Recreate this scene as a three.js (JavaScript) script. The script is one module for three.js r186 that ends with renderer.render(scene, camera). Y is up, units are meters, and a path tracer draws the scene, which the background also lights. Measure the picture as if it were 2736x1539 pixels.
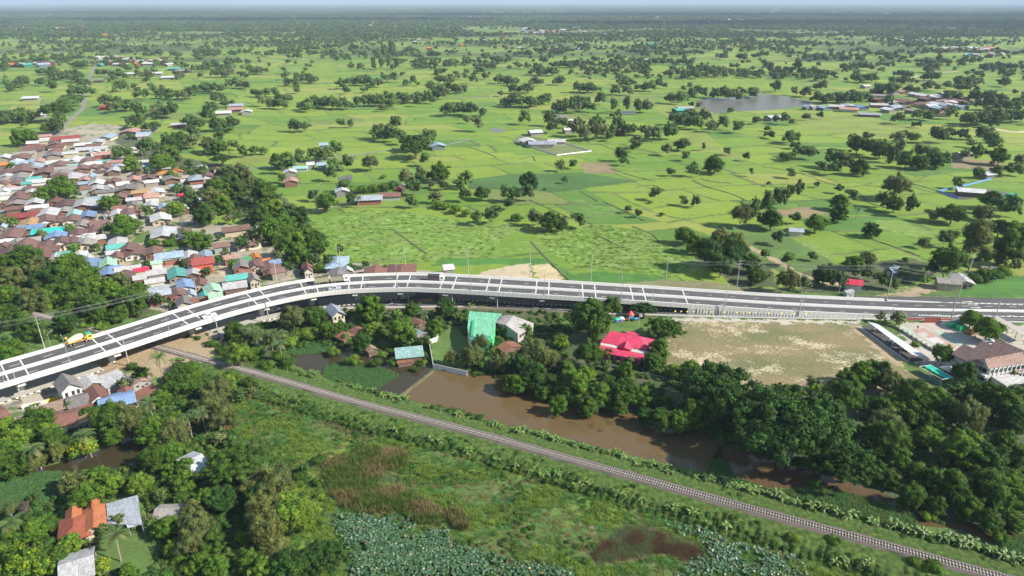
import * as THREE from 'three';
import { mergeGeometries } from 'three/addons/utils/BufferGeometryUtils.js';
import { createNoise2D } from 'simplex-noise';

// ---------- camera, sky, sun, exposure ----------
const scene = new THREE.Scene();
const EYE = 120, FOC = 1824, CX = 1368, CY = 769.5, PITCH = Math.atan((CY - 5.2) / FOC);   // lens and tilt read from the horizon and the poles
const camera = new THREE.PerspectiveCamera(2 * Math.atan(CY / FOC) * 180 / Math.PI, 16 / 9, 1, 90000);
camera.position.set(0, EYE, 0);
camera.rotation.x = -PITCH;
const SUN = new THREE.Vector3(0.769, 0.588, 0.251).normalize();
{ // clear tropical sky: pale at the horizon, blue overhead, the same all round
  const W = 256, H = 128, d = new Float32Array(W * H * 4);
  for (let j = 0; j < H; j++) for (let i = 0; i < W; i++) {
    const t = Math.pow(Math.max(0, Math.sin(((j + 0.5) / H - 0.5) * Math.PI)), 0.5), k = (j * W + i) * 4;
    d[k] = 0.4 + (0.09 - 0.4) * t; d[k + 1] = 0.455 + (0.165 - 0.455) * t; d[k + 2] = 0.49 + (0.31 - 0.49) * t; d[k + 3] = 1;
  }
  const t = new THREE.DataTexture(d, W, H, THREE.RGBAFormat, THREE.FloatType);
  t.mapping = THREE.EquirectangularReflectionMapping; t.magFilter = THREE.LinearFilter; t.needsUpdate = true;
  scene.background = scene.environment = t;
}
const sun = new THREE.DirectionalLight(new THREE.Color(1, 0.94, 0.82), 4.6);
sun.position.copy(SUN).multiplyScalar(900).add(new THREE.Vector3(0, 0, -450));
sun.target.position.set(0, 0, -450);
sun.castShadow = true;
sun.shadow.mapSize.set(4096, 4096);
Object.assign(sun.shadow.camera, { left: -700, right: 700, top: 700, bottom: -700, near: 10, far: 2500 });
scene.add(sun, sun.target);
scene.fog = new THREE.FogExp2(new THREE.Color(0.64, 0.82, 1.0), 0.00007);
const renderer = new THREE.WebGLRenderer({ antialias: true });
renderer.toneMapping = THREE.LinearToneMapping;
renderer.toneMappingExposure = 2.0;
renderer.shadowMap.enabled = true;

// ---------- helpers ----------
function rngOf(seed) { let a = seed | 0; return () => { a = (a + 0x6d2b79f5) | 0; let t = Math.imul(a ^ (a >>> 15), 1 | a); t = (t + Math.imul(t ^ (t >>> 7), 61 | t)) ^ t; return ((t ^ (t >>> 14)) >>> 0) / 4294967296; }; }
const rnd = rngOf(7), R = (a, b) => a + (b - a) * rnd(), pick = (l) => l[Math.floor(rnd() * l.length)];
const noise = createNoise2D(rngOf(11)), noise2 = createNoise2D(rngOf(23));
const sP = Math.sin(PITCH), cP = Math.cos(PITCH);
// surveyed spot (photo coordinates) -> metres on the level h
function g(x, y, h = 0) {
  const dx = (x - CX) / FOC, dy = (y - CY) / FOC, t = (h - EYE) / (-sP - dy * cP);
  return new THREE.Vector3(dx * t, h, (-cP + dy * sP) * t);
}
const depthOf = (p) => (EYE - p.y) * sP - p.z * cP;
function toPhoto(p) { const f = depthOf(p), u = (p.y - EYE) * cP - p.z * sP; return [CX + FOC * p.x / f, CY - FOC * u / f]; }
const C = (r, gg, b) => new THREE.Color().setRGB(r, gg, b);
const M = (color, rough = 0.9, more = {}) => new THREE.MeshStandardMaterial({ color: Array.isArray(color) ? C(...color) : color, roughness: rough, side: THREE.DoubleSide, ...more });
const taken = {};
function numbered(name) { const n = taken[name] = (taken[name] ?? -1) + 1; return n ? name + '_' + String(n).padStart(3, '0') : name; }
function tag(o, label, category, group) { Object.assign(o.userData, { label, category }); if (group) o.userData.group = group; return o; }
function mesh(name, geo, mat, parent) {
  if (Array.isArray(geo)) geo = geo.length === 1 ? geo[0] : mergeGeometries(geo.map((q) => { q = q.index ? q.toNonIndexed() : q; for (const k of Object.keys(q.attributes)) if (!['position', 'normal', 'uv'].includes(k)) q.deleteAttribute(k); return q; }));
  const m = new THREE.Mesh(geo, mat);
  m.castShadow = m.receiveShadow = true;
  m.name = parent ? name : numbered(name);
  (parent || scene).add(m);
  return m;
}
function struct(name, geo, mat) { const m = mesh(name, geo, mat); m.userData.kind = 'structure'; return m; }
function thing(name, label, category, p = [0, 0, 0], turn = 0, group) {
  const o = new THREE.Group();
  o.name = numbered(name); scene.add(o);
  o.position.set(...(p.isVector3 ? [p.x, p.y, p.z] : p)); o.rotation.y = turn;
  return tag(o, label, category, group);
}
function box(w, h, d, x = 0, y = 0, z = 0, ry = 0, rz = 0, rx = 0) { const b = new THREE.BoxGeometry(w, h, d); if (rx) b.rotateX(rx); if (rz) b.rotateZ(rz); if (ry) b.rotateY(ry); return b.translate(x, y, z); }
function cyl(r0, r1, h, x = 0, y = 0, z = 0, n = 10, rx = 0, rz = 0) { const c = new THREE.CylinderGeometry(r1, r0, h, n); if (rx) c.rotateX(rx); if (rz) c.rotateZ(rz); return c.translate(x, y, z); }
function tube(points, r, n = 5, seg = 0) { return new THREE.TubeGeometry(new THREE.CatmullRomCurve3(points), seg || points.length * 2, r, n); }
// flat sheet on the ground from photo-surveyed corners, uv in metres
function sheet(pts, y, world = false) {
  const w = world ? pts : pts.map(([a, b]) => { const p = g(a, b); return [p.x, p.z]; });
  const s = new THREE.ShapeGeometry(new THREE.Shape(w.map(([x, z]) => new THREE.Vector2(x, -z))));
  s.rotateX(-Math.PI / 2).translate(0, y, 0);
  const P = s.attributes.position, U = s.attributes.uv;
  for (let i = 0; i < P.count; i++) U.setXY(i, P.getX(i), P.getZ(i));
  return s;
}
function smoothLoop(pts, n = 60, closed = true) { return new THREE.CatmullRomCurve3(pts.map(([x, y]) => { const p = g(x, y); return p; }), closed, 'centripetal').getPoints(n).map((p) => [p.x, p.z]); }
// procedural tileable value texture: layered noise around mid grey, coloured by the material
function grainTex(size, f, metres, amp, mean = 205, aniso = 1, fn) {
  const d = new Uint8Array(size * size * 4), T = Math.PI * 2;
  for (let j = 0; j < size; j++) for (let i = 0; i < size; i++) {
    const u = i / size, v = j / size;
    let s = 0, a = 1, q = f;
    for (let o = 0; o < 4; o++) { // wrap by blending two shifted copies
      const n = (p, r) => noise(p * q * aniso + o * 19, r * q + o * 7);
      s += a * (n(u, v) * (1 - u) * (1 - v) + n(u - 1, v) * u * (1 - v) + n(u, v - 1) * (1 - u) * v + n(u - 1, v - 1) * u * v);
      a *= 0.6; q *= 2.1;
    }
    let c = [mean + amp * s, mean + amp * s, mean + amp * s];
    if (fn) c = fn(u, v, s, c);
    const k = (j * size + i) * 4;
    for (let e = 0; e < 3; e++) d[k + e] = Math.max(0, Math.min(255, c[e]));
    d[k + 3] = 255;
  }
  const t = new THREE.DataTexture(d, size, size);
  t.wrapS = t.wrapT = THREE.RepeatWrapping; t.magFilter = t.minFilter = THREE.LinearFilter; t.colorSpace = THREE.SRGBColorSpace;
  t.repeat.set(1 / metres, 1 / metres); t.needsUpdate = true;
  return t;
}
// ---------- ground: one far sheet to the horizon and three surveyed sheets on it ----------
const zones = [];   // [id, world polygon]
const zone = (id, pts) => zones.push([id, pts.map(([x, y]) => { const p = g(x, y); return [p.x, p.z]; })]);
function zoneLine(id, pts, width) {
  const w = new THREE.CatmullRomCurve3(pts.map(([x, y]) => g(x, y))).getPoints(pts.length * 8), l = [], r = [];
  w.forEach((p, i) => { const a = w[Math.max(0, i - 1)], b = w[Math.min(w.length - 1, i + 1)], k = Math.hypot(b.x - a.x, b.z - a.z), nx = (b.z - a.z) / k * width / 2, nz = -(b.x - a.x) / k * width / 2; l.push([p.x + nx, p.z + nz]); r.push([p.x - nx, p.z - nz]); });
  zones.push([id, [...l, ...r.reverse()]]);
}
const Z4 = (ox, oy, pts) => pts.map(([a, b]) => [ox + a * 0.276, oy + b * 0.276]);   // survey squares of the photo, 700 by 400 each
// village, groves and yards beyond the viaduct
zone(7, [[0, 440], [60, 400], [130, 350], [250, 330], [330, 335], [420, 380], [480, 420], [600, 440], [640, 480], [560, 520], [560, 600], [700, 600], [760, 640], [800, 700], [940, 700], [1180, 728], [1180, 745], [940, 745], [700, 790], [450, 840], [400, 820], [380, 740], [250, 690], [100, 690], [0, 690], [-60, 600]]);
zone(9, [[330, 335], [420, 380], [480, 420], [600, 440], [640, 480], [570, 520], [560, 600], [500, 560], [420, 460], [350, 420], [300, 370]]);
zone(2, [[359, 625], [400, 616], [408, 645], [355, 650]]);
zone(2, [[365, 656], [500, 648], [505, 662], [380, 668]]);
zone(2, [[600, 470], [640, 480], [690, 560], [660, 580], [600, 520]]);
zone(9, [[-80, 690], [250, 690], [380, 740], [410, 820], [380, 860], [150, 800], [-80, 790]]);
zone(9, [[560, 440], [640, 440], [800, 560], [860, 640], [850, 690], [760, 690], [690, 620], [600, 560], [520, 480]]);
zone(2, [[-80, 790], [60, 800], [300, 890], [220, 930], [120, 930], [-80, 880]]);
zone(11, [[1250, 480], [1360, 466], [1553, 461], [1705, 485], [1470, 515], [1437, 510], [1250, 505]]);
zone(12, [[1545, 438], [1625, 435], [1650, 463], [1567, 463]]);
zone(10, [[1813, 356], [1884, 353], [1940, 400], [2000, 419], [1940, 424], [1846, 385]]);
zone(10, [[2190, 304], [2284, 304], [2491, 348], [2478, 370], [2312, 370], [2146, 345], [2119, 317]]);
zone(10, [[640, 415], [732, 413], [727, 435], [600, 440]]);
zone(10, [[1745, 285], [1800, 270], [1850, 290], [1900, 305], [1800, 325]]);
zone(15, [[820, 600], [960, 560], [1080, 565], [1240, 590], [1400, 600], [1350, 640], [1300, 690], [1100, 700], [900, 690]]);
zone(15, [[1430, 625], [1500, 610], [1600, 600], [1720, 615], [1780, 650], [1870, 700], [1800, 735], [1550, 718], [1480, 680]]);
zone(15, [[2334, 590], [2400, 588], [2500, 625], [2440, 632], [2350, 610]]);
zone(15, [[2097, 650], [2170, 645], [2230, 690], [2170, 702], [2110, 680]]);
zone(20, [[1380, 690], [1460, 690], [1526, 732], [1600, 726], [1790, 738], [1770, 752], [1600, 758], [1526, 758], [1380, 705], [1150, 712], [1180, 690]]);
zone(20, [[2560, 770], [2600, 745], [2736, 735], [2900, 735], [2900, 800], [2565, 797]]);
zone(21, [[1380, 360], [1500, 375], [1585, 405], [1488, 417], [1420, 395], [1366, 380]]);
zone(12, [[2080, 560], [2160, 552], [2215, 570], [2150, 585], [2070, 575]]);
zone(12, [[2550, 425], [2690, 430], [2660, 455], [2540, 448]]);
zone(2, [[1920, 600], [2060, 600], [2120, 640], [2260, 720], [2140, 745], [2000, 700], [1900, 660]]);
zone(18, [[1553, 764], [1774, 748], [1900, 753], [1990, 765], [2060, 772], [2120, 786], [2060, 795], [1900, 786], [1700, 772]]);
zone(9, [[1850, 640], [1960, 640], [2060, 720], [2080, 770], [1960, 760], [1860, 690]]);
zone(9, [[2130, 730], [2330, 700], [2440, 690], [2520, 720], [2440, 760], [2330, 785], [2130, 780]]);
zone(5, [[1268, 737], [1310, 720], [1380, 708], [1415, 703], [1424, 750], [1290, 745]]);
zone(19, [[1421, 708], [1468, 702], [1487, 722], [1507, 753], [1457, 752], [1428, 741]]);
zone(4, [[2330, 792], [2422, 774], [2478, 753], [2508, 772], [2450, 792]]);
zone(18, [[2000, 786], [2380, 794], [2900, 797], [2900, 803], [2380, 800], [2000, 793]]);
zoneLine(13, [[290, 141], [265, 160], [240, 207], [226, 255], [221, 290], [204, 304], [179, 331], [154, 359], [118, 402], [100, 420]], 5.5);
zoneLine(13, [[600, 455], [680, 449], [834, 431], [928, 416], [1066, 399], [1180, 388], [1260, 372]], 4.5);
zoneLine(4, [[836, 568], [880, 552], [960, 535], [1075, 520]], 4);
zoneLine(7, [[405, 460], [425, 480], [464, 529], [480, 560]], 5);
zoneLine(5, [[570, 670], [588, 700], [610, 742]], 5);
zoneLine(4, [[2000, 660], [2080, 700], [2150, 740], [2240, 760]], 4);
zoneLine(5, [[200, 352], [330, 352], [420, 345]], 5);
zoneLine(5, [[430, 164], [560, 162], [700, 157]], 6);
zoneLine(5, [[2420, 212], [2480, 198], [2560, 190]], 6);
zoneLine(5, [[2640, 340], [2700, 352], [2760, 350]], 9);
// near side of the viaduct
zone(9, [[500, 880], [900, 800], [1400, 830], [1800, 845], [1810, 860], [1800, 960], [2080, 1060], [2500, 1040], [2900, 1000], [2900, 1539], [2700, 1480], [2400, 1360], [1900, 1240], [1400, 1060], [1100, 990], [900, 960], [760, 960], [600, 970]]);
zone(2, [[1500, 840], [1800, 850], [1830, 880], [1800, 900], [1500, 880]]);
zone(2, [[1175, 890], [1215, 870], [1250, 900], [1262, 915], [1245, 985], [1160, 985], [1150, 925]]);
zone(6, [[1808, 856], [2060, 862], [2273, 868], [2392, 972], [2440, 1000], [2520, 1045], [2300, 1060], [2060, 1070], [1990, 1050], [1912, 990], [1774, 985], [1780, 925]]);
zone(8, [[1795, 847], [2060, 853], [2290, 856], [2300, 865], [2060, 863], [1805, 858]]);
zone(4, [[2272, 868], [2300, 868], [2436, 966], [2392, 978]]);
zone(8, [[2400, 862], [2560, 857], [2950, 885], [2950, 1010], [2560, 985], [2440, 975]]);
zone(2, [[2510, 985], [2620, 1010], [2600, 1040], [2500, 1030]]);
zone(4, [[235, 975], [300, 945], [420, 900], [520, 872], [566, 898], [566, 938], [520, 952], [480, 962], [440, 995], [425, 1005], [400, 990], [350, 978], [300, 1003], [262, 990]]);
zone(8, [[-80, 1040], [0, 1035], [130, 1000], [215, 965], [285, 990], [130, 1040], [0, 1084], [-80, 1105]]);
zone(8, [[515, 872], [600, 850], [700, 825], [755, 838], [763, 850], [690, 864], [620, 892], [585, 908], [560, 902]]);
zone(13, [[-80, 1108], [0, 1085], [130, 1041], [285, 991], [295, 996], [130, 1058], [0, 1102], [-80, 1125]]);
zone(7, [[-80, 1120], [130, 1055], [290, 1000], [400, 1000], [420, 1060], [330, 1100], [240, 1150], [-80, 1170]]);
zone(1, [[470, 980], [560, 985], [700, 1018], [1000, 1104], [1400, 1212], [2000, 1376], [2600, 1545], [2900, 1640], [700, 1640], [640, 1300], [600, 1150], [560, 1050]]);
zone(2, [[470, 965], [560, 950], [560, 1000], [480, 1010]]);
const bankN = [[560, 962], [700, 1000], [956, 1073], [1260, 1151], [1636, 1256], [2036, 1367], [2312, 1441], [2700, 1550]];
zone(2, [...bankN, [2700, 1470], [2400, 1380], [1900, 1265], [1600, 1200], [1300, 1115], [1070, 1066], [900, 1020], [760, 980], [600, 940], [560, 940]]);
zone(18, Z4(680, 760, [[760, 1020], [900, 1040], [1150, 1110], [1420, 1180], [1380, 1200], [1000, 1100]]));
zone(18, Z4(1360, 1139, [[900, 385], [1100, 430], [1500, 530], [1480, 560], [1000, 435]]));
zone(18, Z4(2036, 1139, [[-100, 760], [400, 850], [900, 985], [1500, 1130], [1950, 1280], [1900, 1310], [1300, 1150], [700, 985], [0, 800]]));
zone(18, [[205, 862], [300, 893], [330, 885], [250, 860]]);
const reedZone = Z4(680, 1139, [[640, 320], [760, 320], [850, 265], [930, 260], [1050, 180], [1250, 200], [1480, 240], [1510, 370], [1400, 430], [1250, 470], [1240, 580], [1380, 580], [1550, 640], [1800, 780], [1890, 870], [1800, 960], [1600, 960], [1400, 850], [1000, 850], [780, 770], [680, 600]]);
zone(3, reedZone);
const reedZone2 = Z4(680, 1139, [[1860, 830], [1960, 810], [2080, 920], [2060, 1010], [1940, 990]]);
zone(3, reedZone2);
zone(22, Z4(1360, 1139, [[700, 960], [800, 920], [840, 1000], [760, 1080]]));
const stemZone = Z4(1360, 1139, [[780, 1220], [950, 1080], [1120, 960], [1300, 960], [1600, 1060], [1830, 1130], [1900, 1250], [1750, 1330], [1500, 1250], [1200, 1290], [900, 1350], [790, 1310]]);
zone(17, stemZone);
zone(23, Z4(680, 1139, [[1240, 470], [1390, 430], [1410, 560], [1290, 590]]));
zone(23, Z4(680, 1139, [[1740, 680], [1900, 690], [1880, 780], [1760, 770]]));
zone(23, Z4(680, 1139, [[2290, 740], [2536, 640], [2536, 900], [2400, 880]]));
const lotus1 = Z4(680, 1139, [[620, 830], [760, 820], [900, 850], [1300, 820], [1560, 890], [1620, 1080], [1700, 1010], [1880, 990], [1960, 1130], [2200, 1190], [2536, 1300], [2900, 1330], [3110, 1400], [3110, 1500], [900, 1500], [860, 1200], [760, 1000]]);
const lotus2 = Z4(1360, 1139, [[1330, 890], [1800, 960], [2100, 1060], [2536, 1200], [2800, 1260], [2950, 1420], [2950, 1500], [1600, 1500], [1700, 1330], [1880, 1240], [1800, 1100], [1500, 1010]]);
zone(24, lotus1); zone(24, lotus2);
zone(2, Z4(0, 1139, [[1050, 1250], [1550, 1150], [1620, 1200], [1500, 1400], [1050, 1449]]));

const hash = (a, b) => { let h = Math.imul(a | 0, 374761393) + Math.imul(b | 0, 668265263); h = Math.imul(h ^ (h >>> 13), 1274126177); return ((h ^ (h >>> 16)) >>> 0) / 4294967296; };
// rice paddies: skewed cells with low bunds between them
function paddy(X, Z) {
  const wx = X + 14 * noise(X * 0.006, Z * 0.006), wz = Z + 14 * noise2(X * 0.006, Z * 0.006);
  const a = 0.42, u0 = wx * Math.cos(a) - wz * Math.sin(a), v0 = wx * Math.sin(a * 0.3) + wz * Math.cos(a * 0.3);
  const big = hash(Math.floor(v0 / 190), Math.floor(u0 / 240));
  const v = v0 / (26 + 18 * big), row = Math.floor(v), u = u0 / (44 + 26 * hash(row, 5)) + hash(row, 9) * 7, col = Math.floor(u), du = u - col, dv = v - row;
  const edge = Math.min(Math.min(du, 1 - du) * 52, Math.min(dv, 1 - dv) * 34);
  return [hash(row * 7 + 3, col * 13 + 1), edge];
}
const mixc = (a, b, t) => [a[0] + (b[0] - a[0]) * t, a[1] + (b[1] - a[1]) * t, a[2] + (b[2] - a[2]) * t];
const sat = (t) => Math.max(0, Math.min(1, t));
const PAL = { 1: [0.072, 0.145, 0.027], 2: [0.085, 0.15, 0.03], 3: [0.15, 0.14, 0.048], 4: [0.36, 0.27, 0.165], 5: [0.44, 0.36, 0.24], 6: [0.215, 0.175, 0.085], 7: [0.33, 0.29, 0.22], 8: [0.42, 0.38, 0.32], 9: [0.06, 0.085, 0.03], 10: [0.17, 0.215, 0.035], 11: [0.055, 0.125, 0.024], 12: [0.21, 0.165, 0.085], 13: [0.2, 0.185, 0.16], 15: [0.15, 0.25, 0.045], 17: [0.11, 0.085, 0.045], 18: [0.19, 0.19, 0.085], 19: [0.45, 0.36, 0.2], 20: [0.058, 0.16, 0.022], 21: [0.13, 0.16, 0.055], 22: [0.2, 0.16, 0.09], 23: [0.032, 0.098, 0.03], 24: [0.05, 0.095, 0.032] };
function groundColour(id, X, Z) {
  const n1 = noise(X * 0.021, Z * 0.034), n2 = noise2(X * 0.11, Z * 0.16), n3 = noise(X * 0.55, Z * 0.7), n4 = noise2(X * 1.7, Z * 1.7);
  let c;
  if (id === 0) {
    const [hsh, edge] = paddy(X, Z), reg = noise2(X * 0.0031, Z * 0.0042);
    c = mixc([0.105, 0.2, 0.016], [0.19, 0.262, 0.022], sat(hsh * 0.85 + reg * 0.35 + 0.05));
    if (hsh > 0.9) c = mixc(c, [0.235, 0.245, 0.05], 0.65); if (hsh > 0.3 && hsh < 0.34) c = mixc(c, [0.15, 0.15, 0.06], 0.55 + 0.3 * n2);
    if (hsh < 0.08) c = mixc(c, [0.06, 0.15, 0.02], 0.7);
    const streak = noise(X * 0.05 + n2, Z * 0.22 - X * 0.05);
    c = c.map((q) => q * (1 + 0.1 * streak + 0.07 * n3 + 0.06 * n1 + 0.05 * n4));
    if (edge < 0.8 + 0.4 * n2) c = mixc(c, n1 > 0.2 ? [0.12, 0.11, 0.05] : [0.05, 0.085, 0.025], 0.85); else if (edge < 2.4 && n2 > 0) c = mixc(c, [0.08, 0.15, 0.02], 0.4);
    const lush = noise2(X * 0.013 + 40, Z * 0.02); if (lush > 0.55 && streak > 0.3) c = mixc(c, [0.19, 0.28, 0.07], 0.55);
    return c;
  }
  c = PAL[id];
  if (id === 6) { const s = 0.75 * noise(X * 0.035 + 3, Z * 0.055) + 0.5 * n2 + 0.5 * n3 + 0.35 * n4 - 0.1; c = mixc(c, [0.13, 0.14, 0.055], sat(0.3 - 0.9 * n1 - 0.3 * s)); if (s > 0.12) c = mixc(c, [0.46, 0.39, 0.26], sat((s - 0.12) * 1.5)); return c.map((q) => q * (1 + 0.14 * n4 + 0.12 * n3)); }
  if (id === 15) { const w = noise(X * 0.09 + n1 * 2, Z * 0.3 + n2), d = noise2(X * 0.16 + 9, Z * 0.38); c = mixc([0.135, 0.235, 0.024], [0.25, 0.34, 0.1], sat(w * 1.5 - 0.25)); if (d > 0.5) c = mixc(c, [0.05, 0.105, 0.02], sat((d - 0.5) * 2.4)); if (n1 > 0.3) c = mixc(c, [0.16, 0.205, 0.055], 0.4); return c.map((q) => q * (1 + 0.12 * n3 + 0.1 * n4)); }
  if (id === 1) { c = mixc(c, [0.14, 0.21, 0.03], sat(n1 * 1.1 + 0.35 * n2)); c = mixc(c, [0.12, 0.115, 0.045], sat(n2 * 0.6 + n1 * -0.5 - 0.12)); return c.map((q) => q * (1 + 0.25 * n3 + 0.3 * n4 + 0.15 * n2)); }
  if (id === 3) { c = mixc(c, [0.085, 0.125, 0.03], sat(n1 + 0.6 * n2)); return c.map((q) => q * (1 + 0.25 * n3 + 0.25 * n4)); }
  if (id === 7 || id === 4 || id === 5) { c = mixc(c, [0.085, 0.13, 0.035], id === 7 ? sat(n2 * 1.1 + n1 * 0.7 + 0.12) : sat(n2 * 0.5 - 0.15)); return c.map((q) => q * (1 + 0.1 * n3 + 0.08 * n4 + 0.08 * n1)); }
  if (id === 8) return c.map((q) => q * (1 + 0.06 * n1 + 0.06 * n2 + 0.05 * n4));
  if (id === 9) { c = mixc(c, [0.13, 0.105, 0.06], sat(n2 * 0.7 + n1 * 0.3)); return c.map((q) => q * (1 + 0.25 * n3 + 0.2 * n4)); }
  return c.map((q, e) => q * (1 + 0.12 * n1 + 0.12 * n2 + 0.13 * n3 + 0.12 * n4 + (e === 1 ? 0.05 * n1 : 0)));
}
const toByte = (v) => Math.round(255 * sat(v <= 0.0031308 ? v * 12.92 : 1.055 * Math.pow(v, 1 / 2.4) - 0.055));
const BYTE = new Uint8Array(4097).map((_, i) => toByte(i / 4096));
function fillPoly(ids, W, H, x0, z0, sx, sz, poly, id) {
  const pts = poly.map(([x, z]) => [(x - x0) * sx, (z - z0) * sz]);
  const lo = Math.max(0, Math.floor(Math.min(...pts.map((p) => p[1])))), hi = Math.min(H - 1, Math.ceil(Math.max(...pts.map((p) => p[1]))));
  for (let y = lo; y <= hi; y++) {
    const xs = [];
    for (let i = 0; i < pts.length; i++) { const [ax, ay] = pts[i], [bx, by] = pts[(i + 1) % pts.length]; if ((ay <= y + 0.5) !== (by <= y + 0.5)) xs.push(ax + (y + 0.5 - ay) / (by - ay) * (bx - ax)); }
    xs.sort((a, b) => a - b);
    for (let k = 0; k + 1 < xs.length; k += 2) for (let x = Math.max(0, Math.round(xs[k])); x < Math.min(W, Math.round(xs[k + 1])); x++) ids[y * W + x] = id;
  }
}
function groundSheet(name, x0, x1, z0, z1, W, H, def, y, warp) {
  const ids = new Uint8Array(W * H).fill(def), sx = W / (x1 - x0), sz = H / (z1 - z0), d = new Uint8Array(W * H * 4);
  for (const [id, poly] of zones) fillPoly(ids, W, H, x0, z0, sx, sz, poly, id);
  for (let j = 0; j < H; j++) for (let i = 0; i < W; i++) {
    const X = x0 + (i + 0.5) / sx, Z = z0 + (j + 0.5) / sz;
    const wx = i + sx * warp * (noise(X * 0.16, Z * 0.16) + 0.5 * noise2(X * 0.7, Z * 0.7)), wz = j + sz * warp * (noise2(X * 0.16, Z * 0.16) + 0.5 * noise(X * 0.7, Z * 0.7));
    const id = ids[Math.max(0, Math.min(H - 1, Math.round(wz))) * W + Math.max(0, Math.min(W - 1, Math.round(wx)))];
    const c = groundColour(id, X, Z), k = (j * W + i) * 4;
    for (let e = 0; e < 3; e++) d[k + e] = BYTE[Math.max(0, Math.min(4096, Math.round(c[e] * 4096)))];
    d[k + 3] = 255;
  }
  const t = new THREE.DataTexture(d, W, H);
  t.magFilter = t.minFilter = THREE.LinearFilter; t.colorSpace = THREE.SRGBColorSpace; t.needsUpdate = true;
  const geo = new THREE.PlaneGeometry(x1 - x0, z1 - z0, 24, 16);
  geo.rotateX(-Math.PI / 2).translate((x0 + x1) / 2, y, (z0 + z1) / 2);
  const P = geo.attributes.position, U = geo.attributes.uv;
  for (let i = 0; i < P.count; i++) U.setXY(i, (P.getX(i) - x0) / (x1 - x0), (P.getZ(i) - z0) / (z1 - z0));
  return struct(name, geo, new THREE.MeshStandardMaterial({ map: t, roughness: 0.95, bumpMap: clodBump, bumpScale: 0.25 }));
}
const clodBump = grainTex(256, 22, 1, 55, 128);
clodBump.colorSpace = THREE.NoColorSpace; clodBump.repeat.set(70, 30);
groundSheet('ground', -265, 265, -286, -92, 2048, 750, 2, 0, 1.9);
groundSheet('paddy_field', -430, 430, -556, -286, 2048, 643, 0, 0, 1.2);
groundSheet('paddy_field', -1050, 1050, -1560, -556, 2048, 975, 0, 0, 1.6);
{ // plain that runs on to the horizon
  const W = 1024, d = new Uint8Array(W * W * 4), size = 3072;
  for (let j = 0; j < W; j++) for (let i = 0; i < W; i++) {
    const X = (i / W) * size - 5000, Z = (j / W) * size - 6000, c = groundColour(0, X, Z), f = sat(noise(X * 0.0021, Z * 0.0021) * 2 + 0.2 + noise2(X * 0.01, Z * 0.01)), k = (j * W + i) * 4, m = mixc(c, [0.032, 0.056, 0.02], f * 0.75);
    for (let e = 0; e < 3; e++) d[k + e] = BYTE[Math.max(0, Math.min(4096, Math.round(m[e] * 4096)))];
    d[k + 3] = 255;
  }
  const t = new THREE.DataTexture(d, W, W);
  t.wrapS = t.wrapT = THREE.MirroredRepeatWrapping; t.magFilter = t.minFilter = THREE.LinearFilter; t.colorSpace = THREE.SRGBColorSpace; t.needsUpdate = true;
  const geo = new THREE.PlaneGeometry(120000, 64000, 60, 32);
  geo.rotateX(-Math.PI / 2).translate(0, -0.35, -30000);
  const P = geo.attributes.position, U = geo.attributes.uv;
  for (let i = 0; i < P.count; i++) U.setXY(i, P.getX(i) / size, P.getZ(i) / size);
  struct('plain', geo, new THREE.MeshStandardMaterial({ map: t, roughness: 1 }));
}
// water
const waterMat = (c, rough = 0.06) => { const n = grainTex(128, 6, 1, 40, 128, 1); n.colorSpace = THREE.NoColorSpace; n.repeat.set(0.11, 0.11); return new THREE.MeshPhysicalMaterial({ color: C(...c), roughness: rough, bumpMap: n, bumpScale: 0.035, ior: 1.33 }); };
const brownWater = waterMat([0.115, 0.078, 0.036]), darkWater = waterMat([0.042, 0.035, 0.018]), lakeWater = waterMat([0.13, 0.125, 0.105], 0.3);
const water = (name, pts, mat, y = 0.05) => struct(name, sheet(smoothLoop(pts, 90), y, true), mat);
water('pond_water', [[1071, 1064], [1113, 1030], [1157, 992], [1250, 985], [1380, 1020], [1520, 1075], [1700, 1105], [1880, 1150], [1930, 1210], [1905, 1258], [1885, 1262], [1802, 1244], [1664, 1211], [1526, 1175], [1423, 1147], [1340, 1132], [1232, 1105], [1136, 1083]], brownWater);
water('creek_water', [[1905, 1240], [1930, 1190], [2060, 1230], [2210, 1272], [2360, 1320], [2460, 1360], [2600, 1400], [2800, 1450], [2800, 1490], [2660, 1452], [2560, 1415], [2445, 1400], [2350, 1340], [2250, 1325], [2200, 1300], [2060, 1305], [1950, 1275]], waterMat([0.095, 0.062, 0.032]));
water('pond_water', [[775, 955], [800, 938], [900, 925], [960, 950], [1010, 952], [1060, 970], [1150, 985], [1146, 1000], [1105, 1030], [1066, 1061], [1000, 1047], [930, 1022], [860, 1002], [805, 985]], darkWater);
water('lily_pond_water', [[-60, 1290], [0, 1272], [130, 1245], [250, 1210], [340, 1168], [372, 1165], [382, 1195], [372, 1240], [350, 1262], [250, 1265], [100, 1262], [0, 1282], [-60, 1300]], darkWater);
water('ditch_water', [[845, 1112], [870, 1118], [930, 1140], [1000, 1166], [990, 1170], [920, 1155], [850, 1122]], darkWater);
water('ditch_water', [[600, 1135], [640, 1130], [630, 1152], [608, 1155]], brownWater);
water('ditch_water', [[640, 1160], [690, 1145], [725, 1148], [690, 1158], [650, 1172]], brownWater);
water('lake_water', [[1858, 275], [1880, 264], [1940, 261], [2060, 252], [2120, 262], [2175, 272], [2160, 282], [2100, 290], [2060, 294], [1960, 298], [1895, 304], [1876, 290]], lakeWater);
water('fish_pond_water', [[2530, 516], [2580, 522], [2600, 530], [2560, 533], [2530, 525]], lakeWater, 0.06);
water('fish_pond_water', [[2630, 507], [2680, 512], [2700, 522], [2650, 520]], lakeWater, 0.06);
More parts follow.
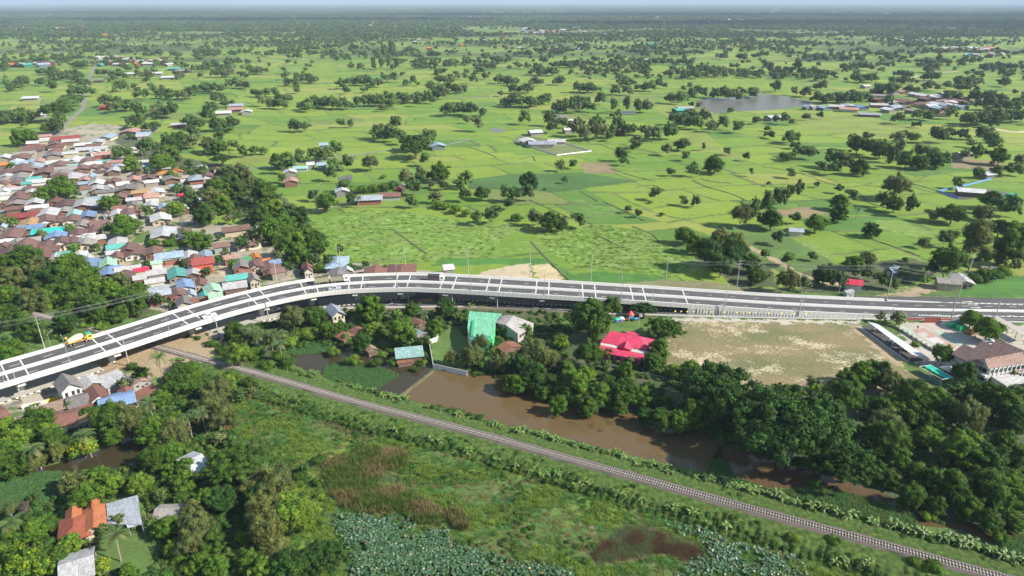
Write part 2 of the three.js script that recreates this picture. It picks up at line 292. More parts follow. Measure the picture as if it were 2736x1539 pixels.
water('fish_pond_water', [[905, 474], [935, 468], [940, 480], [915, 488]], lakeWater, 0.06);
water('fish_pond_water', [[1308, 345], [1330, 342], [1348, 352], [1325, 354]], lakeWater, 0.06);
water('fish_pond_water', [[1657, 298], [1690, 296], [1697, 304], [1665, 306]], lakeWater, 0.06);
// ---------- shared surface materials ----------
const asphaltTex = grainTex(256, 9, 9, 14, 225, 1), concreteTex = grainTex(256, 5, 6, 15, 226, 1, (u, v, s, c) => { const st = noise2(u * 26, v * 2.2); return c.map((q, e) => q - (st > 0.35 ? (st - 0.35) * 45 : 0) - (e === 2 ? 3 : 0)); }), soilTex = grainTex(256, 12, 7, 34, 205);
const asphalt = M([0.1, 0.097, 0.097], 0.85, { map: asphaltTex }), oldAsphalt = M([0.085, 0.082, 0.08], 0.9, { map: asphaltTex });
const concrete = M([0.52, 0.5, 0.47], 0.85, { map: concreteTex }), paleConcrete = M([0.76, 0.75, 0.73], 0.8, { map: concreteTex }), greyConcrete = M([0.4, 0.39, 0.37], 0.9, { map: concreteTex });
const whitePaint = M([0.78, 0.78, 0.76], 0.6), yellowPaint = M([0.75, 0.42, 0.03], 0.6), blackPaint = M([0.02, 0.02, 0.02], 0.6), steel = M([0.5, 0.52, 0.54], 0.4, { metalness: 0.6 }), darkSteel = M([0.055, 0.045, 0.04], 0.5, { metalness: 0.3 });
const glassDark = M([0.02, 0.025, 0.03], 0.08), rubber = M([0.02, 0.02, 0.02], 0.9), wood = M([0.2, 0.14, 0.09], 0.9);

// ---------- the viaduct ----------
const heightAt = (X) => { if (X < -45) return 7.6; if (X > 170) return 0.25; const t = (X + 45) / 215; return 7.6 - 7.35 * (t * t * (3 - 2 * t) * 0.35 + t * 0.65); };
const axis = new THREE.CatmullRomCurve3([[-196, -170], [-181.5, -182.1], [-167.1, -194.9], [-156.3, -205.2], [-145.3, -216.4], [-135.5, -227.2], [-125.6, -238.2], [-114.7, -248.7], [-103, -258], [-95, -263.4], [-82.9, -269.4], [-69.4, -273], [-49.1, -275], [-28.5, -274.6], [1.9, -272.4], [32, -270.3], [59.8, -268.4], [86.7, -266.4], [109.6, -264.6], [134, -263.4], [159.9, -262.4], [187.7, -261.5], [214.6, -260.5], [239.7, -259.5], [290, -257.4]].map(([x, z]) => new THREE.Vector3(x, 0, z)), false, 'centripetal');
const LEN = axis.getLength(), NS = Math.floor(LEN), axisPts = axis.getSpacedPoints(NS), DS = LEN / NS;
function at(s, off = 0, dh = 0, base) {   // off > 0 is the near side
  const f = Math.max(0, Math.min(NS - 0.001, s / DS)), i = Math.floor(f), a = axisPts[i], b = axisPts[i + 1], t = f - i, k = Math.hypot(b.x - a.x, b.z - a.z), x = a.x + (b.x - a.x) * t, z = a.z + (b.z - a.z) * t;
  return new THREE.Vector3(x - (b.z - a.z) / k * off, (base ?? heightAt(x)) + dh, z + (b.x - a.x) / k * off);
}
const turnAt = (s) => { const a = at(s - 1), b = at(s + 1); return Math.atan2(-(b.z - a.z), b.x - a.x); };
function sOf(p) { let best = 0, bd = 1e9; axisPts.forEach((q, i) => { const d = (q.x - p.x) ** 2 + (q.z - p.z) ** 2; if (d < bd) { bd = d; best = i * DS; } }); return best; }
const sX = (X) => { let i = 0; while (i < NS && axisPts[i].x < X) i++; return i * DS; };
// sweep a closed section [[off, dh], ...] along the axis; dh may be 'g' for ground level
function sweep(s0, s1, section, step = 2, base) {
  const n = Math.max(2, Math.round((s1 - s0) / step)), pos = [], uv = [], idx = [], m = section.length;
  for (let k = 0; k < m; k++) for (let i = 0; i <= n; i++) for (const e of [0, 1]) {
    const [o, d] = section[(k + e) % m], s = s0 + (s1 - s0) * i / n, p = at(s, o, d === 'g' ? 0 : d, base);
    if (d === 'g') p.y = 0.01;
    p.y = Math.max(p.y, 0.01);
    pos.push(p.x, p.y, p.z); uv.push(s, (e ? 1 : 0) * 2 + k);
  }
  for (let k = 0; k < m; k++) for (let i = 0; i < n; i++) { const b = (k * (n + 1) + i) * 2; idx.push(b, b + 1, b + 2, b + 1, b + 3, b + 2); }
  const q = new THREE.BufferGeometry();
  q.setAttribute('position', new THREE.Float32BufferAttribute(pos, 3)); q.setAttribute('uv', new THREE.Float32BufferAttribute(uv, 2)); q.setIndex(idx);
  const r = q.toNonIndexed(); r.computeVertexNormals();
  return r;
}
const rect = (o0, o1, d0, d1) => [[o0, d0], [o1, d0], [o1, d1], [o0, d1]];
const HW = 8.8, sEnd = sX(160), sWall = sX(74);
const viaduct = thing('viaduct', 'long curved grey concrete road viaduct with white parapets crossing the railway', 'viaduct');
mesh('deck_slab', sweep(0, sWall, rect(-HW, HW, -0.45, -0.02)), concrete, viaduct);
for (const o of [-5.6, -1.9, 1.9, 5.6]) mesh('girder', sweep(0, sWall, [[o - 1.3, -0.45], [o + 1.3, -0.45], [o + 0.8, -1.75], [o - 0.8, -1.75]]), greyConcrete, viaduct);
const wearTex = grainTex(256, 5, 1, 15, 214, 4, (u, v, s, c) => { let t = 0; for (const q of [0.14, 0.33, 0.62, 0.81]) t -= 11 * Math.exp(-(((v - q) / 0.045) ** 2)); const oil = -7 * (Math.exp(-(((v - 0.235) / 0.03) ** 2)) + Math.exp(-(((v - 0.715) / 0.03) ** 2))), patch = hash(Math.floor(u * 9), Math.floor(v * 2) + 3) > 0.8 ? 9 : 0, tar = Math.abs(v - 0.475) < 0.006 ? -16 : 0; return c.map((q) => q + t * (0.6 + 0.4 * s) + oil + patch + tar); });
wearTex.repeat.set(1 / 34, 0.5); wearTex.offset.set(0, 0);
const deckAsphalt = M([0.115, 0.111, 0.11], 0.85, { map: wearTex });
for (const sgn of [-1, 1]) mesh('carriageway', sweep(0, sX(262), rect(sgn * 0.55, sgn * (HW - 0.55), -0.1, 0.0), 2), deckAsphalt, viaduct);
mesh('ramp_fill', sweep(sWall, sEnd, [[-HW, -0.1], [HW, -0.1], [HW, 'g'], [-HW, 'g']]), greyConcrete, viaduct);
mesh('median_barrier', sweep(0, sEnd, [[-0.55, 0], [-0.25, 0.8], [0.25, 0.8], [0.55, 0]]), paleConcrete, viaduct);
mesh('median_kerb', sweep(sEnd, sX(262), rect(-0.9, 0.9, -0.05, 0.3)), paleConcrete, viaduct);
mesh('far_parapet', sweep(0, sEnd, [[-HW, -0.85], [-HW - 0.12, -0.85], [-HW - 0.12, 1.0], [-HW + 0.3, 1.0], [-HW + 0.55, 0]]), paleConcrete, viaduct);
mesh('parapet_coping', sweep(0, sEnd, rect(HW - 0.42, HW + 0.06, 0.93, 1.05)), paleConcrete, viaduct);
{
  const panel = box(1.94, 1.78, 0.2), inner = box(1.94, 0.95, 0.22);
  for (let s = 1; s < sEnd; s += 2) {   // precast parapet panels with open joints
    const p = at(s, HW + 0.02, 0.04), q = mesh('parapet_panel', panel, paleConcrete, viaduct);
    q.position.copy(p); q.rotation.y = turnAt(s);
  }
  mesh('parapet_inner_face', sweep(0, sEnd, [[HW - 0.55, 0], [HW - 0.32, 0.93], [HW - 0.12, 0.93], [HW - 0.12, 0]]), concrete, viaduct);
  const dash = box(3, 0.01, 0.16), joint = box(0.45, 0.016, HW - 1.2);
  for (let s = 3; s < LEN - 12; s += 9.9) for (const o of [-4.55, 4.55]) { const m = mesh('lane_dash', dash, whitePaint, viaduct); m.position.copy(at(s + (o > 0 ? 3.4 : 0), o, 0.012)); m.rotation.y = turnAt(s); }
  for (const o of [-8.0, -1.0, 1.0, 8.0]) mesh('edge_line', sweep(2, sX(255), rect(o - 0.08, o + 0.08, 0.004, 0.012), 3), o < 0 && o > -2 || o > 0 && o < 2 ? whitePaint : whitePaint, viaduct);
  const pierS = [[55, 1037], [295, 958], [505, 891], [697, 839], [831, 810], [955, 799], [1080, 792], [1202, 792], [1323, 797], [1450, 802], [1575, 808], [1705, 816]].map(([x, y]) => sOf(g(x, y)));
  pierS.forEach((s, i) => {
    const p = at(s, 0), h = p.y - 1.75, r = turnAt(s);
    const c = mesh('pier', new THREE.CylinderGeometry(1.15, 1.15, h - 0.9, 20), paleConcrete, viaduct); c.position.set(p.x, (h - 0.9) / 2, p.z);
    const b = mesh('pier_cap', new THREE.ExtrudeGeometry(new THREE.Shape([[-8.6, 0], [8.6, 0], [8.6, -0.45], [2.2, -1.05], [-2.2, -1.05], [-8.6, -0.45]].map(([x, y]) => new THREE.Vector2(x, y))), { depth: 2.2, bevelEnabled: false }).translate(0, 0, -1.1), paleConcrete, viaduct);
    b.position.set(p.x, h + 0.02, p.z); b.rotation.y = r + Math.PI / 2;
    for (const e of [-2.7, 2.7]) for (const o of [-1, 1]) { const m = mesh('expansion_joint', joint, paleConcrete, viaduct); m.position.copy(at(s + e, o * (HW / 2 + 0.05), 0.012)); m.rotation.y = turnAt(s + e); }
  });
  const m = mesh('expansion_joint', joint, paleConcrete, viaduct); m.position.copy(at(sWall, 4.4, 0.014)); m.rotation.y = turnAt(sWall);
  const m2 = mesh('expansion_joint', joint, paleConcrete, viaduct); m2.position.copy(at(sWall, -4.4, 0.014)); m2.rotation.y = turnAt(sWall);
}
// ribbed wall of the ramp
const rampWall = thing('retaining_wall', 'pale ribbed concrete retaining wall under the right-hand ramp of the viaduct', 'wall');
for (let s = sWall + 4; s < sEnd - 3; s += 1.25) { const p = at(s, HW + 0.08), h = Math.max(0.2, p.y - 0.86), q = mesh('wall_panel', box(0.8, 1, 0.22), paleConcrete, rampWall); q.scale.y = h; q.position.set(p.x, h / 2, p.z); q.rotation.y = turnAt(s); }
{ const p = at(sWall + 1.3, HW + 0.02), h = p.y - 0.86; const q = mesh('abutment', box(3.2, h, 0.5), concrete, rampWall); q.position.set(p.x, h / 2, p.z); q.rotation.y = turnAt(sWall); }
mesh('wall_face', sweep(sWall, sEnd, [[HW - 0.1, -0.86], [HW - 0.02, -0.86], [HW - 0.02, 'g'], [HW - 0.1, 'g']]), greyConcrete, rampWall);

// roads at ground level
const nearEdge = [[600, 880], [700, 852], [857, 823], [940, 824], [1039, 820], [1204, 818], [1380, 827], [1512, 835], [1774, 841], [2060, 849], [2400, 853], [2736, 860], [3000, 866]].map(([x, y]) => { const p = g(x, y); return [p.x, p.z]; });
const farEdge = []; for (let s = LEN - 1; s > sX(-112); s -= 6) { const p = at(s, s > sEnd - 10 ? -14.5 : -12); farEdge.push([p.x, p.z]); }
struct('frontage_road', sheet([...nearEdge, ...farEdge], 0.008, true), asphalt);
struct('service_road', sheet([[-80, 1052], [0, 1030], [130, 985], [262, 945], [300, 930], [260, 915], [120, 955], [0, 985], [-80, 1010]], 0.006), asphalt);
struct('pavement', sheet([[857, 822], [1039, 819], [1204, 817], [1380, 826], [1512, 834], [1774, 840], [2060, 848], [2400, 852], [2736, 859], [3000, 865], [3000, 869], [2736, 863], [2400, 855.5], [2060, 851.5], [1774, 844], [1512, 838], [1380, 830], [1204, 821], [1039, 823], [857, 827]], 0.12), concrete);
// painted kerbs: alternating black and white blocks on the edge of paved islands
const kerbGeo = box(1.0, 0.2, 0.32), kerbWhite = M([0.74, 0.72, 0.66], 0.7), kerbBlack = M([0.03, 0.03, 0.032], 0.7);
function kerbIsland(label, line, depth, mat = greyConcrete) {
  const k = thing('traffic_island', label, 'traffic island', [0, 0, 0], 0, 'traffic islands under the viaduct'), c = new THREE.CatmullRomCurve3(line.map(([x, y]) => g(x, y)), false, 'centripetal'), n = Math.floor(c.getLength()), pts = c.getSpacedPoints(n);
  for (let i = 0; i < n; i++) { const a = pts[i], b = pts[i + 1], q = mesh('kerb_block', kerbGeo, i % 2 ? kerbBlack : kerbWhite, k); q.position.set((a.x + b.x) / 2, 0.11, (a.z + b.z) / 2); q.rotation.y = Math.atan2(-(b.z - a.z), b.x - a.x); }
  mesh('paving', sheet([...pts.map((p) => [p.x, p.z]), ...depth.map(([x, y]) => { const p = g(x, y); return [p.x, p.z]; })], 0.15, true), mat, k);
}
kerbIsland('paved island with black and white kerb under the viaduct left of the crossing', [[852, 821], [940, 814], [1040, 802], [1080, 797], [1105, 791], [1110, 785], [1098, 779]], [[1000, 779], [850, 800]]);
kerbIsland('paved island with black and white kerb under the viaduct right of the crossing', [[1184, 778], [1173, 784], [1177, 792], [1195, 799], [1300, 806], [1380, 811.5], [1520, 817], [1650, 822], [1790, 828], [1834, 831]], [[1820, 826], [1500, 806], [1320, 786]]);
kerbIsland('narrow kerbed strip at the foot of the ribbed ramp wall', [[1836, 831.5], [1900, 834], [2050, 840], [2200, 845], [2300, 847.5]], [[2300, 846.5], [2100, 840], [1840, 830]]);
kerbIsland('pale concrete apron with black and white kerb in front of the grey-roofed white house', [[-40, 1092], [0, 1079], [130, 1037], [276, 990]], [[262, 975], [215, 966], [0, 1036], [-40, 1048]], concrete);
kerbIsland('pale concrete apron with black and white kerb left of the light blue roofed house', [[595, 903], [640, 880], [690, 862], [740, 850], [765, 842], [762, 836]], [[700, 832], [600, 855], [560, 885]], concrete);
// white blocks and dashes where the ramps merge
{
  const t = thing('merge_marking', 'rows of white road blocks where the ramps merge at right', 'road marking');
  for (let i = 0; i < 46; i++) { const far = i < 26, j = far ? i : i - 26, p = far ? g(2372 + j * 5.6, 803.5 + j * 0.22) : g(2428 + j * 7.2, 843 + j * 0.22); const q = mesh('marking_block', box(0.55, 0.02, far ? 1.5 - j * 0.03 : 1.2), whitePaint, t); q.position.set(p.x, 0.27, p.z); }
  for (let i = 0; i < 12; i++) for (const f of [0, 1]) { const p = f ? g(2560 + i * 17, 845 + i * 0.25) : g(2540 + i * 17, 810 + i * 0.5), q = mesh('marking_block', box(2.0, 0.02, 0.5), whitePaint, t); q.position.set(p.x, 0.27, p.z); }
  // yellow box junction and lane arrows beneath the viaduct
  const y = thing('box_junction', 'yellow cross-hatched box marking on the road under the viaduct', 'road marking');
  for (const [a, b] of [[[1113, 805], [1156, 801]], [[1120, 800], [1160, 806]], [[1135, 805], [1150, 800]], [[1113, 807], [1160, 807]], [[1128, 800], [1158, 800]]]) { const p = g(...a), q = g(...b), m = mesh('yellow_line', box(p.distanceTo(q), 0.012, 0.35), yellowPaint, y); m.position.set((p.x + q.x) / 2, 0.022, (p.z + q.z) / 2); m.rotation.y = Math.atan2(-(q.z - p.z), q.x - p.x); }
  const arrow = new THREE.ShapeGeometry(new THREE.Shape([[0, 0], [1.6, 0.5], [1.6, 0.16], [4.6, 0.16], [4.6, -0.16], [1.6, -0.16], [1.6, -0.5]].map(([a, b]) => new THREE.Vector2(a, b)))); arrow.rotateX(-Math.PI / 2);
  [[1040, 805.5], [1040, 811], [1207, 804.5], [1207, 810], [1350, 817], [1858, 836], [880, 822], [2615, 816.5], [2622, 823.5], [2600, 807.5]].forEach(([x, yy], i) => { const m = mesh('lane_arrow', arrow, whitePaint); m.position.copy(g(x, yy)); m.position.y = x > 2000 ? 0.27 : 0.022; m.rotation.y = x > 2000 ? Math.PI - 0.03 : turnAt(sOf(m.position)); tag(m, ['white lane arrow on the frontage road, upper of the pair left of the crossing', 'white lane arrow on the frontage road, lower of the pair left of the crossing', 'white lane arrow on the frontage road, upper of the pair right of the crossing', 'white lane arrow on the frontage road, lower of the pair right of the crossing', 'white lane arrow on the frontage road above the grey warehouse roof', 'white lane arrow on the frontage road below the ribbed ramp wall', 'white lane arrow on the road beside the light blue roofed house', 'white arrow in the middle lane at the right end of the road', 'white arrow in the inner lane at the right end of the road', 'white arrow in the outer lane at the right end of the road'][i], 'road marking', 'lane arrows'); });
  const fd = box(2.2, 0.012, 0.14), dl = thing('lane_line', 'broken white centre line of the frontage road below the viaduct', 'road marking');
  for (let x = 870; x < 1500; x += 33) { const yy = x < 1200 ? 821 - (x - 870) * 0.037 : 808.5 + (x - 1200) * 0.062, m = mesh('lane_dash', fd, whitePaint, dl); m.position.copy(g(x, yy)); m.position.y = 0.02; m.rotation.y = turnAt(sOf(m.position)); }
}

// ---------- railway ----------
const railPts = [[-60, 785], [8, 812], [88, 836], [132, 847], [210, 865], [270, 884], [408, 922], [524, 953.5], [700, 1000], [956, 1073], [1260, 1151.5], [1636, 1256], [2036, 1366.5], [2312, 1441], [2588, 1517], [2780, 1570]].map(([x, y]) => g(x, y, 1.5));
const rail = new THREE.CatmullRomCurve3(railPts, false, 'centripetal'), RL = rail.getLength(), railN = Math.floor(RL / 2), rp = rail.getSpacedPoints(railN);
const railTurn = (i) => { const a = rp[Math.max(0, i - 1)], b = rp[Math.min(railN, i + 1)]; return Math.atan2(-(b.z - a.z), b.x - a.x); };
function railSweep(section, jitter = 0, x0 = -1e9, x1 = 1e9) {
  const pos = [], idx = [], uv = [], m = section.length;
  for (let k = 0; k < m - 1; k++) for (let i = 0; i <= railN; i++) for (const e of [0, 1]) { const [o, d] = section[k + e], t = railTurn(i), j = jitter * (noise(i * 0.3, (k + e) * 9) + noise2(i * 1.1, (k + e) * 5)) * ((k + e) % (m - 1) ? 1 : 2); pos.push(rp[i].x + Math.sin(t) * (o + j), Math.max(0.02, rp[i].y + d + j * 0.15), rp[i].z + Math.cos(t) * (o + j)); uv.push(i * 2, (k + e) * 3); }
  for (let k = 0; k < m - 1; k++) for (let i = 0; i < railN; i++) { if (rp[i].x < x0 || rp[i].x >= x1) continue; const b = (k * (railN + 1) + i) * 2; idx.push(b, b + 2, b + 1, b + 1, b + 2, b + 3); }
  const q = new THREE.BufferGeometry(); q.setAttribute('position', new THREE.Float32BufferAttribute(pos, 3)); q.setAttribute('uv', new THREE.Float32BufferAttribute(uv, 2)); q.setIndex(idx);
  const r = q.toNonIndexed(); r.computeVertexNormals(); return r;
}
const bankTex = grainTex(256, 7, 14, 60, 190, 1, (u, v, s, c) => [c[0] + 25 * noise2(u * 9, v * 9), c[1] + 8, c[2] - 14]);
struct('railway_embankment', railSweep([[-9.5, -1.48], [-5.5, -0.5], [-2.6, -0.32], [2.6, -0.32], [5.5, -0.5], [10.5, -1.48]], 0.35, -112), M([0.15, 0.24, 0.045], 1, { map: bankTex, bumpMap: clodBump, bumpScale: 0.3 }));
struct('railway_embankment', railSweep([[-9.5, -1.48], [-5.5, -0.5], [-2.6, -0.32], [2.6, -0.32], [5.5, -0.5], [10.5, -1.48]], 0.35, -1e9, -158), M([0.15, 0.24, 0.045], 1, { map: bankTex, bumpMap: clodBump, bumpScale: 0.3 }));
struct('sand_bank', railSweep([[-16, -1.47], [-9, -0.75], [-2.6, -0.32], [2.6, -0.32], [8, -0.7], [15, -1.47]], 0.6, -158, -112), M([0.58, 0.44, 0.27], 1, { map: soilTex, bumpMap: clodBump, bumpScale: 0.2 }));
const track = thing('railway_track', 'single metre-gauge railway track on grey stone ballast running below the pond', 'railway track');
mesh('ballast', railSweep([[-2.1, -0.36], [-1.35, -0.02], [1.35, -0.02], [2.1, -0.36]], 0.2), M([0.235, 0.19, 0.16], 1, { map: grainTex(256, 40, 3, 70, 195), bumpMap: clodBump, bumpScale: 0.1 }), track);
for (const o of [-0.53, 0.53]) mesh('rail', railSweep([[o - 0.07, 0.06], [o - 0.05, 0.2], [o + 0.05, 0.2], [o + 0.07, 0.06]]), darkSteel, track);
{
  const sl = box(0.24, 0.14, 2.0), slm = [M([0.4, 0.37, 0.33], 0.9), M([0.33, 0.3, 0.27], 0.9)], n = Math.floor(RL / 0.66), sp = rail.getSpacedPoints(n), rest = [];
  for (let i = n; i >= 0; i--) {
    const a = sp[Math.max(0, i - 1)], b = sp[Math.min(n, i + 1)], t = Math.atan2(-(b.z - a.z), b.x - a.x);
    if (n - i < 300 + 40 && n - i >= 40) { const m = mesh('sleeper', sl, slm[i % 3 ? 0 : 1], track); m.position.set(sp[i].x, sp[i].y + 0.02, sp[i].z); m.rotation.y = t; }
    else rest.push(sl.clone().rotateY(t).translate(sp[i].x, sp[i].y + 0.02, sp[i].z));
  }
  mesh('far_sleepers', rest, slm[0], track).userData.kind = 'stuff';
}

// ---------- poles, lamps and wires ----------
const lampGeo = [new THREE.CylinderGeometry(0.07, 0.12, 9, 8).translate(0, 4.5, 0)], lampArm = tube([[0, 8.9, 0], [0, 9.5, -0.7], [0, 9.6, -1.9]].map((p) => new THREE.Vector3(...p)), 0.05, 5, 6), lampHead = box(0.3, 0.14, 0.8, 0, 9.58, -2.2), lampFoot = box(0.5, 0.35, 0.5, 0, 0.17, 0);
[[10, 1012], [181, 960], [446, 882], [666, 822], [846, 785], [1062, 768], [1255, 775], [1452, 786], [1660, 800], [1937, 817], [2140, 826]].forEach(([x, y], i) => {
  const s = sOf(g(x, y, heightAt(g(x, y, 5).x) + 1)), p = at(s, HW - 0.15, 1.02);
  const L = thing('street_lamp', `slender grey street lamp on the near viaduct parapet, ${ord(i)} from the left`, 'street lamp', p, turnAt(s), 'street lamps on the viaduct');
  mesh('pole', lampGeo[0], steel, L); mesh('arm', lampArm, steel, L); mesh('lamp_head', lampHead, steel, L); mesh('base_plate', lampFoot, steel, L);
});
function ord(i) { const n = i + 1, t = n % 100; return n + (t > 10 && t < 14 ? 'th' : ['th', 'st', 'nd', 'rd'][n % 10] || 'th'); }
[[140, 940, 7], [2240, 790, 9], [2290, 794, 9], [2650, 800, 9], [2520, 798, 8], [1660, 758, 8]].forEach(([x, y, h], i) => {
  const p = g(x, y), L = thing('street_lamp', ['grey roadside lamp beside the left concrete pole', 'grey roadside lamp by the trees beyond the right ramp', 'grey roadside lamp beside the dirt patch at right', 'grey roadside lamp in front of the vivid green paddy', 'thin grey lamp at the edge of the vivid paddy', 'thin grey lamp behind the viaduct beside the sandy plot'][i], 'street lamp', p, 0, 'roadside lamps');
  const k = h / 9; mesh('pole', lampGeo[0], steel, L).scale.y = k; const a = mesh('arm', lampArm, steel, L); a.position.y = 9 * k - 9; const b = mesh('lamp_head', lampHead, steel, L); b.position.y = 9 * k - 9;
});
const poleMat = M([0.5, 0.48, 0.45], 0.85, { map: concreteTex }), insul = M([0.35, 0.3, 0.28], 0.4);
const poleGeo = cyl(0.21, 0.12, 1, 0, 0.5, 0, 8), armGeo = box(1.9, 0.1, 0.1), insGeo = cyl(0.06, 0.05, 0.25, 0, 0.15, 0, 6);
function utilityPole(x, y, h, label, arms, turn) {
  const p = g(x, y), o = thing('utility_pole', label, 'utility pole', p, turn, 'concrete utility poles');
  const m = mesh('post', poleGeo, poleMat, o); m.scale.set(1, h, 1);
  for (let k = 0; k < arms; k++) { const a = mesh('crossarm', armGeo, steel, o); a.position.set(0.35, h - 0.5 - k * 1.4, 0.18); for (const e of [-0.8, 0, 0.8]) { const q = mesh('insulator', insGeo, insul, o); q.position.set(0.35 + e, h - 0.45 - k * 1.4, 0.18); } }
  return new THREE.Vector3(p.x, h, p.z);
}
const nearPoles = [[59, 1070, 10.5], [346, 979, 10.5], [585, 903, 10], [719, 863, 10], [828, 820, 9.5], [978, 814, 9.5], [1091, 810, 9.5], [1209, 818, 9.5], [1329, 822, 9.5], [1546, 828, 9.5], [1741, 833, 9.5], [1930, 843, 9.5], [2133, 848, 9.5], [2541, 853, 9], [2657, 857, 9]];
const nearBy = ['at the kerb before the grey-roofed white house', 'standing on the sand before the railway', 'at the concrete apron beside the palms', 'at the apron end by the viaduct', 'behind the bushy trees by the blue-roofed house', 'behind the big round tree', 'beside the yellow box marking', 'right of the crossing under the viaduct', 'behind the green roofed warehouse', 'behind the huge fig tree', 'behind the playground trees', 'beside the ribbed ramp wall', 'beside the paved path of the sports ground', 'left of the schoolyard tree', 'behind the schoolyard tree'];
nearPoles.forEach(([x, y, h], i) => utilityPole(x, y, h, `pale concrete utility pole ${nearBy[i]}`, 0, 0.3));
const farPoles = [[120, 933, 14], [530, 810, 12], [741, 762, 13], [912, 727, 13], [1084, 730, 13.5], [1251, 738, 14], [1416, 748, 14.5], [1578, 760, 15], [1777, 772, 15.5], [1966, 784, 16], [2369, 798, 16], [2560, 797, 12]];
const farBy = ['left of the mixer truck', 'beside the rusty roofs left of the mint house', 'beside the long truck', 'behind the blue-roofed house', 'before the red hipped roof', 'right of the white shed', 'at the corner of the tan pond', 'behind the vivid paddy strip', 'beside the dirt verge', 'before the dark bamboo thicket, with wires', 'tallest, before the grey tin house', 'at the edge of the right paddy'];
const tops = farPoles.map(([x, y, h], i) => utilityPole(x, y, h, `tall concrete power pole beyond the viaduct ${farBy[i]}`, i === 0 || i > 7 ? 3 : 1, 0.1));
const wireMat = M([0.32, 0.32, 0.33], 0.5), WIRE = 0.028;
tops.forEach((a, i) => {
  const b = i ? tops[i - 1] : new THREE.Vector3(-236, 13, -205), n = i === 1 || i === 0 || i > 8 ? 4 : 1;
  if (i > 1 && i < 9) return;
  for (let k = 0; k < n; k++) {
    const pts = [...Array(9)].map((_, q) => { const t = q / 8, v = a.clone().lerp(b, t); v.y -= 0.4 + (k >> 1) * 1.4 + 4 * t * (1 - t) * 1.1; v.z += (k % 2) * 1.4 - 0.5; return v; });
    tag(mesh('power_wire', tube(pts, WIRE, 4, 16), wireMat), `power wire, ${ord(k)} of four, ${['left of the mixer truck', 'over the curved viaduct at left', '', '', '', '', '', '', '', 'left of the bamboo thicket', 'from bamboo to tallest pole', 'right of the tallest pole'][i]}`, 'wire', 'power wires');
  }
});
// ---------- vehicles ----------
const wheelT = new THREE.TorusGeometry(0.34, 0.13, 8, 14), hubG = cyl(0.22, 0.22, 0.2, 0, 0, 0, 10, Math.PI / 2), hubM = M([0.55, 0.55, 0.56], 0.4, { metalness: 0.5 });
function wheel(parent, x, z, r = 0.36) { const w = mesh('wheel', wheelT, rubber, parent); w.position.set(x, r, z); w.scale.setScalar(r / 0.47); w.scale.z = r / 0.47 * 1.5; mesh('rim', hubG, hubM, w); return w; }
function profile(pts, width, bevel = 0.06) { return new THREE.ExtrudeGeometry(new THREE.Shape(pts.map(([x, y]) => new THREE.Vector2(x, y))), { depth: width - 2 * bevel, bevelEnabled: true, bevelSize: bevel, bevelThickness: bevel, bevelSegments: 2 }).translate(0, 0, -(width / 2 - bevel)); }
const carPaint = (c) => new THREE.MeshPhysicalMaterial({ color: C(...c), roughness: 0.35, clearcoat: 0.7, side: THREE.DoubleSide });
const lampW = M([0.85, 0.85, 0.8], 0.2), lampR = M([0.5, 0.02, 0.02], 0.3);
const onRoad = (x, y, h) => { const p = g(x, y, h), s = sOf(p); return [p, turnAt(s)]; };
// x forward
const pickBody = profile([[-2.55, 0.45], [2.3, 0.42], [2.55, 0.55], [2.5, 0.95], [1.5, 1.08], [-2.5, 1.05]], 1.78), pickCab = profile([[-0.75, 1.08], [1.5, 1.08], [0.75, 1.72], [-0.55, 1.75]], 1.5, 0.1), pickBed = box(1.65, 0.42, 1.5, -1.65, 0.9, 0), pickGlass = profile([[-0.62, 1.14], [1.36, 1.14], [0.72, 1.62], [-0.45, 1.64]], 1.56, 0.02), screenG = box(0.7, 0.03, 1.3, 1.14, 1.43, 0, 0, -0.7);
function pickup(label, p, turn, color, group) {
  const v = thing('pickup_truck', label, 'pickup truck', p, turn, group), m = carPaint(color);
  mesh('body', pickBody, m, v); mesh('cab', pickCab, m, v); mesh('load_bed', pickBed, blackPaint, v); mesh('side_window', pickGlass, glassDark, v); mesh('windscreen', screenG, glassDark, v);
  for (const x of [-1.55, 1.6]) for (const z of [-0.8, 0.8]) wheel(v, x, z);
  for (const z of [-0.65, 0.65]) { mesh('headlight', box(0.06, 0.16, 0.3, 2.53, 0.8, z), lampW, v); mesh('tail_light', box(0.06, 0.25, 0.16, -2.58, 0.85, z), lampR, v); }
  return v;
}
{ let [p, t] = onRoad(895, 775, 7.6); pickup('silver pickup truck driving left on the viaduct below the long truck', p, t + Math.PI, [0.42, 0.46, 0.52], 'pickups on the roads');
  [p, t] = onRoad(560, 848, 7.6); pickup('white pickup truck on the near lane of the curved viaduct at left', p, t + Math.PI, [0.72, 0.72, 0.72], 'pickups on the roads');
  p = g(733, 832); pickup('pale pickup truck in the shade under the viaduct beside a round pier', p, 0.5, [0.4, 0.4, 0.38], 'pickups on the roads'); }
function truckChassis(v, len, axles, m = darkSteel) { mesh('chassis', box(len, 0.3, 0.9, 0, 0.85, 0), m, v); for (const x of axles) for (const z of [-0.95, 0.95]) wheel(v, x, z, 0.5); }
function truckCab(v, x, color, h = 2.0) {
  const m = carPaint(color);
  const c = mesh('cab', profile([[0, 0], [1.85, 0], [1.9, 0.9], [1.65, h], [0, h]], 2.3, 0.08), m, v); c.position.set(x, 0.75, 0);
  mesh('windscreen', box(0.05, 0.75, 2.0, x + 1.84, 0.75 + h * 0.68, 0, 0, 0.22), glassDark, v);
  for (const z of [-1.17, 1.17]) mesh('side_window', box(0.9, 0.6, 0.03, x + 1.0, 0.75 + h * 0.68, z), glassDark, v);
  for (const z of [-0.8, 0.8]) mesh('headlight', box(0.06, 0.2, 0.35, x + 1.93, 1.1, z), lampW, v);
  return m;
}
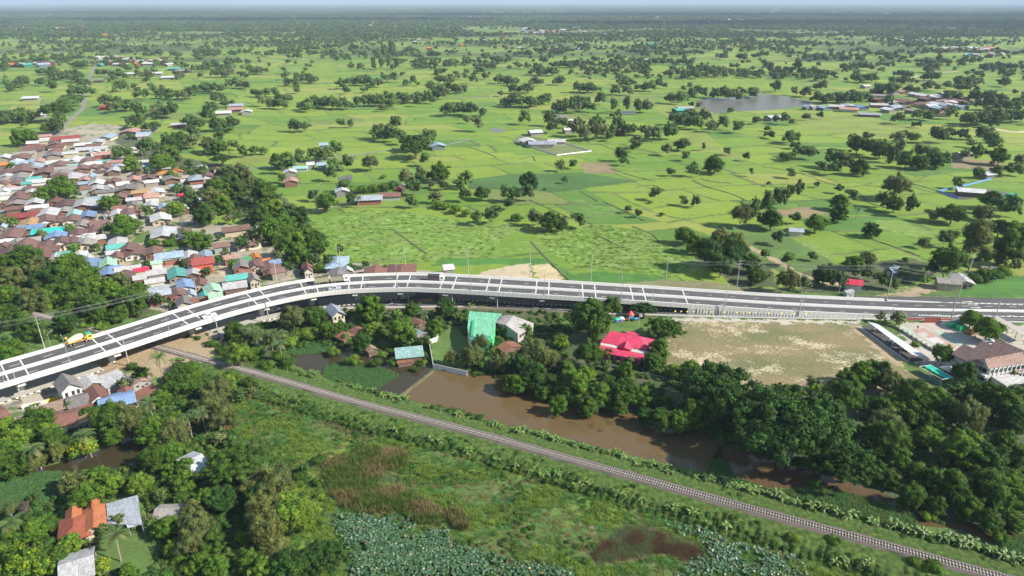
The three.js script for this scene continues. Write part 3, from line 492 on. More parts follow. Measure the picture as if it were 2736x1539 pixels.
{ // grain truck and its trailer
  const tarp = M([0.17, 0.13, 0.1], 0.95, { map: soilTex }), crate = M([0.3, 0.29, 0.19], 0.85);
  const side = (len, h) => { const q = [box(len, h, 0.1, 0, h / 2, 1.2), box(len, h, 0.1, 0, h / 2, -1.2), box(0.1, h, 2.3, len / 2 - 0.05, h / 2, 0), box(0.1, h, 2.3, -len / 2 + 0.05, h / 2, 0)]; for (let i = 0; i <= 7; i++) for (const z of [-1.28, 1.28]) q.push(box(0.09, h, 0.07, -len / 2 + 0.1 + i * (len - 0.2) / 7, h / 2, z)); return q; };
  let [p, t] = onRoad(907, 753.5, 7.6);
  const a = thing('cargo_truck', 'white cabbed truck with high khaki slatted body pulling a trailer on the viaduct', 'truck', p, t);
  truckChassis(a, 7.6, [-2.9, -1.7, 2.9]); truckCab(a, 2.0, [0.72, 0.72, 0.7]);
  const b1 = mesh('cargo_body', side(5.5, 2.0), crate, a); b1.position.set(-1.0, 1.05, 0); mesh('tarpaulin', box(5.3, 0.28, 2.2, -1.0, 2.98, 0), tarp, a);
  [p, t] = onRoad(861, 757.5, 7.6);
  const b = thing('truck_trailer', 'khaki slatted grain trailer coupled behind the white cabbed truck', 'trailer', p, t);
  truckChassis(b, 6.2, [-2.4, -1.2, 2.3]); mesh('drawbar', box(2.2, 0.15, 0.2, 3.9, 0.85, 0), darkSteel, b);
  const b2 = mesh('cargo_body', side(6.0, 2.0), crate, b); b2.position.set(0, 1.05, 0); mesh('tarpaulin', box(5.8, 0.28, 2.2, 0, 2.98, 0), tarp, b);
  [p, t] = onRoad(1165, 751, 7.35);
  const d = thing('cargo_truck', 'dark tarpaulin-covered truck with white cab on the viaduct right of the long truck', 'truck', p, t);
  truckChassis(d, 6.6, [-2.2, -1.1, 2.5]); truckCab(d, 1.75, [0.68, 0.7, 0.7], 1.8);
  mesh('cargo_body', box(4.9, 0.8, 2.3, -0.9, 1.4, 0), M([0.12, 0.07, 0.06], 0.8), d);
  mesh('tarpaulin', profile([[-3.35, 1.8], [1.55, 1.8], [1.5, 2.95], [-3.3, 2.95]], 2.35, 0.12), M([0.045, 0.047, 0.055], 0.7), d);
  // concrete mixer
  [p, t] = onRoad(213, 916, 7.6);
  const x = thing('concrete_mixer_truck', 'yellow concrete mixer truck with pale drum and green cab roof on the viaduct', 'truck', p, t), yel = [0.72, 0.42, 0.06];
  truckChassis(x, 8.2, [-3.0, -1.8, 2.0, 3.2], M([0.5, 0.25, 0.06], 0.7)); truckCab(x, 2.35, yel, 1.75);
  mesh('cab_roof', profile([[2.4, 2.45], [4.1, 2.45], [3.9, 2.9], [2.5, 2.9]], 2.2, 0.08), carPaint([0.03, 0.35, 0.2]), x);
  const drum = mesh('drum', new THREE.LatheGeometry([[0.02, -3], [0.55, -3], [0.75, -2.6], [1.15, -1.2], [1.25, 0], [1.2, 0.9], [0.85, 1.9], [0.4, 2.2], [0.02, 2.2]].map(([a2, b3]) => new THREE.Vector2(a2, b3)), 24), M([0.72, 0.64, 0.42], 0.5), x);
  drum.position.set(-0.6, 2.15, 0); drum.rotation.z = -Math.PI / 2 + 0.2;
  for (const [q, r] of [[-1.6, 1.0], [-0.7, 1.22], [0.3, 1.28]]) { const h = mesh('drum_band', new THREE.TorusGeometry(r, 0.05, 6, 24).rotateX(Math.PI / 2), M([0.7, 0.4, 0.05], 0.5), drum); h.position.y = q; }
  mesh('hopper', cyl(0.25, 0.6, 0.8, -3.7, 3.0, 0, 10), carPaint(yel), x); mesh('water_tank', cyl(0.35, 0.35, 1.7, 2.05, 1.7, 0, 12, Math.PI / 2), carPaint(yel), x);
  mesh('chute', box(1.2, 0.1, 0.5, -4.1, 1.7, 0, 0, 0.7), carPaint(yel), x); mesh('mudguard', box(2.6, 0.08, 2.4, -2.4, 1.25, 0), carPaint(yel), x);
}
// cars: van and cars parked at the school
const vanBody = profile([[-2.5, 0.4], [2.3, 0.4], [2.55, 0.8], [2.3, 1.15], [1.55, 2.1], [-2.4, 2.15], [-2.55, 1.2]], 1.8, 0.1), vanGlass = profile([[-2.3, 1.3], [1.75, 1.25], [1.3, 1.85], [-2.25, 1.9]], 1.84, 0.02);
{
  const p = g(2643, 922), v = thing('van', 'white minibus van parked in the schoolyard beside the big tree', 'van', p, 0.12);
  mesh('body', vanBody, carPaint([0.78, 0.78, 0.78]), v); mesh('side_window', vanGlass, glassDark, v); mesh('windscreen', box(0.05, 0.85, 1.5, 1.98, 1.55, 0, 0, 0.65), glassDark, v);
  for (const x of [-1.6, 1.65]) for (const z of [-0.82, 0.82]) wheel(v, x, z);
  for (const z of [-0.7, 0.7]) mesh('headlight', box(0.06, 0.18, 0.3, 2.48, 0.8, z), lampW, v);
}
const carBody = profile([[-2.15, 0.35], [2.1, 0.35], [2.2, 0.7], [1.1, 0.92], [-2.0, 0.98], [-2.2, 0.7]], 1.7), carCab = profile([[-1.6, 0.95], [1.1, 0.92], [0.4, 1.42], [-0.95, 1.45]], 1.42, 0.1), carGlass = profile([[-1.42, 1.0], [0.95, 0.97], [0.38, 1.33], [-0.85, 1.36]], 1.46, 0.02);
[[2350, 887, [0.3, 0.31, 0.32], 'grey car parked at the far end under the white carport'], [2392, 917, [0.6, 0.62, 0.64], 'silver car parked mid-way under the white carport'], [2400, 924, [0.3, 0.33, 0.38], 'blue-grey car beside the silver one under the white carport'], [2421, 938, [0.06, 0.06, 0.065], 'black car parked under the white carport']].forEach(([x, y, c, label]) => {
  const v = thing('parked_car', label, 'car', g(x, y), -0.55, 'cars under the carport'), m = carPaint(c);
  mesh('body', carBody, m, v); mesh('cabin', carCab, m, v); mesh('side_window', carGlass, glassDark, v);
  for (const a of [-1.35, 1.35]) for (const z of [-0.76, 0.76]) wheel(v, a, z, 0.32);
  for (const z of [-0.6, 0.6]) mesh('headlight', box(0.05, 0.14, 0.3, 2.18, 0.65, z), lampW, v);
});
function motorbike(label, p, turn, color) {
  const v = thing('motorcycle', label, 'motorcycle', p, turn, 'motorcycles');
  for (const x of [-0.6, 0.6]) { const w = mesh('wheel', wheelT, rubber, v); w.position.set(x, 0.29, 0); w.scale.set(0.62, 0.62, 0.5); }
  mesh('body', profile([[-0.6, 0.5], [0.2, 0.35], [0.5, 0.9], [0.3, 0.95], [0.05, 0.65], [-0.7, 0.72]], 0.26, 0.05), carPaint(color), v); mesh('seat', box(0.7, 0.1, 0.26, -0.3, 0.78, 0), blackPaint, v); mesh('handlebar', cyl(0.02, 0.02, 0.65, 0.42, 1.0, 0, 6, Math.PI / 2), steel, v);
}
motorbike('red motorcycle standing on the kerbed island under the viaduct', g(1068, 797).setY(0.15), 0.2, [0.5, 0.04, 0.04]);
motorbike('red motorcycle in the shade under the viaduct left of the concrete apron', g(548, 873), 0.7, [0.4, 0.05, 0.1]);
motorbike('motorcycle parked at the back of the schoolyard tree', g(2604, 903), 1.2, [0.06, 0.06, 0.07]);
// ---------- plants: crowns are many small leaf faces gathered in clumps ----------
function crownGeo(seed, o) {
  const r = rngOf(seed), cl = [], pos = [], nor = [], col = [], v = new THREE.Vector3(), n = new THREE.Vector3(), a = new THREE.Vector3(), b = new THREE.Vector3();
  const dir = (out, down = -1) => { do { out.set(r() * 2 - 1, r() * 2 - 1, r() * 2 - 1); } while (out.lengthSq() > 1 || out.lengthSq() < 0.01); out.normalize(); if (out.y < down) out.y = -out.y; return out; };
  for (let i = 0; i < o.clumps; i++) {
    dir(v, o.down ?? -0.35); const k = i < o.clumps * 0.2 ? 0.35 * r() : 0.55 + 0.3 * r(), w = 1 + 0.35 * noise(v.x * 1.4 + seed, v.z * 1.4 + v.y);
    const tone = 0.7 + 0.62 * r(), c = { x: v.x * o.rx * k * w, y: o.cy + v.y * o.ry * k * w, z: v.z * o.rx * k * w, r: o.cr * (0.65 + 0.7 * r()), ax: 0.7 + 0.75 * r(), ay: 0.6 + 0.7 * r(), az: 0.7 + 0.75 * r(), tone, hue: r() };
    cl.push(c);
  }
  const put = (p, nn, cc) => { pos.push(p.x, p.y, p.z); nor.push(nn.x, nn.y, nn.z); col.push(cc[0], cc[1], cc[2]); };
  const ico = new THREE.IcosahedronGeometry(1, 1), ip = ico.attributes.position;
  for (const c of cl) {   // twiggy heart of each clump
    const cc = [0.62 * c.tone, 0.6 * c.tone, 0.55 * c.tone], jit = new Map();
    for (let i = 0; i < ip.count; i++) { v.fromBufferAttribute(ip, i); const key = v.x.toFixed(3) + v.y.toFixed(3) + v.z.toFixed(3); if (!jit.has(key)) jit.set(key, 0.5 + 0.25 * r()); const j = jit.get(key) * c.r; n.copy(v); v.set(c.x + v.x * j * c.ax, c.y + v.y * j * c.ay * (o.sq ?? 0.8), c.z + v.z * j * c.az); put(v, n, cc); }
  }
  for (let i = 0; i < o.leaves; i++) {
    const c = cl[Math.floor(r() * cl.length)], q = 0.55 + 0.75 * Math.sqrt(r());
    dir(v, -0.6); n.copy(v);
    const x = c.x + v.x * c.r * q * c.ax, y = c.y + v.y * c.r * q * c.ay * (o.sq ?? 0.8), z = c.z + v.z * c.r * q * c.az;
    if (y < (o.floor ?? 0.02)) continue;
    a.set(r() - 0.5, r() - 0.5, r() - 0.5).multiplyScalar(o.loose ?? 1.1); v.add(a).normalize();   // facing of the leaf
    a.set(r() - 0.5, (r() - 0.5) - (o.droop ?? 0), r() - 0.5).cross(v).normalize(); b.crossVectors(v, a);
    const s = o.leaf * (0.6 + 0.8 * r()), l = s * (o.long ?? 1.3), br = c.tone * (0.82 + 0.36 * r()), h = c.hue - 0.5 + (r() - 0.5) * 0.5;
    let cc = [br * (1 + 0.3 * h), br, br * (1 - 0.25 * h)];
    if (o.flower && r() < o.flower * (c.hue > 0.45 ? 1.6 : 0.3) && n.y > -0.1) cc = [4.6, 2.5, 0.6];
    n.multiplyScalar(0.75).addScaledVector(v, 0.45).normalize();
    const p = new THREE.Vector3(x, y, z);
    put(p.clone().addScaledVector(a, s), n, cc); put(p.clone().addScaledVector(b, l), n, cc); put(p.clone().addScaledVector(a, -s), n, cc);
  }
  const q = new THREE.BufferGeometry();
  q.setAttribute('position', new THREE.Float32BufferAttribute(pos, 3)); q.setAttribute('normal', new THREE.Float32BufferAttribute(nor, 3)); q.setAttribute('color', new THREE.Float32BufferAttribute(col, 3));
  return q;
}
function trunkGeo(seed, h, r0, limbs, spread) {   // tapered trunk with limbs into the crown
  const r = rngOf(seed), list = [], add = (p, q, a, b) => { const d = q.clone().sub(p), c = new THREE.CylinderGeometry(b, a, d.length(), 6, 1); c.translate(0, d.length() / 2, 0); c.applyQuaternion(new THREE.Quaternion().setFromUnitVectors(new THREE.Vector3(0, 1, 0), d.normalize())); c.translate(p.x, p.y, p.z); list.push(c); };
  const lean = new THREE.Vector3((r() - 0.5) * 0.1, h, (r() - 0.5) * 0.1); add(new THREE.Vector3(0, -0.02, 0), lean, r0 * 1.25, r0 * 0.8);
  for (let i = 0; i < limbs; i++) { const t = i / limbs * 6.28 + r(), q = new THREE.Vector3(Math.cos(t) * spread * (0.7 + 0.5 * r()), h + spread * (0.5 + 0.6 * r()), Math.sin(t) * spread * (0.7 + 0.5 * r())); add(lean, q, r0 * 0.55, r0 * 0.15); }
  return mergeGeometries(list);
}
const leafMat = (c) => new THREE.MeshPhysicalMaterial({ color: C(...c), vertexColors: true, roughness: 0.9, specularIntensity: 0.25, transmission: 0.3, thickness: 0, side: THREE.DoubleSide });
const LEAF = { dark: leafMat([0.06, 0.125, 0.015]), deep: leafMat([0.04, 0.098, 0.016]), mid: leafMat([0.088, 0.175, 0.018]), light: leafMat([0.14, 0.235, 0.026]), olive: leafMat([0.12, 0.15, 0.045]), yellow: leafMat([0.15, 0.175, 0.045]), grey: leafMat([0.13, 0.115, 0.085]) };
const bark = M([0.16, 0.13, 0.1], 0.95), paleBark = M([0.34, 0.3, 0.25], 0.9);
// unit plants, one metre across the crown
const round_ = (n, leaves, leaf, cl = 105) => [...Array(n)].map((_, i) => crownGeo(100 + i * 7 + leaves, { clumps: cl, rx: 0.47, ry: 0.4 + 0.05 * (i % 3), cy: 0.45, cr: 0.092, leaves, leaf, down: -0.75 }));
const SHAPE = {
  round: { geo: round_(6, 10000, 0.025), kh: 0.44, trunk: [0.16, 0.03, 6, 0.22] },
  umbrella: { geo: [0, 1, 2].map((i) => crownGeo(300 + i * 3, { clumps: 260, rx: 0.56, ry: 0.22, cy: 0.33, cr: 0.047, leaves: 24000, leaf: 0.0135, sq: 0.62, down: -0.12 })), kh: 0.36, trunk: [0.13, 0.028, 7, 0.28] },
  tall: { geo: [0, 1].map((i) => crownGeo(400 + i * 3, { clumps: 70, rx: 0.42, ry: 0.95, cy: 1.15, cr: 0.14, leaves: 7500, leaf: 0.024, sq: 1.1, long: 1.8 })), kh: 1.2, trunk: [0.55, 0.03, 4, 0.3] },
  feather: { geo: [0, 1].map((i) => crownGeo(500 + i * 3, { clumps: 105, rx: 0.48, ry: 0.47, cy: 0.48, cr: 0.088, leaves: 11500, leaf: 0.013, sq: 1.15, long: 3.0, droop: 0.6 })), kh: 0.48, trunk: [0.2, 0.02, 6, 0.22] },
  shrub: { geo: [0, 1, 2].map((i) => crownGeo(600 + i * 3, { clumps: 16, rx: 0.4, ry: 0.26, cy: 0.26, cr: 0.18, leaves: 2600, leaf: 0.032, floor: 0.0 })), kh: 0.26, trunk: [0.06, 0.02, 3, 0.15] },
  flowering: { geo: [0, 1].map((i) => crownGeo(700 + i * 3, { clumps: 60, rx: 0.46, ry: 0.38, cy: 0.46, cr: 0.105, leaves: 7500, leaf: 0.026, flower: 0.16 })), kh: 0.52, trunk: [0.2, 0.03, 5, 0.24] },
  sparse: { geo: [0, 1].map((i) => crownGeo(800 + i * 3, { clumps: 22, rx: 0.42, ry: 0.42, cy: 0.62, cr: 0.12, leaves: 3000, leaf: 0.02, loose: 2 })), kh: 0.6, trunk: [0.26, 0.028, 8, 0.32] },
  far: { geo: [0, 1, 2, 3].map((i) => crownGeo(900 + i * 3, { clumps: 14, rx: 0.44, ry: 0.36, cy: 0.42, cr: 0.16, leaves: 420, leaf: 0.06, down: -0.6 })), kh: 0.5 },
};
for (const k of Object.keys(SHAPE)) if (SHAPE[k].trunk) SHAPE[k].trunkGeo = SHAPE[k].geo.map((_, i) => trunkGeo(40 + i + k.length * 9, ...SHAPE[k].trunk));
//          shape, leaf colours, words, name
const KIND = { b: ['round', ['dark', 'dark', 'deep', 'mid', 'dark', 'mid', 'olive'], 'dark green round-crowned tree', 'broadleaf_tree'], m: ['round', ['mid', 'mid', 'light', 'dark'], 'fresh green bushy tree', 'broadleaf_tree'], o: ['feather', ['olive', 'olive', 'dark'], 'olive-green fine-leaved tree', 'fine_leaved_tree'], y: ['feather', ['yellow', 'light', 'yellow'], 'yellowish green feathery tree', 'fine_leaved_tree'], r: ['umbrella', ['deep', 'deep', 'dark'], 'wide umbrella-shaped rain tree', 'rain_tree'], e: ['tall', ['olive', 'mid', 'dark'], 'tall narrow tree', 'tall_tree'], s: ['shrub', ['mid', 'dark', 'light'], 'low green shrub', 'shrub'], k: ['feather', ['dark', 'deep'], 'dark dense bamboo thicket', 'bamboo_thicket'], f: ['flowering', ['mid', 'light'], 'green tree flecked with yellow flowers', 'flowering_tree'], x: ['sparse', ['grey', 'olive'], 'sparse greyish half-bare tree', 'half_bare_tree'], p: ['palm'], };
const survey = [];   // [kind, x, y, width] in photo coordinates
const T = (ox, oy, text) => { for (const t of text.split(' ')) { const [k, x, y, w] = t.match(/^([a-z])(-?\d+),(-?\d+),?(\d*)$/).slice(1); survey.push([k, ox + x * 0.276, oy + y * 0.276, (w || 100) * 0.276]); } };
survey.push(['r', 2122, 1140, 330], ['r', 2262, 1236, 185], ['r', 1912, 1040, 235]);
T(1360, 760, 'b790,370,430 r1500,430,380 r1310,240,240 o1000,220,230 b270,900,380 o250,690,360 o770,700,290 b640,1000,360 b880,1080,290 b1120,1080,300 b1300,1090,290 m1510,1150,190 b1380,750,210 b1200,740,130 m960,690,110 m1450,640,230 m1130,860,210 m500,570,160 o1790,1080,270 b1780,1290,300 b1950,1330,260 b1650,1350,260 b1480,1330,250 b1330,1290,230 b2270,1190,300 b2350,1260,260 m1600,840,200 m1760,840,200 s1160,240,70 x930,770,110 x1050,840,110 m560,810,170 m330,1060,170 m480,1060,190 m560,940,210 m750,890,210 b120,800,260 b60,980,240 o400,720,220 b950,960,200 f1150,950,170 m1060,1180,220 b760,1180,240 b480,1180,220 s90,470,140 m170,450,150');
T(680, 760, 'o370,340,250 b580,300,260 b700,460,210 m830,430,160 b1120,250,280 m1150,450,210 b1030,580,230 b1430,480,310 b1530,230,170 p1650,280 b1850,250,210 b1740,430,190 m1380,300,150 s770,660,140 s950,740,170 s1640,760,90 o1910,730,160 o2100,700,270 m2230,780,160 o2400,770,220 o2190,590,190 m2400,450,130 o2300,650,160 b2460,960,210 p40,490 p150,470 p230,480 p245,560 m130,570,160 m60,650,140 s480,490,210 s330,560,210 y1960,300,130 s240,700,180 s330,770,170 s120,790,160 s1180,770,140 s1250,690,120 s1330,760,120 m880,520,120 m1650,560,140 x1790,330,90 s560,500,160 m700,360,110 s1480,740,90 s1560,820,90');
T(0, 760, 'b90,130,240 b330,170,290 b520,110,270 b720,60,310 b900,200,290 b1090,120,290 m1150,290,210 b1290,180,290 m700,240,180 b960,330,210 b1340,100,210 p220,80 m80,330,300 b300,430,260 b640,390,240 b430,500,160 b120,640,290 b60,560,160 b1530,150,150 m1650,190,100 b2270,460,210 p2370,420 p2450,440 p2510,450 b2300,560,170 p1520,690 m1370,880,190 m1220,990,160 s1130,840,70 s1280,800,110 m660,1200,130 o1150,1220,190 o1050,1330,360 o1250,1330,310 p1450,1140 b1560,1110,210 b1740,960,310 b1850,900,260 o2050,1150,330 o2150,1300,310 p1820,1300 m1700,1350,260 m350,1330,340 m250,1400,310 m60,1400,260 o2120,1020,260 p1960,1240 m2300,1090,160 m470,1420,210 s60,230,180 s240,300,160 s450,210,160 s620,270,140 s860,390,160 s1000,420,150 s1750,810,200 s1850,800,160 s1660,900,180 y2320,700,260 s2150,650,160 m2450,680,180 s2050,580,140 b2400,560,160 m840,1250,170 s560,1190,120 s2230,900,180 s2400,960,180 y2420,1050,120 m2200,960,200');
T(0, 1139, 'm130,150,310 p330,190 b500,150,290 f800,190,270 p820,60 m1090,110,210 b1500,60,360 o1700,80,310 y2120,120,160 o2230,160,160 m60,270,310 y330,350,230 m100,390,310 y560,260,210 b720,560,270 b950,490,260 m1080,570,260 m850,690,310 m1360,570,240 o1500,310,290 b1650,240,260 m1800,410,230 m1780,540,260 r2250,350,620 r2150,690,370 y2450,600,270 y2480,900,220 y2350,1100,170 b1860,800,260 o1900,990,360 o1850,1150,310 b1620,980,270 f1470,960,160 b1150,940,190 b1000,1030,160 x900,1160,190 m690,1170,270 b430,1190,260 m330,1000,310 m500,960,210 p60,930 m100,1110,260 f200,1330,410 f420,1370,260 f980,1350,190 m700,800,160 y330,700,110 y1680,1190,190 p1100,1060 m1950,1310,260 m2100,1360,260 m1240,1410,210 x100,810,190 x225,790,170 m1330,830,160 f1420,890,140 m1560,690,160 b2400,1300,260 m1640,450,170 b2000,700,230 b2050,1130,260 s1730,1280,160 s1830,1380,200 m560,1320,230 b760,1330,200 m40,1250,230 s1420,700,120 b1750,700,180');
T(680, 1139, 'o190,550,410 y350,890,430 y150,1020,410 y500,870,310 y60,800,310 y200,1200,310 r620,1270,540 b350,1370,430 m100,1410,310 b30,680,260 s630,330,150 s440,480,160 s620,550,120 y480,430,130 s640,690,130');
T(2036, 1139, 'o1230,150,430 b1300,300,260 m1030,150,90 b1600,100,290 m1100,430,130 b1500,480,260 o1450,690,280 b1650,560,290 b1850,580,360 b1900,250,360 m2040,180,230 b2200,300,360 b2350,170,310 b2150,600,410 b2300,750,360 b2400,550,310 b2200,930,260 b2450,950,190 b2480,300,220 s520,560,140 b1250,520,210 b2000,780,310 b2480,720,260 b1700,780,220 s1350,760,150 s1600,870,160 s1550,720,200 b1000,320,220 s2300,1080,180 s700,1110,170 s300,1090,140 s1650,1370,200 s1480,1330,170');
T(2036, 760, 'b1310,330,160 x1160,310,120 o1750,690,230 b1970,870,260 b2030,330,240 b2190,440,290 b980,880,310 b830,930,260 b1120,880,310 b1230,960,260 m300,1080,260 m530,1100,260 o820,1130,360 b1150,1210,260 m1450,1100,360 b1300,1160,260 m1700,1120,310 b1560,1200,260 o1200,1360,360 b1430,1320,210 o2000,1300,360 b2200,1080,360 b2350,1180,360 b2450,1030,160 m1850,1030,130 b2450,1330,260 s2330,560,60 m500,970,160 b2050,1070,260 b1800,1250,300 s1480,590,110 m2420,890,120 b700,1010,200 b1650,1330,260 s2290,550,80');
T(2036, 380, 'b950,240,190 b780,190,180 b660,180,160 o700,260,130 o580,235,120 b280,305,110 b350,90,160 b300,140,90 b205,135,80 b65,400,60 e350,440,110 e270,470,110 e210,510,110 e140,510,110 e60,560,120 b880,520,150 b750,590,170 b740,700,180 b525,780,230 b90,760,220 m320,740,120 b160,940,140 p930,640 o1300,440,270 b1160,580,140 b1280,610,170 e1460,590,120 b740,460,90 b530,415,60 b1890,410,110 b1850,690,240 b1720,700,140 b1640,720,140 b1760,950,160 b1060,850,170 e2080,950,280 o1800,1170,340 b2300,830,210 b2450,870,210 b2400,1060,340 b2150,680,190 b2300,640,160 b2440,660,160 b2230,560,210 b2440,590,160 b2270,290,130 b2390,270,140 b2480,270,130 b2090,295,120 b2250,30,160 b1750,150,240 b1640,130,160 b1450,160,210 e1270,110,130 b1150,80,180 b1050,60,160 b930,40,180 e1340,60,120 m1550,90,160 b2300,140,190 b2100,130,160 o2480,190,110 b250,1140,150 m490,1110,100 b890,1160,190 o1020,1130,180 b1040,1280,160 m910,1260,140 b600,1290,210 m740,1360,160 o250,1370,240 y1180,1350,160 b1390,1270,160 m1270,1390,110 y1540,1310,150 m1640,1230,130 s1390,1140,70 o400,1380,140 b30,1300,110 m2450,1200,130 s2200,1290,240 s2050,1330,160 s2320,1270,180 b1560,980,120 s1850,900,130 m2150,1130,160');
T(1360, 380, 'b497,240,110 b622,215,95 o1085,130,125 b1120,185,105 o1225,30,135 o1530,75,120 b1695,30,125 e1885,30,45 o1715,135,100 x2110,75,85 o2295,145,80 b1990,215,200 b1785,280,130 b1570,290,95 e2350,275,50 b1410,505,140 s1365,580,55 y1690,570,105 m1810,590,105 m1155,655,85 m1255,700,80 b260,750,160 b410,770,230 o510,810,140 o680,765,160 b1710,900,210 b60,520,160 b190,390,200 m170,500,160 x540,360,70 o2260,720,230 e2380,650,150 e2500,560,130 b2500,750,160 k1940,1100,320 k2150,1090,320 m1800,1000,190 y2200,980,210 b2330,1180,210 b2400,1300,190 m2480,1100,110 s1480,700,65 s75,735,120 s345,455,40 k2050,1200,240 y2050,930,200');
T(680, 380, 'b1520,165,75 b1650,180,130 b1790,300,200 o1600,310,110 o1460,350,150 b1590,380,140 m1690,330,100 m1830,420,110 m1720,410,90 b1750,540,130 b1520,590,120 b2040,375,150 b1980,410,120 b2040,530,130 b2200,490,170 b2440,520,150 m2350,660,110 o2160,740,140 m2290,730,150 b2510,740,60 b270,160,210 b330,200,160 b440,110,100 b240,250,140 b560,120,160 b700,120,120 m780,70,160 r1560,60,280 b760,230,120 b890,220,140 o1120,200,170 b740,320,140 m270,360,90 p260,510 b100,520,260 m700,590,210 p690,480 y560,520,120 b940,560,120 p1000,540 b1540,450,160 s1250,340,65 s1050,460,130 s1150,450,130 s1250,440,130 s1340,420,120 s950,460,130 m870,420,160 b60,700,210 m190,640,230 m280,800,260 b440,720,200 b330,690,160 m160,880,260 b380,1000,310 b590,1000,230 m500,900,210 b640,960,140 m320,1060,210 e830,1030,70 b430,1120,190 m700,1170,130 y560,1160,160 y330,1230,140 m940,1230,130 b1070,1190,90 b1260,1230,90 m60,950,160 s1850,620,130 s1950,660,130 s2050,690,120 s1780,610,120 b2470,600,130 m250,1130,150 s620,1230,140 s500,1260,130');
T(0, 380, 'b100,1200,260 b250,1150,310 b380,1230,260 b560,1330,310 b700,1270,360 b850,1300,260 m420,1350,260 b120,1350,290 b1150,1380,260 m950,1400,210 b600,470,240 b700,480,160 m430,510,190 y620,520,110 m1050,600,180 m1120,560,100 m1350,290,100 p1430,260 m1200,830,260 m1310,830,160 m1050,850,130 b680,850,110 b400,910,100 f250,850,60 m710,1030,130 b930,1030,80 b1430,680,140 b1420,1180,100 b1780,1190,100 m2000,1270,110 m1700,640,190 p1740,700 p1880,680 b1960,720,210 p2080,690 b2050,560,260 b2150,600,210 b2060,420,170 b2150,450,210 m1830,920,130 b1950,960,210 m2120,930,70 x2220,730,120 m1680,940,90 y2260,1190,110 b1700,480,90 m1920,280,90 r2140,160,200 b2220,290,140 b2330,360,260 b2250,430,210 o2430,500,160 b1600,170,210 b1550,200,210 b1680,60,190 m1640,100,190 p1370,80 m1270,210,170 b1150,100,150 b1410,60,160 b2080,20,210 b2350,100,110 b2460,90,90 m2400,350,130 m2130,1150,110 m2190,1070,110 m2440,930,160 m2350,1000,140 s1480,980,120 s1630,980,120 s1800,970,120 m40,780,130 b130,780,110 b110,230,80');
T(0, 0, 'b490,1210,200 b240,1330,180 b650,920,230 b760,850,180 b810,780,130 r520,1070,300 b640,1020,160 b170,1040,310 b60,1080,230 m330,1120,80 m230,1205,65 m590,1160,130 b95,845,85 b170,790,110 o500,840,110 b430,780,70 b370,800,70 b1180,830,120 b1110,950,160 b1200,1010,150 b1350,920,120 b1470,860,100 b1560,900,120 b1740,890,160 b1850,860,130 b1990,830,140 b2120,840,130 b2240,800,120 b2340,800,130 b1620,1040,210 b1530,1040,160 b1350,1080,140 b1250,1180,90 b1360,1180,140 b1430,1230,100 b1790,1310,260 b1690,1350,190 b1870,1320,160 b2080,950,100 b2160,940,70 b2195,1010,80 b2490,900,80 b2060,1050,130 b1900,1140,240 b2160,1150,260 m1850,1180,160 m2000,1100,160 b2080,1380,200 x2120,1310,100 b1430,775,50 b1100,765,60 b1740,700,130 b1420,710,100 b1330,725,80 b690,640,260 b800,600,130 b640,540,130 b420,560,130 b110,580,140 b240,430,100 b470,650,150 b570,700,140 b720,730,140 b220,540,70 m1120,690,150 m1000,680,140 m1240,640,110 b1110,560,90 b1900,560,70 b1920,640,120 b2040,620,110 b2250,570,130 b2020,490,130 b2250,490,110 b2170,690,120 b2170,640,110 b2450,670,110 b2390,600,50 b1700,490,130 b1520,490,90 b1410,490,60 b1220,470,110 b870,470,100 b790,520,60 b30,650,80 b100,250,0'.replace(' b100,250,0', ''));
T(680, 0, 'b430,1190,200 b1250,1260,180 m1370,1210,140 b1330,1310,160 r1560,1360,290 b1700,1360,160 o840,1190,100 o930,1205,70 b480,1000,140 b600,980,140 b700,980,160 m880,990,150 m1000,985,110 b1100,960,160 b1190,960,140 o1310,930,130 b1430,930,140 b1560,930,140 b1680,930,160 b1770,920,120 b1750,830,160 b1880,840,140 b1990,830,150 o1960,980,270 b2100,1070,140 b2200,1090,80 b1310,1020,100 o1580,990,90 o2050,1165,70 o2160,1210,140 b2470,940,200 b2380,905,60 b200,970,190 b110,900,100 o60,980,110 b250,950,130 b410,870,80 o510,1040,100 b890,875,80 b1050,875,60 b830,820,100 b950,760,160 b1080,760,140 b1180,780,140 b1340,755,90 b1530,790,80 b1820,740,150 b1960,740,90 b1800,660,130 x2120,750,100 b2220,740,55 b2400,730,170 b2480,770,140 b2190,670,90 b2130,640,50 b2060,580,100 b1890,580,120 b1720,600,120 b1580,620,100 b1630,620,70 e1150,590,60 e1230,600,60 e1300,590,60 e1380,600,60 e1260,470,70 e1330,430,70 e1200,520,60 b30,680,90 b520,730,160 b410,740,80 b330,780,110 b680,500,80 b580,490,100 b310,440,130 b570,430,120 b700,430,100 b790,430,80 b960,430,110 b380,370,110 b530,360,80 b930,370,80 b1080,410,50 b1120,350,90 b320,500,70 b410,530,90 b440,490,60 b860,545,60 b1030,520,50 b1580,530,80 b1780,530,60 b1690,530,60 b1500,480,70 b2240,520,90 b2420,570,90 b2350,560,100 b2280,620,120 m1240,1330,110');
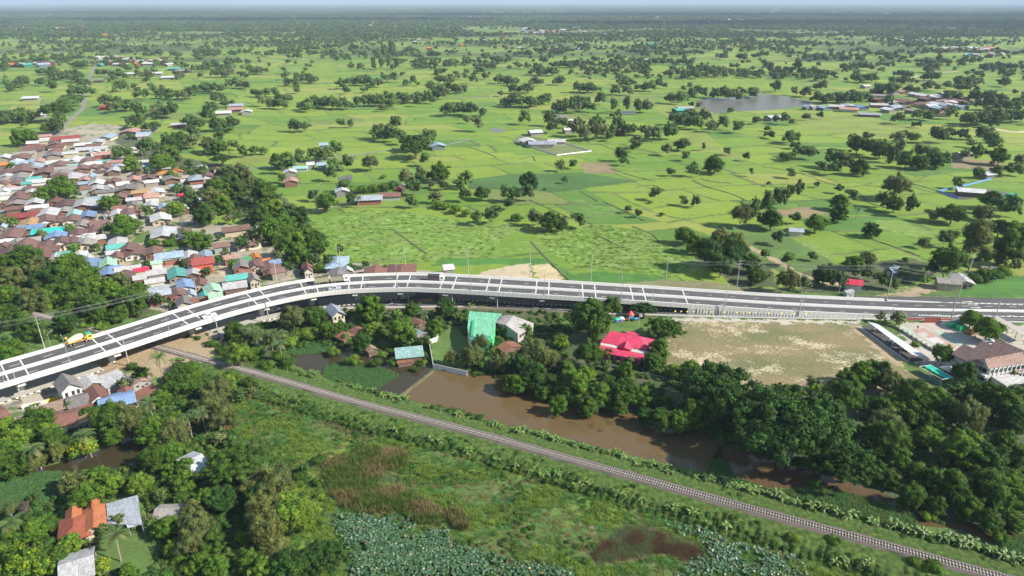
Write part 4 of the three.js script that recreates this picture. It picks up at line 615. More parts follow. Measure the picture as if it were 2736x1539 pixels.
T(1360, 0, 'o160,1140,140 b390,1160,140 o540,1190,110 b410,1230,130 b680,1240,190 b730,1310,130 b880,1270,190 b830,1190,160 b1050,1230,150 b1210,1270,110 b1300,1270,100 b1420,1300,150 b1560,1280,160 o1230,1380,130 b1690,1160,180 b1810,1200,130 b2060,1200,130 b2220,1235,130 b2390,1170,80 b1620,940,150 b1760,920,110 b1880,900,100 b2040,880,160 b2150,900,130 b2250,890,110 b2360,870,130 b750,790,240 b1165,770,140 b1080,780,90 b1340,810,160 b1455,815,80 b1035,875,110 b1135,880,100 b60,940,160 b220,950,190 b330,930,150 b500,1000,190 e620,990,90 b720,960,160 b880,960,120 e1020,1000,80 e1140,990,80 e1250,1010,80 b1340,1040,120 b800,1040,110 b675,1055,90 o120,780,240 b250,770,140 b2010,625,190 b1740,690,140 b1860,655,120 o2180,620,100 b1310,640,110 b1220,650,100 b335,580,80 b500,590,140 b620,590,140 b740,590,110 b400,660,160 b2480,650,80 x1750,820,70 b1690,860,50 b1060,1110,80 b1840,1020,70 b2140,1070,70 b1900,1140,130 b1740,1110,100 b2500,1250,50 b1060,570,60 b1190,570,80 b1390,590,70 b1650,600,60 b980,530,80 b300,450,130 b530,440,150 b720,410,130 b450,490,110 b150,480,130 b1240,460,130 b1330,510,90 b1440,510,80 b1600,500,90 b1690,510,60 b1820,490,90 b2080,530,90 b2250,540,90 b2380,530,80 b2480,510,80 b480,770,110 b280,690,90 b720,670,80 o940,640,60 b820,680,50');
T(2036, 0, 'b220,1165,100 b440,1130,80 b560,1120,75 b310,890,80 b130,850,110 b430,900,100 b580,920,160 b700,930,160 b820,900,210 b940,890,190 b1340,1155,115 b1520,1215,60 b1570,1090,150 b2050,1080,290 b2300,1060,260 b2420,1090,210 b1840,1100,130 b1220,820,190 b1300,740,160 b1380,680,150 b970,720,170 b1080,750,100 b550,820,120 b640,660,190 b560,720,140 o480,620,210 e350,620,80 b200,640,160 e90,640,70 b840,600,160 b960,620,110 b1640,720,140 b1990,720,240 b1610,650,110 b1790,820,70 b1980,820,140 b1890,810,70 b2340,790,110 b2330,700,100 b2400,710,70 b2160,640,110 b2260,620,150 b2420,610,140 b1650,560,160 o1740,560,100 b2010,580,80 b1930,610,70 b1450,550,55 b1270,500,120 b1200,590,130 b540,500,160 b60,1250,50 b85,1310,70 b255,1340,130 b340,1325,70 b920,490,45 b1460,790,60 b1620,830,110 b1440,870,80 b2110,890,210 b1830,890,160 b2240,910,210 b2450,895,55 b2130,1290,150 b2240,1380,160 b2220,1265,50 b300,1410,80 b890,1390,160 b1000,1320,80 b1310,1330,130 b1480,1340,110 b1700,1320,160 b1840,1290,100 b1950,1310,100 b2320,980,200 b2480,970,160 b2150,1000,150 b1240,970,90');
{ // trees filling the wood at the edge of the big village and its gaps
  const q = rngOf(99), wood = [[340, 345], [420, 385], [480, 425], [600, 440], [640, 480], [570, 520], [560, 590], [510, 560], [440, 460], [360, 420]];
  const isIn = (x, y) => { let c = false; for (let i = 0, j = wood.length - 1; i < wood.length; j = i++) { const [ax, ay] = wood[i], [bx, by] = wood[j]; if ((ay > y) !== (by > y) && x < (bx - ax) * (y - ay) / (by - ay) + ax) c = !c; } return c; };
  for (let n = 0; n < 42;) { const x = 340 + 300 * q(), y = 345 + 240 * q(); if (!isIn(x, y)) continue; n++; survey.push([q() < 0.6 ? 'b' : 'm', x, y, (16 + 18 * q()) * (0.6 + (y - 340) / 400)]); }
}
const matIndex = new Map();
function placeOf(k, x, y, w) {   // crown centre and width in the photo -> base point and crown width in metres
  const kh = SHAPE[KIND[k][0]].kh; let D = 10, p;
  for (let i = 0; i < 6; i++) { p = g(x, y, Math.min(40, D * kh)); D = (y > 780 ? 0.97 : 1.03) * w * depthOf(p) / FOC; }
  return [p.setY(0), D];
}
const areas = [ // where a plant stands, in words; first match wins (photo coordinates)
  ['in the dark wood between school and creek', (x, y) => x > 1900 && y > 1030], ['along the far bank of the brown pond', (x, y) => x > 1330 && y > 940 && y < 1200 && x < 1960], ['around the red-roofed kindergarten', (x, y) => x > 1480 && x < 1900 && y > 790 && y < 1000], ['around the school and its yard', (x, y) => x > 2200 && y > 800 && y <= 1040],
  ['between the viaduct and the lily pond', (x, y) => x > 640 && x < 1480 && y > 780 && y < 1060], ['around the orange-roofed house', (x, y) => x < 920 && y > 1140], ['by the shacks left of the wetland', (x, y) => x < 680 && y > 950], ['in the grove left of the viaduct', (x, y) => x < 420 && y > 680], ['by the railway under the viaduct', (x, y) => x < 720 && y > 780],
  ['in the wood between village and paddies', (x, y) => x > 520 && x < 900 && y > 420], ['among the houses of the big village', (x, y) => x < 520 && y > 380 && y <= 690], ['in the thicket beyond the ramp', (x, y) => x > 1820 && x < 2140 && y > 570], ['along the road beyond the right ramp', (x, y) => x > 2030 && y > 640], ['around the blue-fenced fish farm', (x, y) => x > 2480 && y > 400], ['in the paddies left of the fish farm', (x, y) => x > 1950 && y > 380], ['in the paddies behind the viaduct', (x, y) => x > 1340 && y > 380], ['by the long shed in the paddies', (x, y) => x > 640 && y > 380],
  ['around the lake village', (x, y) => x > 1780 && y > 200], ['around the white farm buildings', (x, y) => x > 1340 && y > 260], ['in the tree rows above the farm', (x, y) => x > 700 && y > 200], ['along the village road at upper left', (x, y) => x <= 700 && y > 200], ['in the distant fields at right', (x) => x > 1800], ['in the distant fields', () => true]];
const areaOf = (x, y) => areas.find(([, f]) => f(x, y))[0];
const trees = survey.filter(([k]) => k !== 'p').flatMap(([k, x, y, w]) => {
  const [p, D] = placeOf(k, x, y, w);
  if (y > 430 || D < 17 || k === 'r' || k === 'e') return [{ k, x, y, w, p, D }];
  const n = Math.round(Math.pow(D / 10.5, 1.35)), q = rngOf(Math.round(x * 7 + y * 13));   // what looks like one crown from afar is a small grove
  return [...Array(n)].map((_, i) => { const d = 10.5 + 5.5 * q(), c = new THREE.Vector3(p.x + (((i + 0.5) / n) * 2 - 1) * D * 0.42, 0, p.z + (q() - 0.4) * D * 0.6), kk = q() < 0.75 ? k : 'o', [px, py] = toPhoto(c.clone().setY(d * 0.45)); return { k: kk, x: px, y: py, w: d * FOC / depthOf(c), p: c, D: d }; });
});
trees.sort((a, b) => b.w - a.w);
const shown = [], small = [];
let nTree = 0, nShrub = 0;
for (const t of trees) (t.k === 's' ? nShrub++ < 150 : nTree++ < 300) ? shown.push(t) : small.push(t);
const protos = {}, counts = {};
function plant(t) {
  const [shape, cols, words, name] = KIND[t.k], S = SHAPE[shape], vi = Math.floor(rnd() * S.geo.length), col = pick(cols), key = name + vi + col + shape;
  const o = thing(name, '', t.k === 's' ? 'shrub' : t.k === 'k' ? 'bamboo' : 'tree', t.p, rnd() * 6.28);
  const sy = R(0.9, 1.15);
  o.scale.set(t.D, t.D * sy, t.D * R(0.92, 1.08));
  mesh('trunk', S.trunkGeo[vi], t.k === 'e' || t.k === 'x' ? paleBark : bark, o); mesh('crown', S.geo[vi], LEAF[col], o);
  return o;
}
const byArea = {};
for (const t of shown) { const a = areaOf(t.x, t.y), key = KIND[t.k][2] + '|' + a; (byArea[key] ||= []).push(t); }
for (const [key, list] of Object.entries(byArea)) {
  const [words, a] = key.split('|');
  list.sort((p, q) => p.x - q.x).forEach((t, i) => { const o = plant(t); o.userData.label = list.length === 1 ? `only ${words} ${a}` : `${words}, ${ord(i)} from the left, ${a}`; o.userData.group = `${t.k === 's' ? 'shrubs' : 'trees'} ${a}`; });
}
// coconut palms
const frond = (() => {
  const pos = [], r = rngOf(77), P = (t) => new THREE.Vector3(0, 0.55 * Math.sin(t * 2.2) - 1.05 * t * t * 1.1, 3.1 * t * (1 - 0.12 * t));
  for (let i = 1; i < 22; i++) { const t = i / 22, a = P(t), b = P(t + 0.03), l = 0.75 * Math.sin(Math.PI * Math.min(1, t * 0.9 + 0.14)) + 0.1; for (const s of [-1, 1]) { const d = 0.25 + 0.3 * r(); pos.push(a.x, a.y, a.z, b.x, b.y, b.z + 0.03, a.x + s * l, a.y - d * l * 1.2, a.z + 0.45 * l); } }
  const rach = tube([...Array(7)].map((_, i) => P(i / 6)), 0.035, 4, 8).toNonIndexed(); const q = new THREE.BufferGeometry(); q.setAttribute('position', new THREE.Float32BufferAttribute([...pos, ...rach.attributes.position.array], 3)); q.computeVertexNormals(); return q;
})();
const palmLeaf = [M([0.07, 0.115, 0.024], 0.7), M([0.13, 0.13, 0.045], 0.7), M([0.05, 0.095, 0.022], 0.7)], palmTrunk = M([0.27, 0.23, 0.19], 0.95);
const palmTall = { '420,950': 13 };
survey.filter(([k]) => k === 'p').sort((a, b) => a[1] - b[1]).forEach(([, x, y], i, all) => {
  const h = Math.abs(x - 420) < 3 ? 12.5 : R(6.5, 8.5), p = g(x, y, h), a = areaOf(x, y), o = thing('coconut_palm', '', 'palm tree', p.setY(0), rnd() * 6);
  const same = all.filter((q) => areaOf(q[1], q[2]) === a), idx = same.findIndex((q) => q[1] === x && q[2] === y);
  o.userData.label = Math.abs(x - 420) < 3 ? 'tall lone coconut palm before the sandy railway crossing' : `coconut palm, ${ord(idx)} palm from the left, ${a}`; o.userData.group = 'coconut palms';
  const c = [0, 0.35, 0.7, 1].map((t) => new THREE.Vector3(0.5 * t * t, h * t - (t ? 0 : 0.1), 0.3 * t));
  mesh('trunk', tube(c, 0.17, 7, 10), palmTrunk, o);
  for (let k = 0; k < 15; k++) { const f = mesh('frond', frond, palmLeaf[k > 11 ? 1 : k % 3 ? 0 : 2], o); f.position.set(0.5, h, 0.3); f.rotation.set(0, k * 2.4 + R(-0.3, 0.3), 0, 'YXZ'); f.rotation.x = k > 10 ? R(0.3, 0.8) : R(-0.55, 0.1); f.scale.setScalar(R(1.0, 1.3)); }
});
// banana plants along the railway
const bananaGeo = [1, 2, 3].map((sd) => {
  const r = rngOf(sd * 31), pos = [], col = [], add = (a, b, c, q) => { pos.push(...a, ...b, ...c); for (let i = 0; i < 3; i++) col.push(...q); };
  for (let i = 0; i < 9; i++) {
    const t = i * 2.4 + r(), L = 1.3 + 0.7 * r(), up = 0.35 + 1.0 * r(), w = 0.27 + 0.1 * r(), dry = r() < 0.09, q = dry ? [2.3, 1.25, 0.7] : [0.8 + 0.7 * r(), 0.8 + 0.5 * r(), 0.8];
    const P = (k, s) => { const d = L * k, y = 1.5 + up * k * 1.5 - 1.5 * k * k * (dry ? 1.8 : 1), ww = s * w * Math.sin(Math.PI * (0.12 + 0.85 * k)); return [Math.cos(t) * d - Math.sin(t) * ww, y - Math.abs(s) * 0.12, Math.sin(t) * d + Math.cos(t) * ww]; };
    for (let k = 0; k < 5; k++) for (const s of [-1, 1]) { add(P(k / 5, 0), P((k + 1) / 5, 0), P(k / 5, s), q); add(P((k + 1) / 5, 0), P((k + 1) / 5, s), P(k / 5, s), q); }
  }
  const g2 = new THREE.BufferGeometry(); g2.setAttribute('position', new THREE.Float32BufferAttribute(pos, 3)); g2.setAttribute('color', new THREE.Float32BufferAttribute(col, 3)); g2.computeVertexNormals(); return g2;
});
const bananaLeaf = [new THREE.MeshStandardMaterial({ color: C(0.075, 0.15, 0.025), vertexColors: true, roughness: 0.55, side: THREE.DoubleSide }), new THREE.MeshStandardMaterial({ color: C(0.06, 0.125, 0.024), vertexColors: true, roughness: 0.55, side: THREE.DoubleSide })], bananaStem = cyl(0.14, 0.1, 1.55, 0, 0.77, 0, 7), stemMat = M([0.2, 0.2, 0.08], 0.8);
function bananas(text, ox, oy, label, group, size = 1) {
  for (const t of text.split(' ')) {
    const [x, y, n = 3] = t.split(',').map(Number), c = g(ox + x * 0.276, oy + y * 0.276);
    for (let k = 0; k < n; k++) { if (n > 1 && label === bmarsh && rnd() < 0.45) continue; const o = thing('banana_plant', label, 'banana plant', [c.x + R(-1.6, 1.6), 0, c.z + R(-1.2, 1.2)], rnd() * 6, group), s = size * R(0.6, 1.0); o.scale.set(s, s * R(0.9, 1.2), s); mesh('stem', bananaStem, stemMat, o); mesh('leaf_crown', pick(bananaGeo), pick(bananaLeaf), o); }
  }
}
const bpond = 'banana plant in the row between railway and brown pond', bmarsh = 'banana plant in the row between railway and wetland', bhouse = 'banana plant beside the shacks left of the wetland';
bananas('130,60,4 280,100,2 420,140,2 500,150,2 640,200,2 760,230,2 820,250,3 1000,290,3 1080,300,3 1160,350,1 1280,380,2 1370,390,2 1460,410,2 1550,450,2 1630,480,1 1860,530,2 1950,540,3 2150,590,4 2280,640,2 2370,650,2 2440,650,2', 1360, 1139, bpond, 'banana plants by the pond');
bananas('150,700,4 320,780,1 490,800,2 620,830,3 740,860,2 800,880,3 870,910,2 1020,950,2 1110,960,2 1180,990,1 1310,1010,3 1400,1020,2 1520,1090,4 1630,1100,4 1720,1110,4 1830,1140,5 1900,1160,3 2030,1170,5 2110,1210,4 2250,1270,4 2400,1320,5 2500,1340,3', 2036, 1139, bpond, 'banana plants by the pond', 1.15);
bananas('290,820,3 400,850,3 510,880,2 600,900,3 900,1010,2 980,1010,4 1110,1040,2 1290,1100,2 1340,1110,3 1440,1130,2 1660,1200,3 1760,1230,2 1930,1290,2 2000,1300,1 2090,1340,2 2290,1380,3 2350,1390,2', 680, 760, bpond, 'banana plants by the pond', 0.95);
bananas('80,1040,1 160,1060,1 220,1060,1 250,1090,1 370,1110,2 420,1120,1 480,1150,1 540,1170,2 650,1210,1 720,1230,1 770,1220,1 820,1250,1 880,1260,2 930,1280,1 1000,1280,1 1040,1320,2', 680, 760, bmarsh, 'banana plants by the wetland', 0.8);
bananas('1350,60,2 1410,60,2 1460,90,2 1530,120,2 1700,150,1 1840,190,2 2030,260,4 2110,260,3 2260,310,3 2330,340,3 2420,390,2 2530,400,2', 680, 1139, bmarsh, 'banana plants by the wetland');
bananas('60,400,1 210,450,2 350,480,2 430,500,2 690,590,2 760,600,2 1050,660,3 1130,690,2 1210,740,2 1310,760,2 1410,760,2 1530,820,4 1620,830,2 1750,870,4 1850,880,3 1960,940,2 2080,960,4', 1360, 1139, bmarsh, 'banana plants by the wetland');
bananas('650,1310,2 720,1280,3 820,1320,3 980,1350,2', 2036, 1139, bmarsh, 'banana plants by the wetland');
bananas('920,1230,2 960,1270,2 840,1260,1 600,1170,2 380,1190,2 2280,720,3 2360,740,3 2420,760,3 2200,700,2 1730,770,3 1860,830,2 500,240,3 600,260,2', 0, 760, bhouse, 'banana plants by the shacks', 1.1);
bananas('2080,230,2 2220,230,2', 680, 760, 'banana plant behind the green roofed warehouse', 'banana plants by the warehouse', 1.2);
// ---------- far vegetation and ground cover that nobody could count ----------
const DUMMY = new THREE.Object3D();
function scatter(name, parts, list, parent) {   // list: {p, D, sy, c, v}
  parts.forEach((geo, v) => {
    const mine = list.filter((t) => t.v === v); if (!mine.length) return;
    const m = new THREE.InstancedMesh(geo, mine[0].m, mine.length); m.name = name; m.castShadow = m.receiveShadow = true;
    mine.forEach((t, i) => { DUMMY.position.copy(t.p); DUMMY.rotation.set(t.tx || 0, t.ry ?? rnd() * 6.28, t.tz || 0); DUMMY.scale.set(t.D, t.D * (t.sy ?? 1), t.D * (t.sz ?? 1)); DUMMY.updateMatrix(); m.setMatrixAt(i, DUMMY.matrix); m.setColorAt(i, t.c); });
    parent.add(m);
  });
}
const stuffGroup = (name, label, category) => { const o = new THREE.Group(); o.name = numbered(name); o.userData = { label, category, kind: 'stuff' }; scene.add(o); return o; };
const tintMat = new THREE.MeshPhysicalMaterial({ color: 0xffffff, vertexColors: true, roughness: 0.95, specularIntensity: 0.2, transmission: 0.35, thickness: 0, side: THREE.DoubleSide }), farMat = new THREE.MeshStandardMaterial({ color: 0xffffff, vertexColors: true, roughness: 0.95, side: THREE.DoubleSide });
const farTint = () => { const a = rnd(), k = R(0.8, 1.25); return a < 0.55 ? C(0.05 * k, 0.1 * k, 0.016 * k) : a < 0.82 ? C(0.07 * k, 0.135 * k, 0.02 * k) : C(0.11 * k, 0.135 * k, 0.045 * k); };
{
  const list = [];
  for (const t of [...small]) if (t.k === 'b' && t.y < 420) for (let k = 0; k < 2; k++) if (rnd() < 0.6) small.push({ ...t, D: t.D * R(0.6, 1.0), p: t.p.clone().add(new THREE.Vector3(R(-0.9, 0.9) * t.D, 0, R(-1.2, 1.2) * t.D)) });
  for (const t of small) list.push({ p: t.p, D: t.D * 1.06, sy: t.k === 'e' ? 2.2 : R(1.0, 1.35), c: farTint(), v: Math.floor(rnd() * 4), m: farMat });
  scatter('field_tree', SHAPE.far.geo, list, stuffGroup('field_trees', 'small scattered trees across the middle fields', 'trees'));
}
{
  const near = [], far = [], wood = [], keep = (X, Z) => { const [x, y] = toPhoto(new THREE.Vector3(X, 0, Z)); return !(x > 1840 && x < 2200 && y > 240 && y < 312) && x > -150 && x < 2890; };
  for (let i = 0; i < 40000 && near.length < 5400; i++) {
    const Z = -R(1180, 2900), X = R(-1, 1) * -Z * 0.85;
    const d = 0.5 * noise(X * 0.0016, Z * 0.0024) + 0.35 * noise2(X * 0.006, Z * 0.009) + 0.3 * noise(X * 0.02, Z * 0.02), bar = 0.4 - sat((-Z - 1300) / 1500) * 0.5;
    if (rnd() < 0.05 || d > bar) if (keep(X, Z)) near.push({ p: new THREE.Vector3(X, -0.3, Z), D: R(7, 15), sy: R(0.8, 1.25), c: farTint(), v: Math.floor(rnd() * 4), m: farMat });
  }
  for (let i = 0; i < 200000 && far.length < 40000; i++) {
    const Z = -2700 - 5800 * Math.pow(rnd(), 1.15), X = R(-1, 1) * -Z * 0.82, d = 0.6 * noise(X * 0.0007, Z * 0.0013) + 0.35 * noise2(X * 0.003, Z * 0.005);
    if (d > 0.02 - sat((-Z - 2500) / 2200) * 0.5) far.push({ p: new THREE.Vector3(X, -0.3, Z), D: R(11, 27), sy: R(0.55, 0.9), c: farTint(), v: Math.floor(rnd() * 4), m: farMat });
  }
  for (let i = 0; i < 90000 && wood.length < 34000; i++) {
    const Z = -7500 - 42000 * Math.pow(rnd(), 2.2), X = R(-1, 1) * -Z * 0.8, d = 0.7 * noise(X * 0.0003, Z * 0.0007) + 0.3 * noise2(X * 0.0011, Z * 0.002);
    if (d > -0.3) { const D = R(45, 110) * (1 + -Z / 30000); wood.push({ p: new THREE.Vector3(X, -1, Z), D, sy: R(10, 16) / D, c: farTint(), v: Math.floor(rnd() * 4), m: farMat }); }
  }
  const o = stuffGroup('distant_woodland', 'blue-green woods and scattered trees stretching to the horizon', 'woodland');
  scatter('distant_tree', SHAPE.far.geo, near, o); scatter('distant_tree', SHAPE.far.geo, far, o); scatter('distant_wood', SHAPE.far.geo, wood, o);
}
// ground cover
function inside(poly, x, z) { let c = false; for (let i = 0, j = poly.length - 1; i < poly.length; j = i++) { const [ax, az] = poly[i], [bx, bz] = poly[j]; if ((az > z) !== (bz > z) && x < (bx - ax) * (z - az) / (bz - az) + ax) c = !c; } return c; }
const edgeDist = (poly, x, z) => { let m = 1e9; for (let i = 0, j = poly.length - 1; i < poly.length; j = i++) { const [ax, az] = poly[i], [bx, bz] = poly[j], t = sat(((x - ax) * (bx - ax) + (z - az) * (bz - az)) / ((bx - ax) ** 2 + (bz - az) ** 2)); m = Math.min(m, Math.hypot(x - ax - t * (bx - ax), z - az - t * (bz - az))); } return m; };
const worldPoly = (pts) => pts.map(([x, y]) => { const p = g(x, y); return [p.x, p.z]; });
function fillArea(pts, n, make, world = false) {
  const w = world ? pts : worldPoly(pts), xs = w.map((p) => p[0]), zs = w.map((p) => p[1]), out = [], x0 = Math.min(...xs), x1 = Math.max(...xs), z0 = Math.min(...zs), z1 = Math.max(...zs);
  for (let i = 0; i < n * 6 && out.length < n; i++) { const x = R(x0, x1), z = R(z0, z1); if (inside(w, x, z)) { const q = make(x, z); if (q) out.push(q); } }
  return out;
}
const tuftGeo = (seed, blades, h, w, lean) => { const r = rngOf(seed), pos = [], col = []; for (let i = 0; i < blades; i++) { const t = r() * 6.28, d = r() * 0.5, x = Math.cos(t * 3) * d, z = Math.sin(t * 3) * d, l = lean * (0.4 + r()), hh = h * (0.6 + 0.6 * r()), k = 0.75 + 0.5 * r(); pos.push(x - Math.sin(t) * w, 0, z + Math.cos(t) * w, x + Math.sin(t) * w, 0, z - Math.cos(t) * w, x - Math.cos(t) * l, hh, z - Math.sin(t) * l); for (let e = 0; e < 3; e++) col.push(k, k, k); } const q = new THREE.BufferGeometry(); q.setAttribute('position', new THREE.Float32BufferAttribute(pos, 3)); q.setAttribute('color', new THREE.Float32BufferAttribute(col, 3)); q.computeVertexNormals(); const N = q.attributes.normal; for (let i = 0; i < N.count; i++) { const v = new THREE.Vector3(N.getX(i), Math.abs(N.getY(i)) + 0.9, N.getZ(i)).normalize(); N.setXYZ(i, v.x, v.y, v.z); } return q; };
const grassTuft = [tuftGeo(3, 16, 0.55, 0.05, 0.4), tuftGeo(4, 14, 0.7, 0.06, 0.6)], reedTuft = [tuftGeo(5, 18, 1.5, 0.045, 0.5), tuftGeo(6, 16, 1.2, 0.05, 0.7)], weedGeo = [crownGeo(951, { clumps: 6, rx: 0.4, ry: 0.2, cy: 0.16, cr: 0.24, leaves: 240, leaf: 0.07 }), crownGeo(957, { clumps: 5, rx: 0.42, ry: 0.14, cy: 0.12, cr: 0.22, leaves: 200, leaf: 0.075 })];
const pondA = worldPoly([[1071, 1064], [1157, 985], [1380, 1020], [1520, 1075], [1700, 1105], [1880, 1150], [1940, 1210], [1905, 1265], [1664, 1215], [1340, 1136]]), pondB = worldPoly([[770, 955], [800, 935], [900, 922], [1010, 948], [1150, 980], [1146, 1005], [1066, 1064], [930, 1025], [800, 990]]), pondC = worldPoly([[-80, 1300], [130, 1240], [340, 1162], [386, 1165], [372, 1245], [250, 1270], [170, 1300], [100, 1350], [-80, 1395]]);
const yardW = worldPoly([[1118, 890], [1175, 890], [1215, 875], [1248, 900], [1262, 915], [1240, 985], [1160, 985], [1150, 925]]), creek = worldPoly([[1905, 1240], [1930, 1190], [2060, 1230], [2360, 1320], [2600, 1400], [2800, 1450], [2800, 1495], [2445, 1402], [2200, 1302], [1950, 1278]]), pitch = worldPoly([[1780, 845], [2290, 850], [2440, 962], [2530, 1040], [2300, 1062], [2060, 1070], [1912, 990], [1774, 985]]), yardK = worldPoly([[1640, 840], [1730, 840], [1760, 920], [1730, 975], [1600, 960], [1590, 900]]), lawn = worldPoly(Z4(0, 1139, [[520, 780], [1400, 640], [1420, 1000], [1560, 1150], [1500, 1420], [600, 1449], [540, 1000]]));
{
  const marsh = [[560, 1000], [700, 1020], [1000, 1106], [1400, 1214], [2000, 1380], [2560, 1530], [2700, 1600], [700, 1600], [660, 1400], [640, 1250], [600, 1120]];
  const reeds1 = worldPoly(reedZone), reeds2 = worldPoly(reedZone2), stems = worldPoly(stemZone), lo1 = worldPoly(lotus1), lo2 = worldPoly(lotus2);
  const g1 = fillArea(marsh, 16000, (x, z) => { if (inside(stems, x, z) || inside(lo1, x, z) && rnd() < 0.7) return null; const n = noise(x * 0.04, z * 0.06) + 0.4 * noise2(x * 0.2, z * 0.2), k = R(0.75, 1.25); if (n < -0.35 && rnd() < 0.6) return null; return { p: new THREE.Vector3(x, 0, z), D: R(0.6, 1.5), sy: R(0.4, 0.9) + 0.5 * Math.max(0, n), c: n > 0.15 ? C(0.16 * k, 0.24 * k, 0.034 * k) : n < -0.3 ? C(0.19 * k, 0.18 * k, 0.06 * k) : C(0.085 * k, 0.19 * k, 0.038 * k), v: rnd() < 0.5 ? 0 : 1, m: tintMat }; });
  scatter('grass_tuft', grassTuft, g1, stuffGroup('wetland_grass', 'uneven green grass covering the wetland below the railway', 'grass'));
  const brown = (x, z) => { if (rnd() > edgeDist(reeds1, x, z) / 4) return null; const k = R(0.7, 1.3), n = noise(x * 0.07, z * 0.09) + 0.35 * noise2(x * 0.3, z * 0.3); return { p: new THREE.Vector3(x, 0, z), D: R(0.8, 1.6), sy: R(0.4, 1.1), c: n > 0.1 ? C(0.12 * k, 0.18 * k, 0.035 * k) : n > -0.3 ? C(0.2 * k, 0.2 * k, 0.065 * k) : C(0.25 * k, 0.2 * k, 0.085 * k), v: rnd() < 0.5 ? 0 : 1, m: tintMat }; };
  scatter('reed_tuft', reedTuft, [...fillArea(reedZone, 6000, brown), ...fillArea(reedZone2, 300, (x, z) => { const k = R(0.7, 1.3); return { p: new THREE.Vector3(x, 0, z), D: R(0.8, 1.6), sy: R(0.4, 1.0), c: C(0.2 * k, 0.19 * k, 0.07 * k), v: 0, m: tintMat }; })], stuffGroup('brown_reeds', 'patch of brownish dry reeds in the wetland', 'reeds'));
  scatter('stem', [tuftGeo(8, 9, 0.9, 0.025, 1.0), tuftGeo(9, 8, 0.6, 0.025, 1.2)], fillArea(stemZone, 3600, (x, z) => { if (rnd() > edgeDist(stems, x, z) / 5) return null; const k = R(0.6, 1.3), n = noise(x * 0.12, z * 0.12); return { p: new THREE.Vector3(x, 0, z), D: R(0.7, 1.3), c: n > 0.0 ? C(0.13 * k, 0.16 * k, 0.065 * k) : C(0.12 * k, 0.075 * k, 0.04 * k), v: rnd() < 0.5 ? 0 : 1, m: tintMat }; }), stuffGroup('withered_stems', 'brown withered lotus stems in a dark patch of wetland', 'reeds'));
  // lotus leaves: cupped discs on stalks
  const lg = new THREE.CircleGeometry(0.5, 9); lg.rotateX(-Math.PI / 2); { const P = lg.attributes.position; for (let i = 0; i < P.count; i++) { const d = Math.hypot(P.getX(i), P.getZ(i)); P.setY(i, d * 0.22 - (i === 0 ? 0 : 0.02) + (i % 2) * 0.03); } lg.setAttribute('color', new THREE.Float32BufferAttribute(new Float32Array(P.count * 3).fill(1), 3)); lg.computeVertexNormals(); }
  const lot = (dens, poly) => (x, z) => { if (rnd() > edgeDist(poly, x, z) / 9) return null; const n = noise(x * 0.09 + 5, z * 0.09) + 0.5 * noise2(x * 0.35, z * 0.35); if (n < dens - 0.9 * sat((z + 150) / 34)) return null; const k = R(0.75, 1.25), a = rnd(); return { p: new THREE.Vector3(x, R(0.35, 0.95), z), D: R(0.3, 0.75), tx: R(-0.6, 0.6), tz: R(-0.7, 0.4), c: a < 0.3 ? C(0.085 * k, 0.145 * k, 0.09 * k) : a < 0.92 ? C(0.05 * k, 0.12 * k, 0.04 * k) : C(0.13 * k, 0.12 * k, 0.05 * k), v: 0, m: lotM }; };
  const lotM = new THREE.MeshStandardMaterial({ color: 0xffffff, vertexColors: true, roughness: 0.45, side: THREE.DoubleSide });
  scatter('lotus_leaf', [lg], [...fillArea(lotus1, 9500, lot(0.05, lo1)), ...fillArea(lotus2, 3000, lot(0.25, lo2))], stuffGroup('lotus_leaves', 'pale blue-green lotus leaves massed at the lower edge', 'lotus'));
  // weeds on the embankment and banks
  const weeds = [], wc = () => { const k = R(0.7, 1.3); return rnd() < 0.7 ? C(0.065 * k, 0.14 * k, 0.024 * k) : C(0.115 * k, 0.17 * k, 0.034 * k); };
  for (let i = 0; i < 5200; i++) { const j = Math.floor(rnd() * railN), t = railTurn(j), north = rnd() < 0.3, o = north ? -R(4.2, 9.5) : R(3.4, 11), p = rp[j], n = noise(p.x * 0.05 + (north ? 9 : 0), o * 0.2); if (north && n < 0.1 || p.x > -165 && p.x < -110) continue; weeds.push({ p: new THREE.Vector3(p.x + Math.sin(t) * o, 0.1, p.z + Math.cos(t) * o), D: R(0.8, 2.4) * (1 + 0.4 * n), sy: R(0.7, 1.3), c: wc(), v: rnd() < 0.5 ? 0 : 1, m: tintMat }); }
  const wood2 = [[500, 900], [900, 830], [1480, 835], [1800, 860], [1790, 960], [2080, 1070], [2500, 1045], [2900, 1010], [2900, 1420], [2300, 1290], [1960, 1200], [1400, 1070], [1150, 985], [900, 930], [770, 935], [620, 960]];
  weeds.push(...fillArea(wood2, 4200, (x, z) => (noise(x * 0.05, z * 0.05) > 0.55 ? null : { p: new THREE.Vector3(x, 0, z), D: R(1.2, 3.6), sy: R(0.7, 1.2), c: wc(), v: rnd() < 0.5 ? 0 : 1, m: tintMat })).filter((t) => !inside(pondA, t.p.x, t.p.z) && !inside(pondB, t.p.x, t.p.z) && !inside(pitch, t.p.x, t.p.z) && !inside(creek, t.p.x, t.p.z) && !inside(yardK, t.p.x, t.p.z) && !inside(yardW, t.p.x, t.p.z)));
  weeds.push(...fillArea([[-40, 1150], [300, 1130], [560, 980], [640, 1150], [660, 1539], [-40, 1560]], 2600, (x, z) => ({ p: new THREE.Vector3(x, 0, z), D: R(1.2, 3.2), sy: R(0.7, 1.2), c: wc(), v: rnd() < 0.5 ? 0 : 1, m: tintMat })).filter((t) => !inside(pondC, t.p.x, t.p.z) && !inside(lawn, t.p.x, t.p.z)));
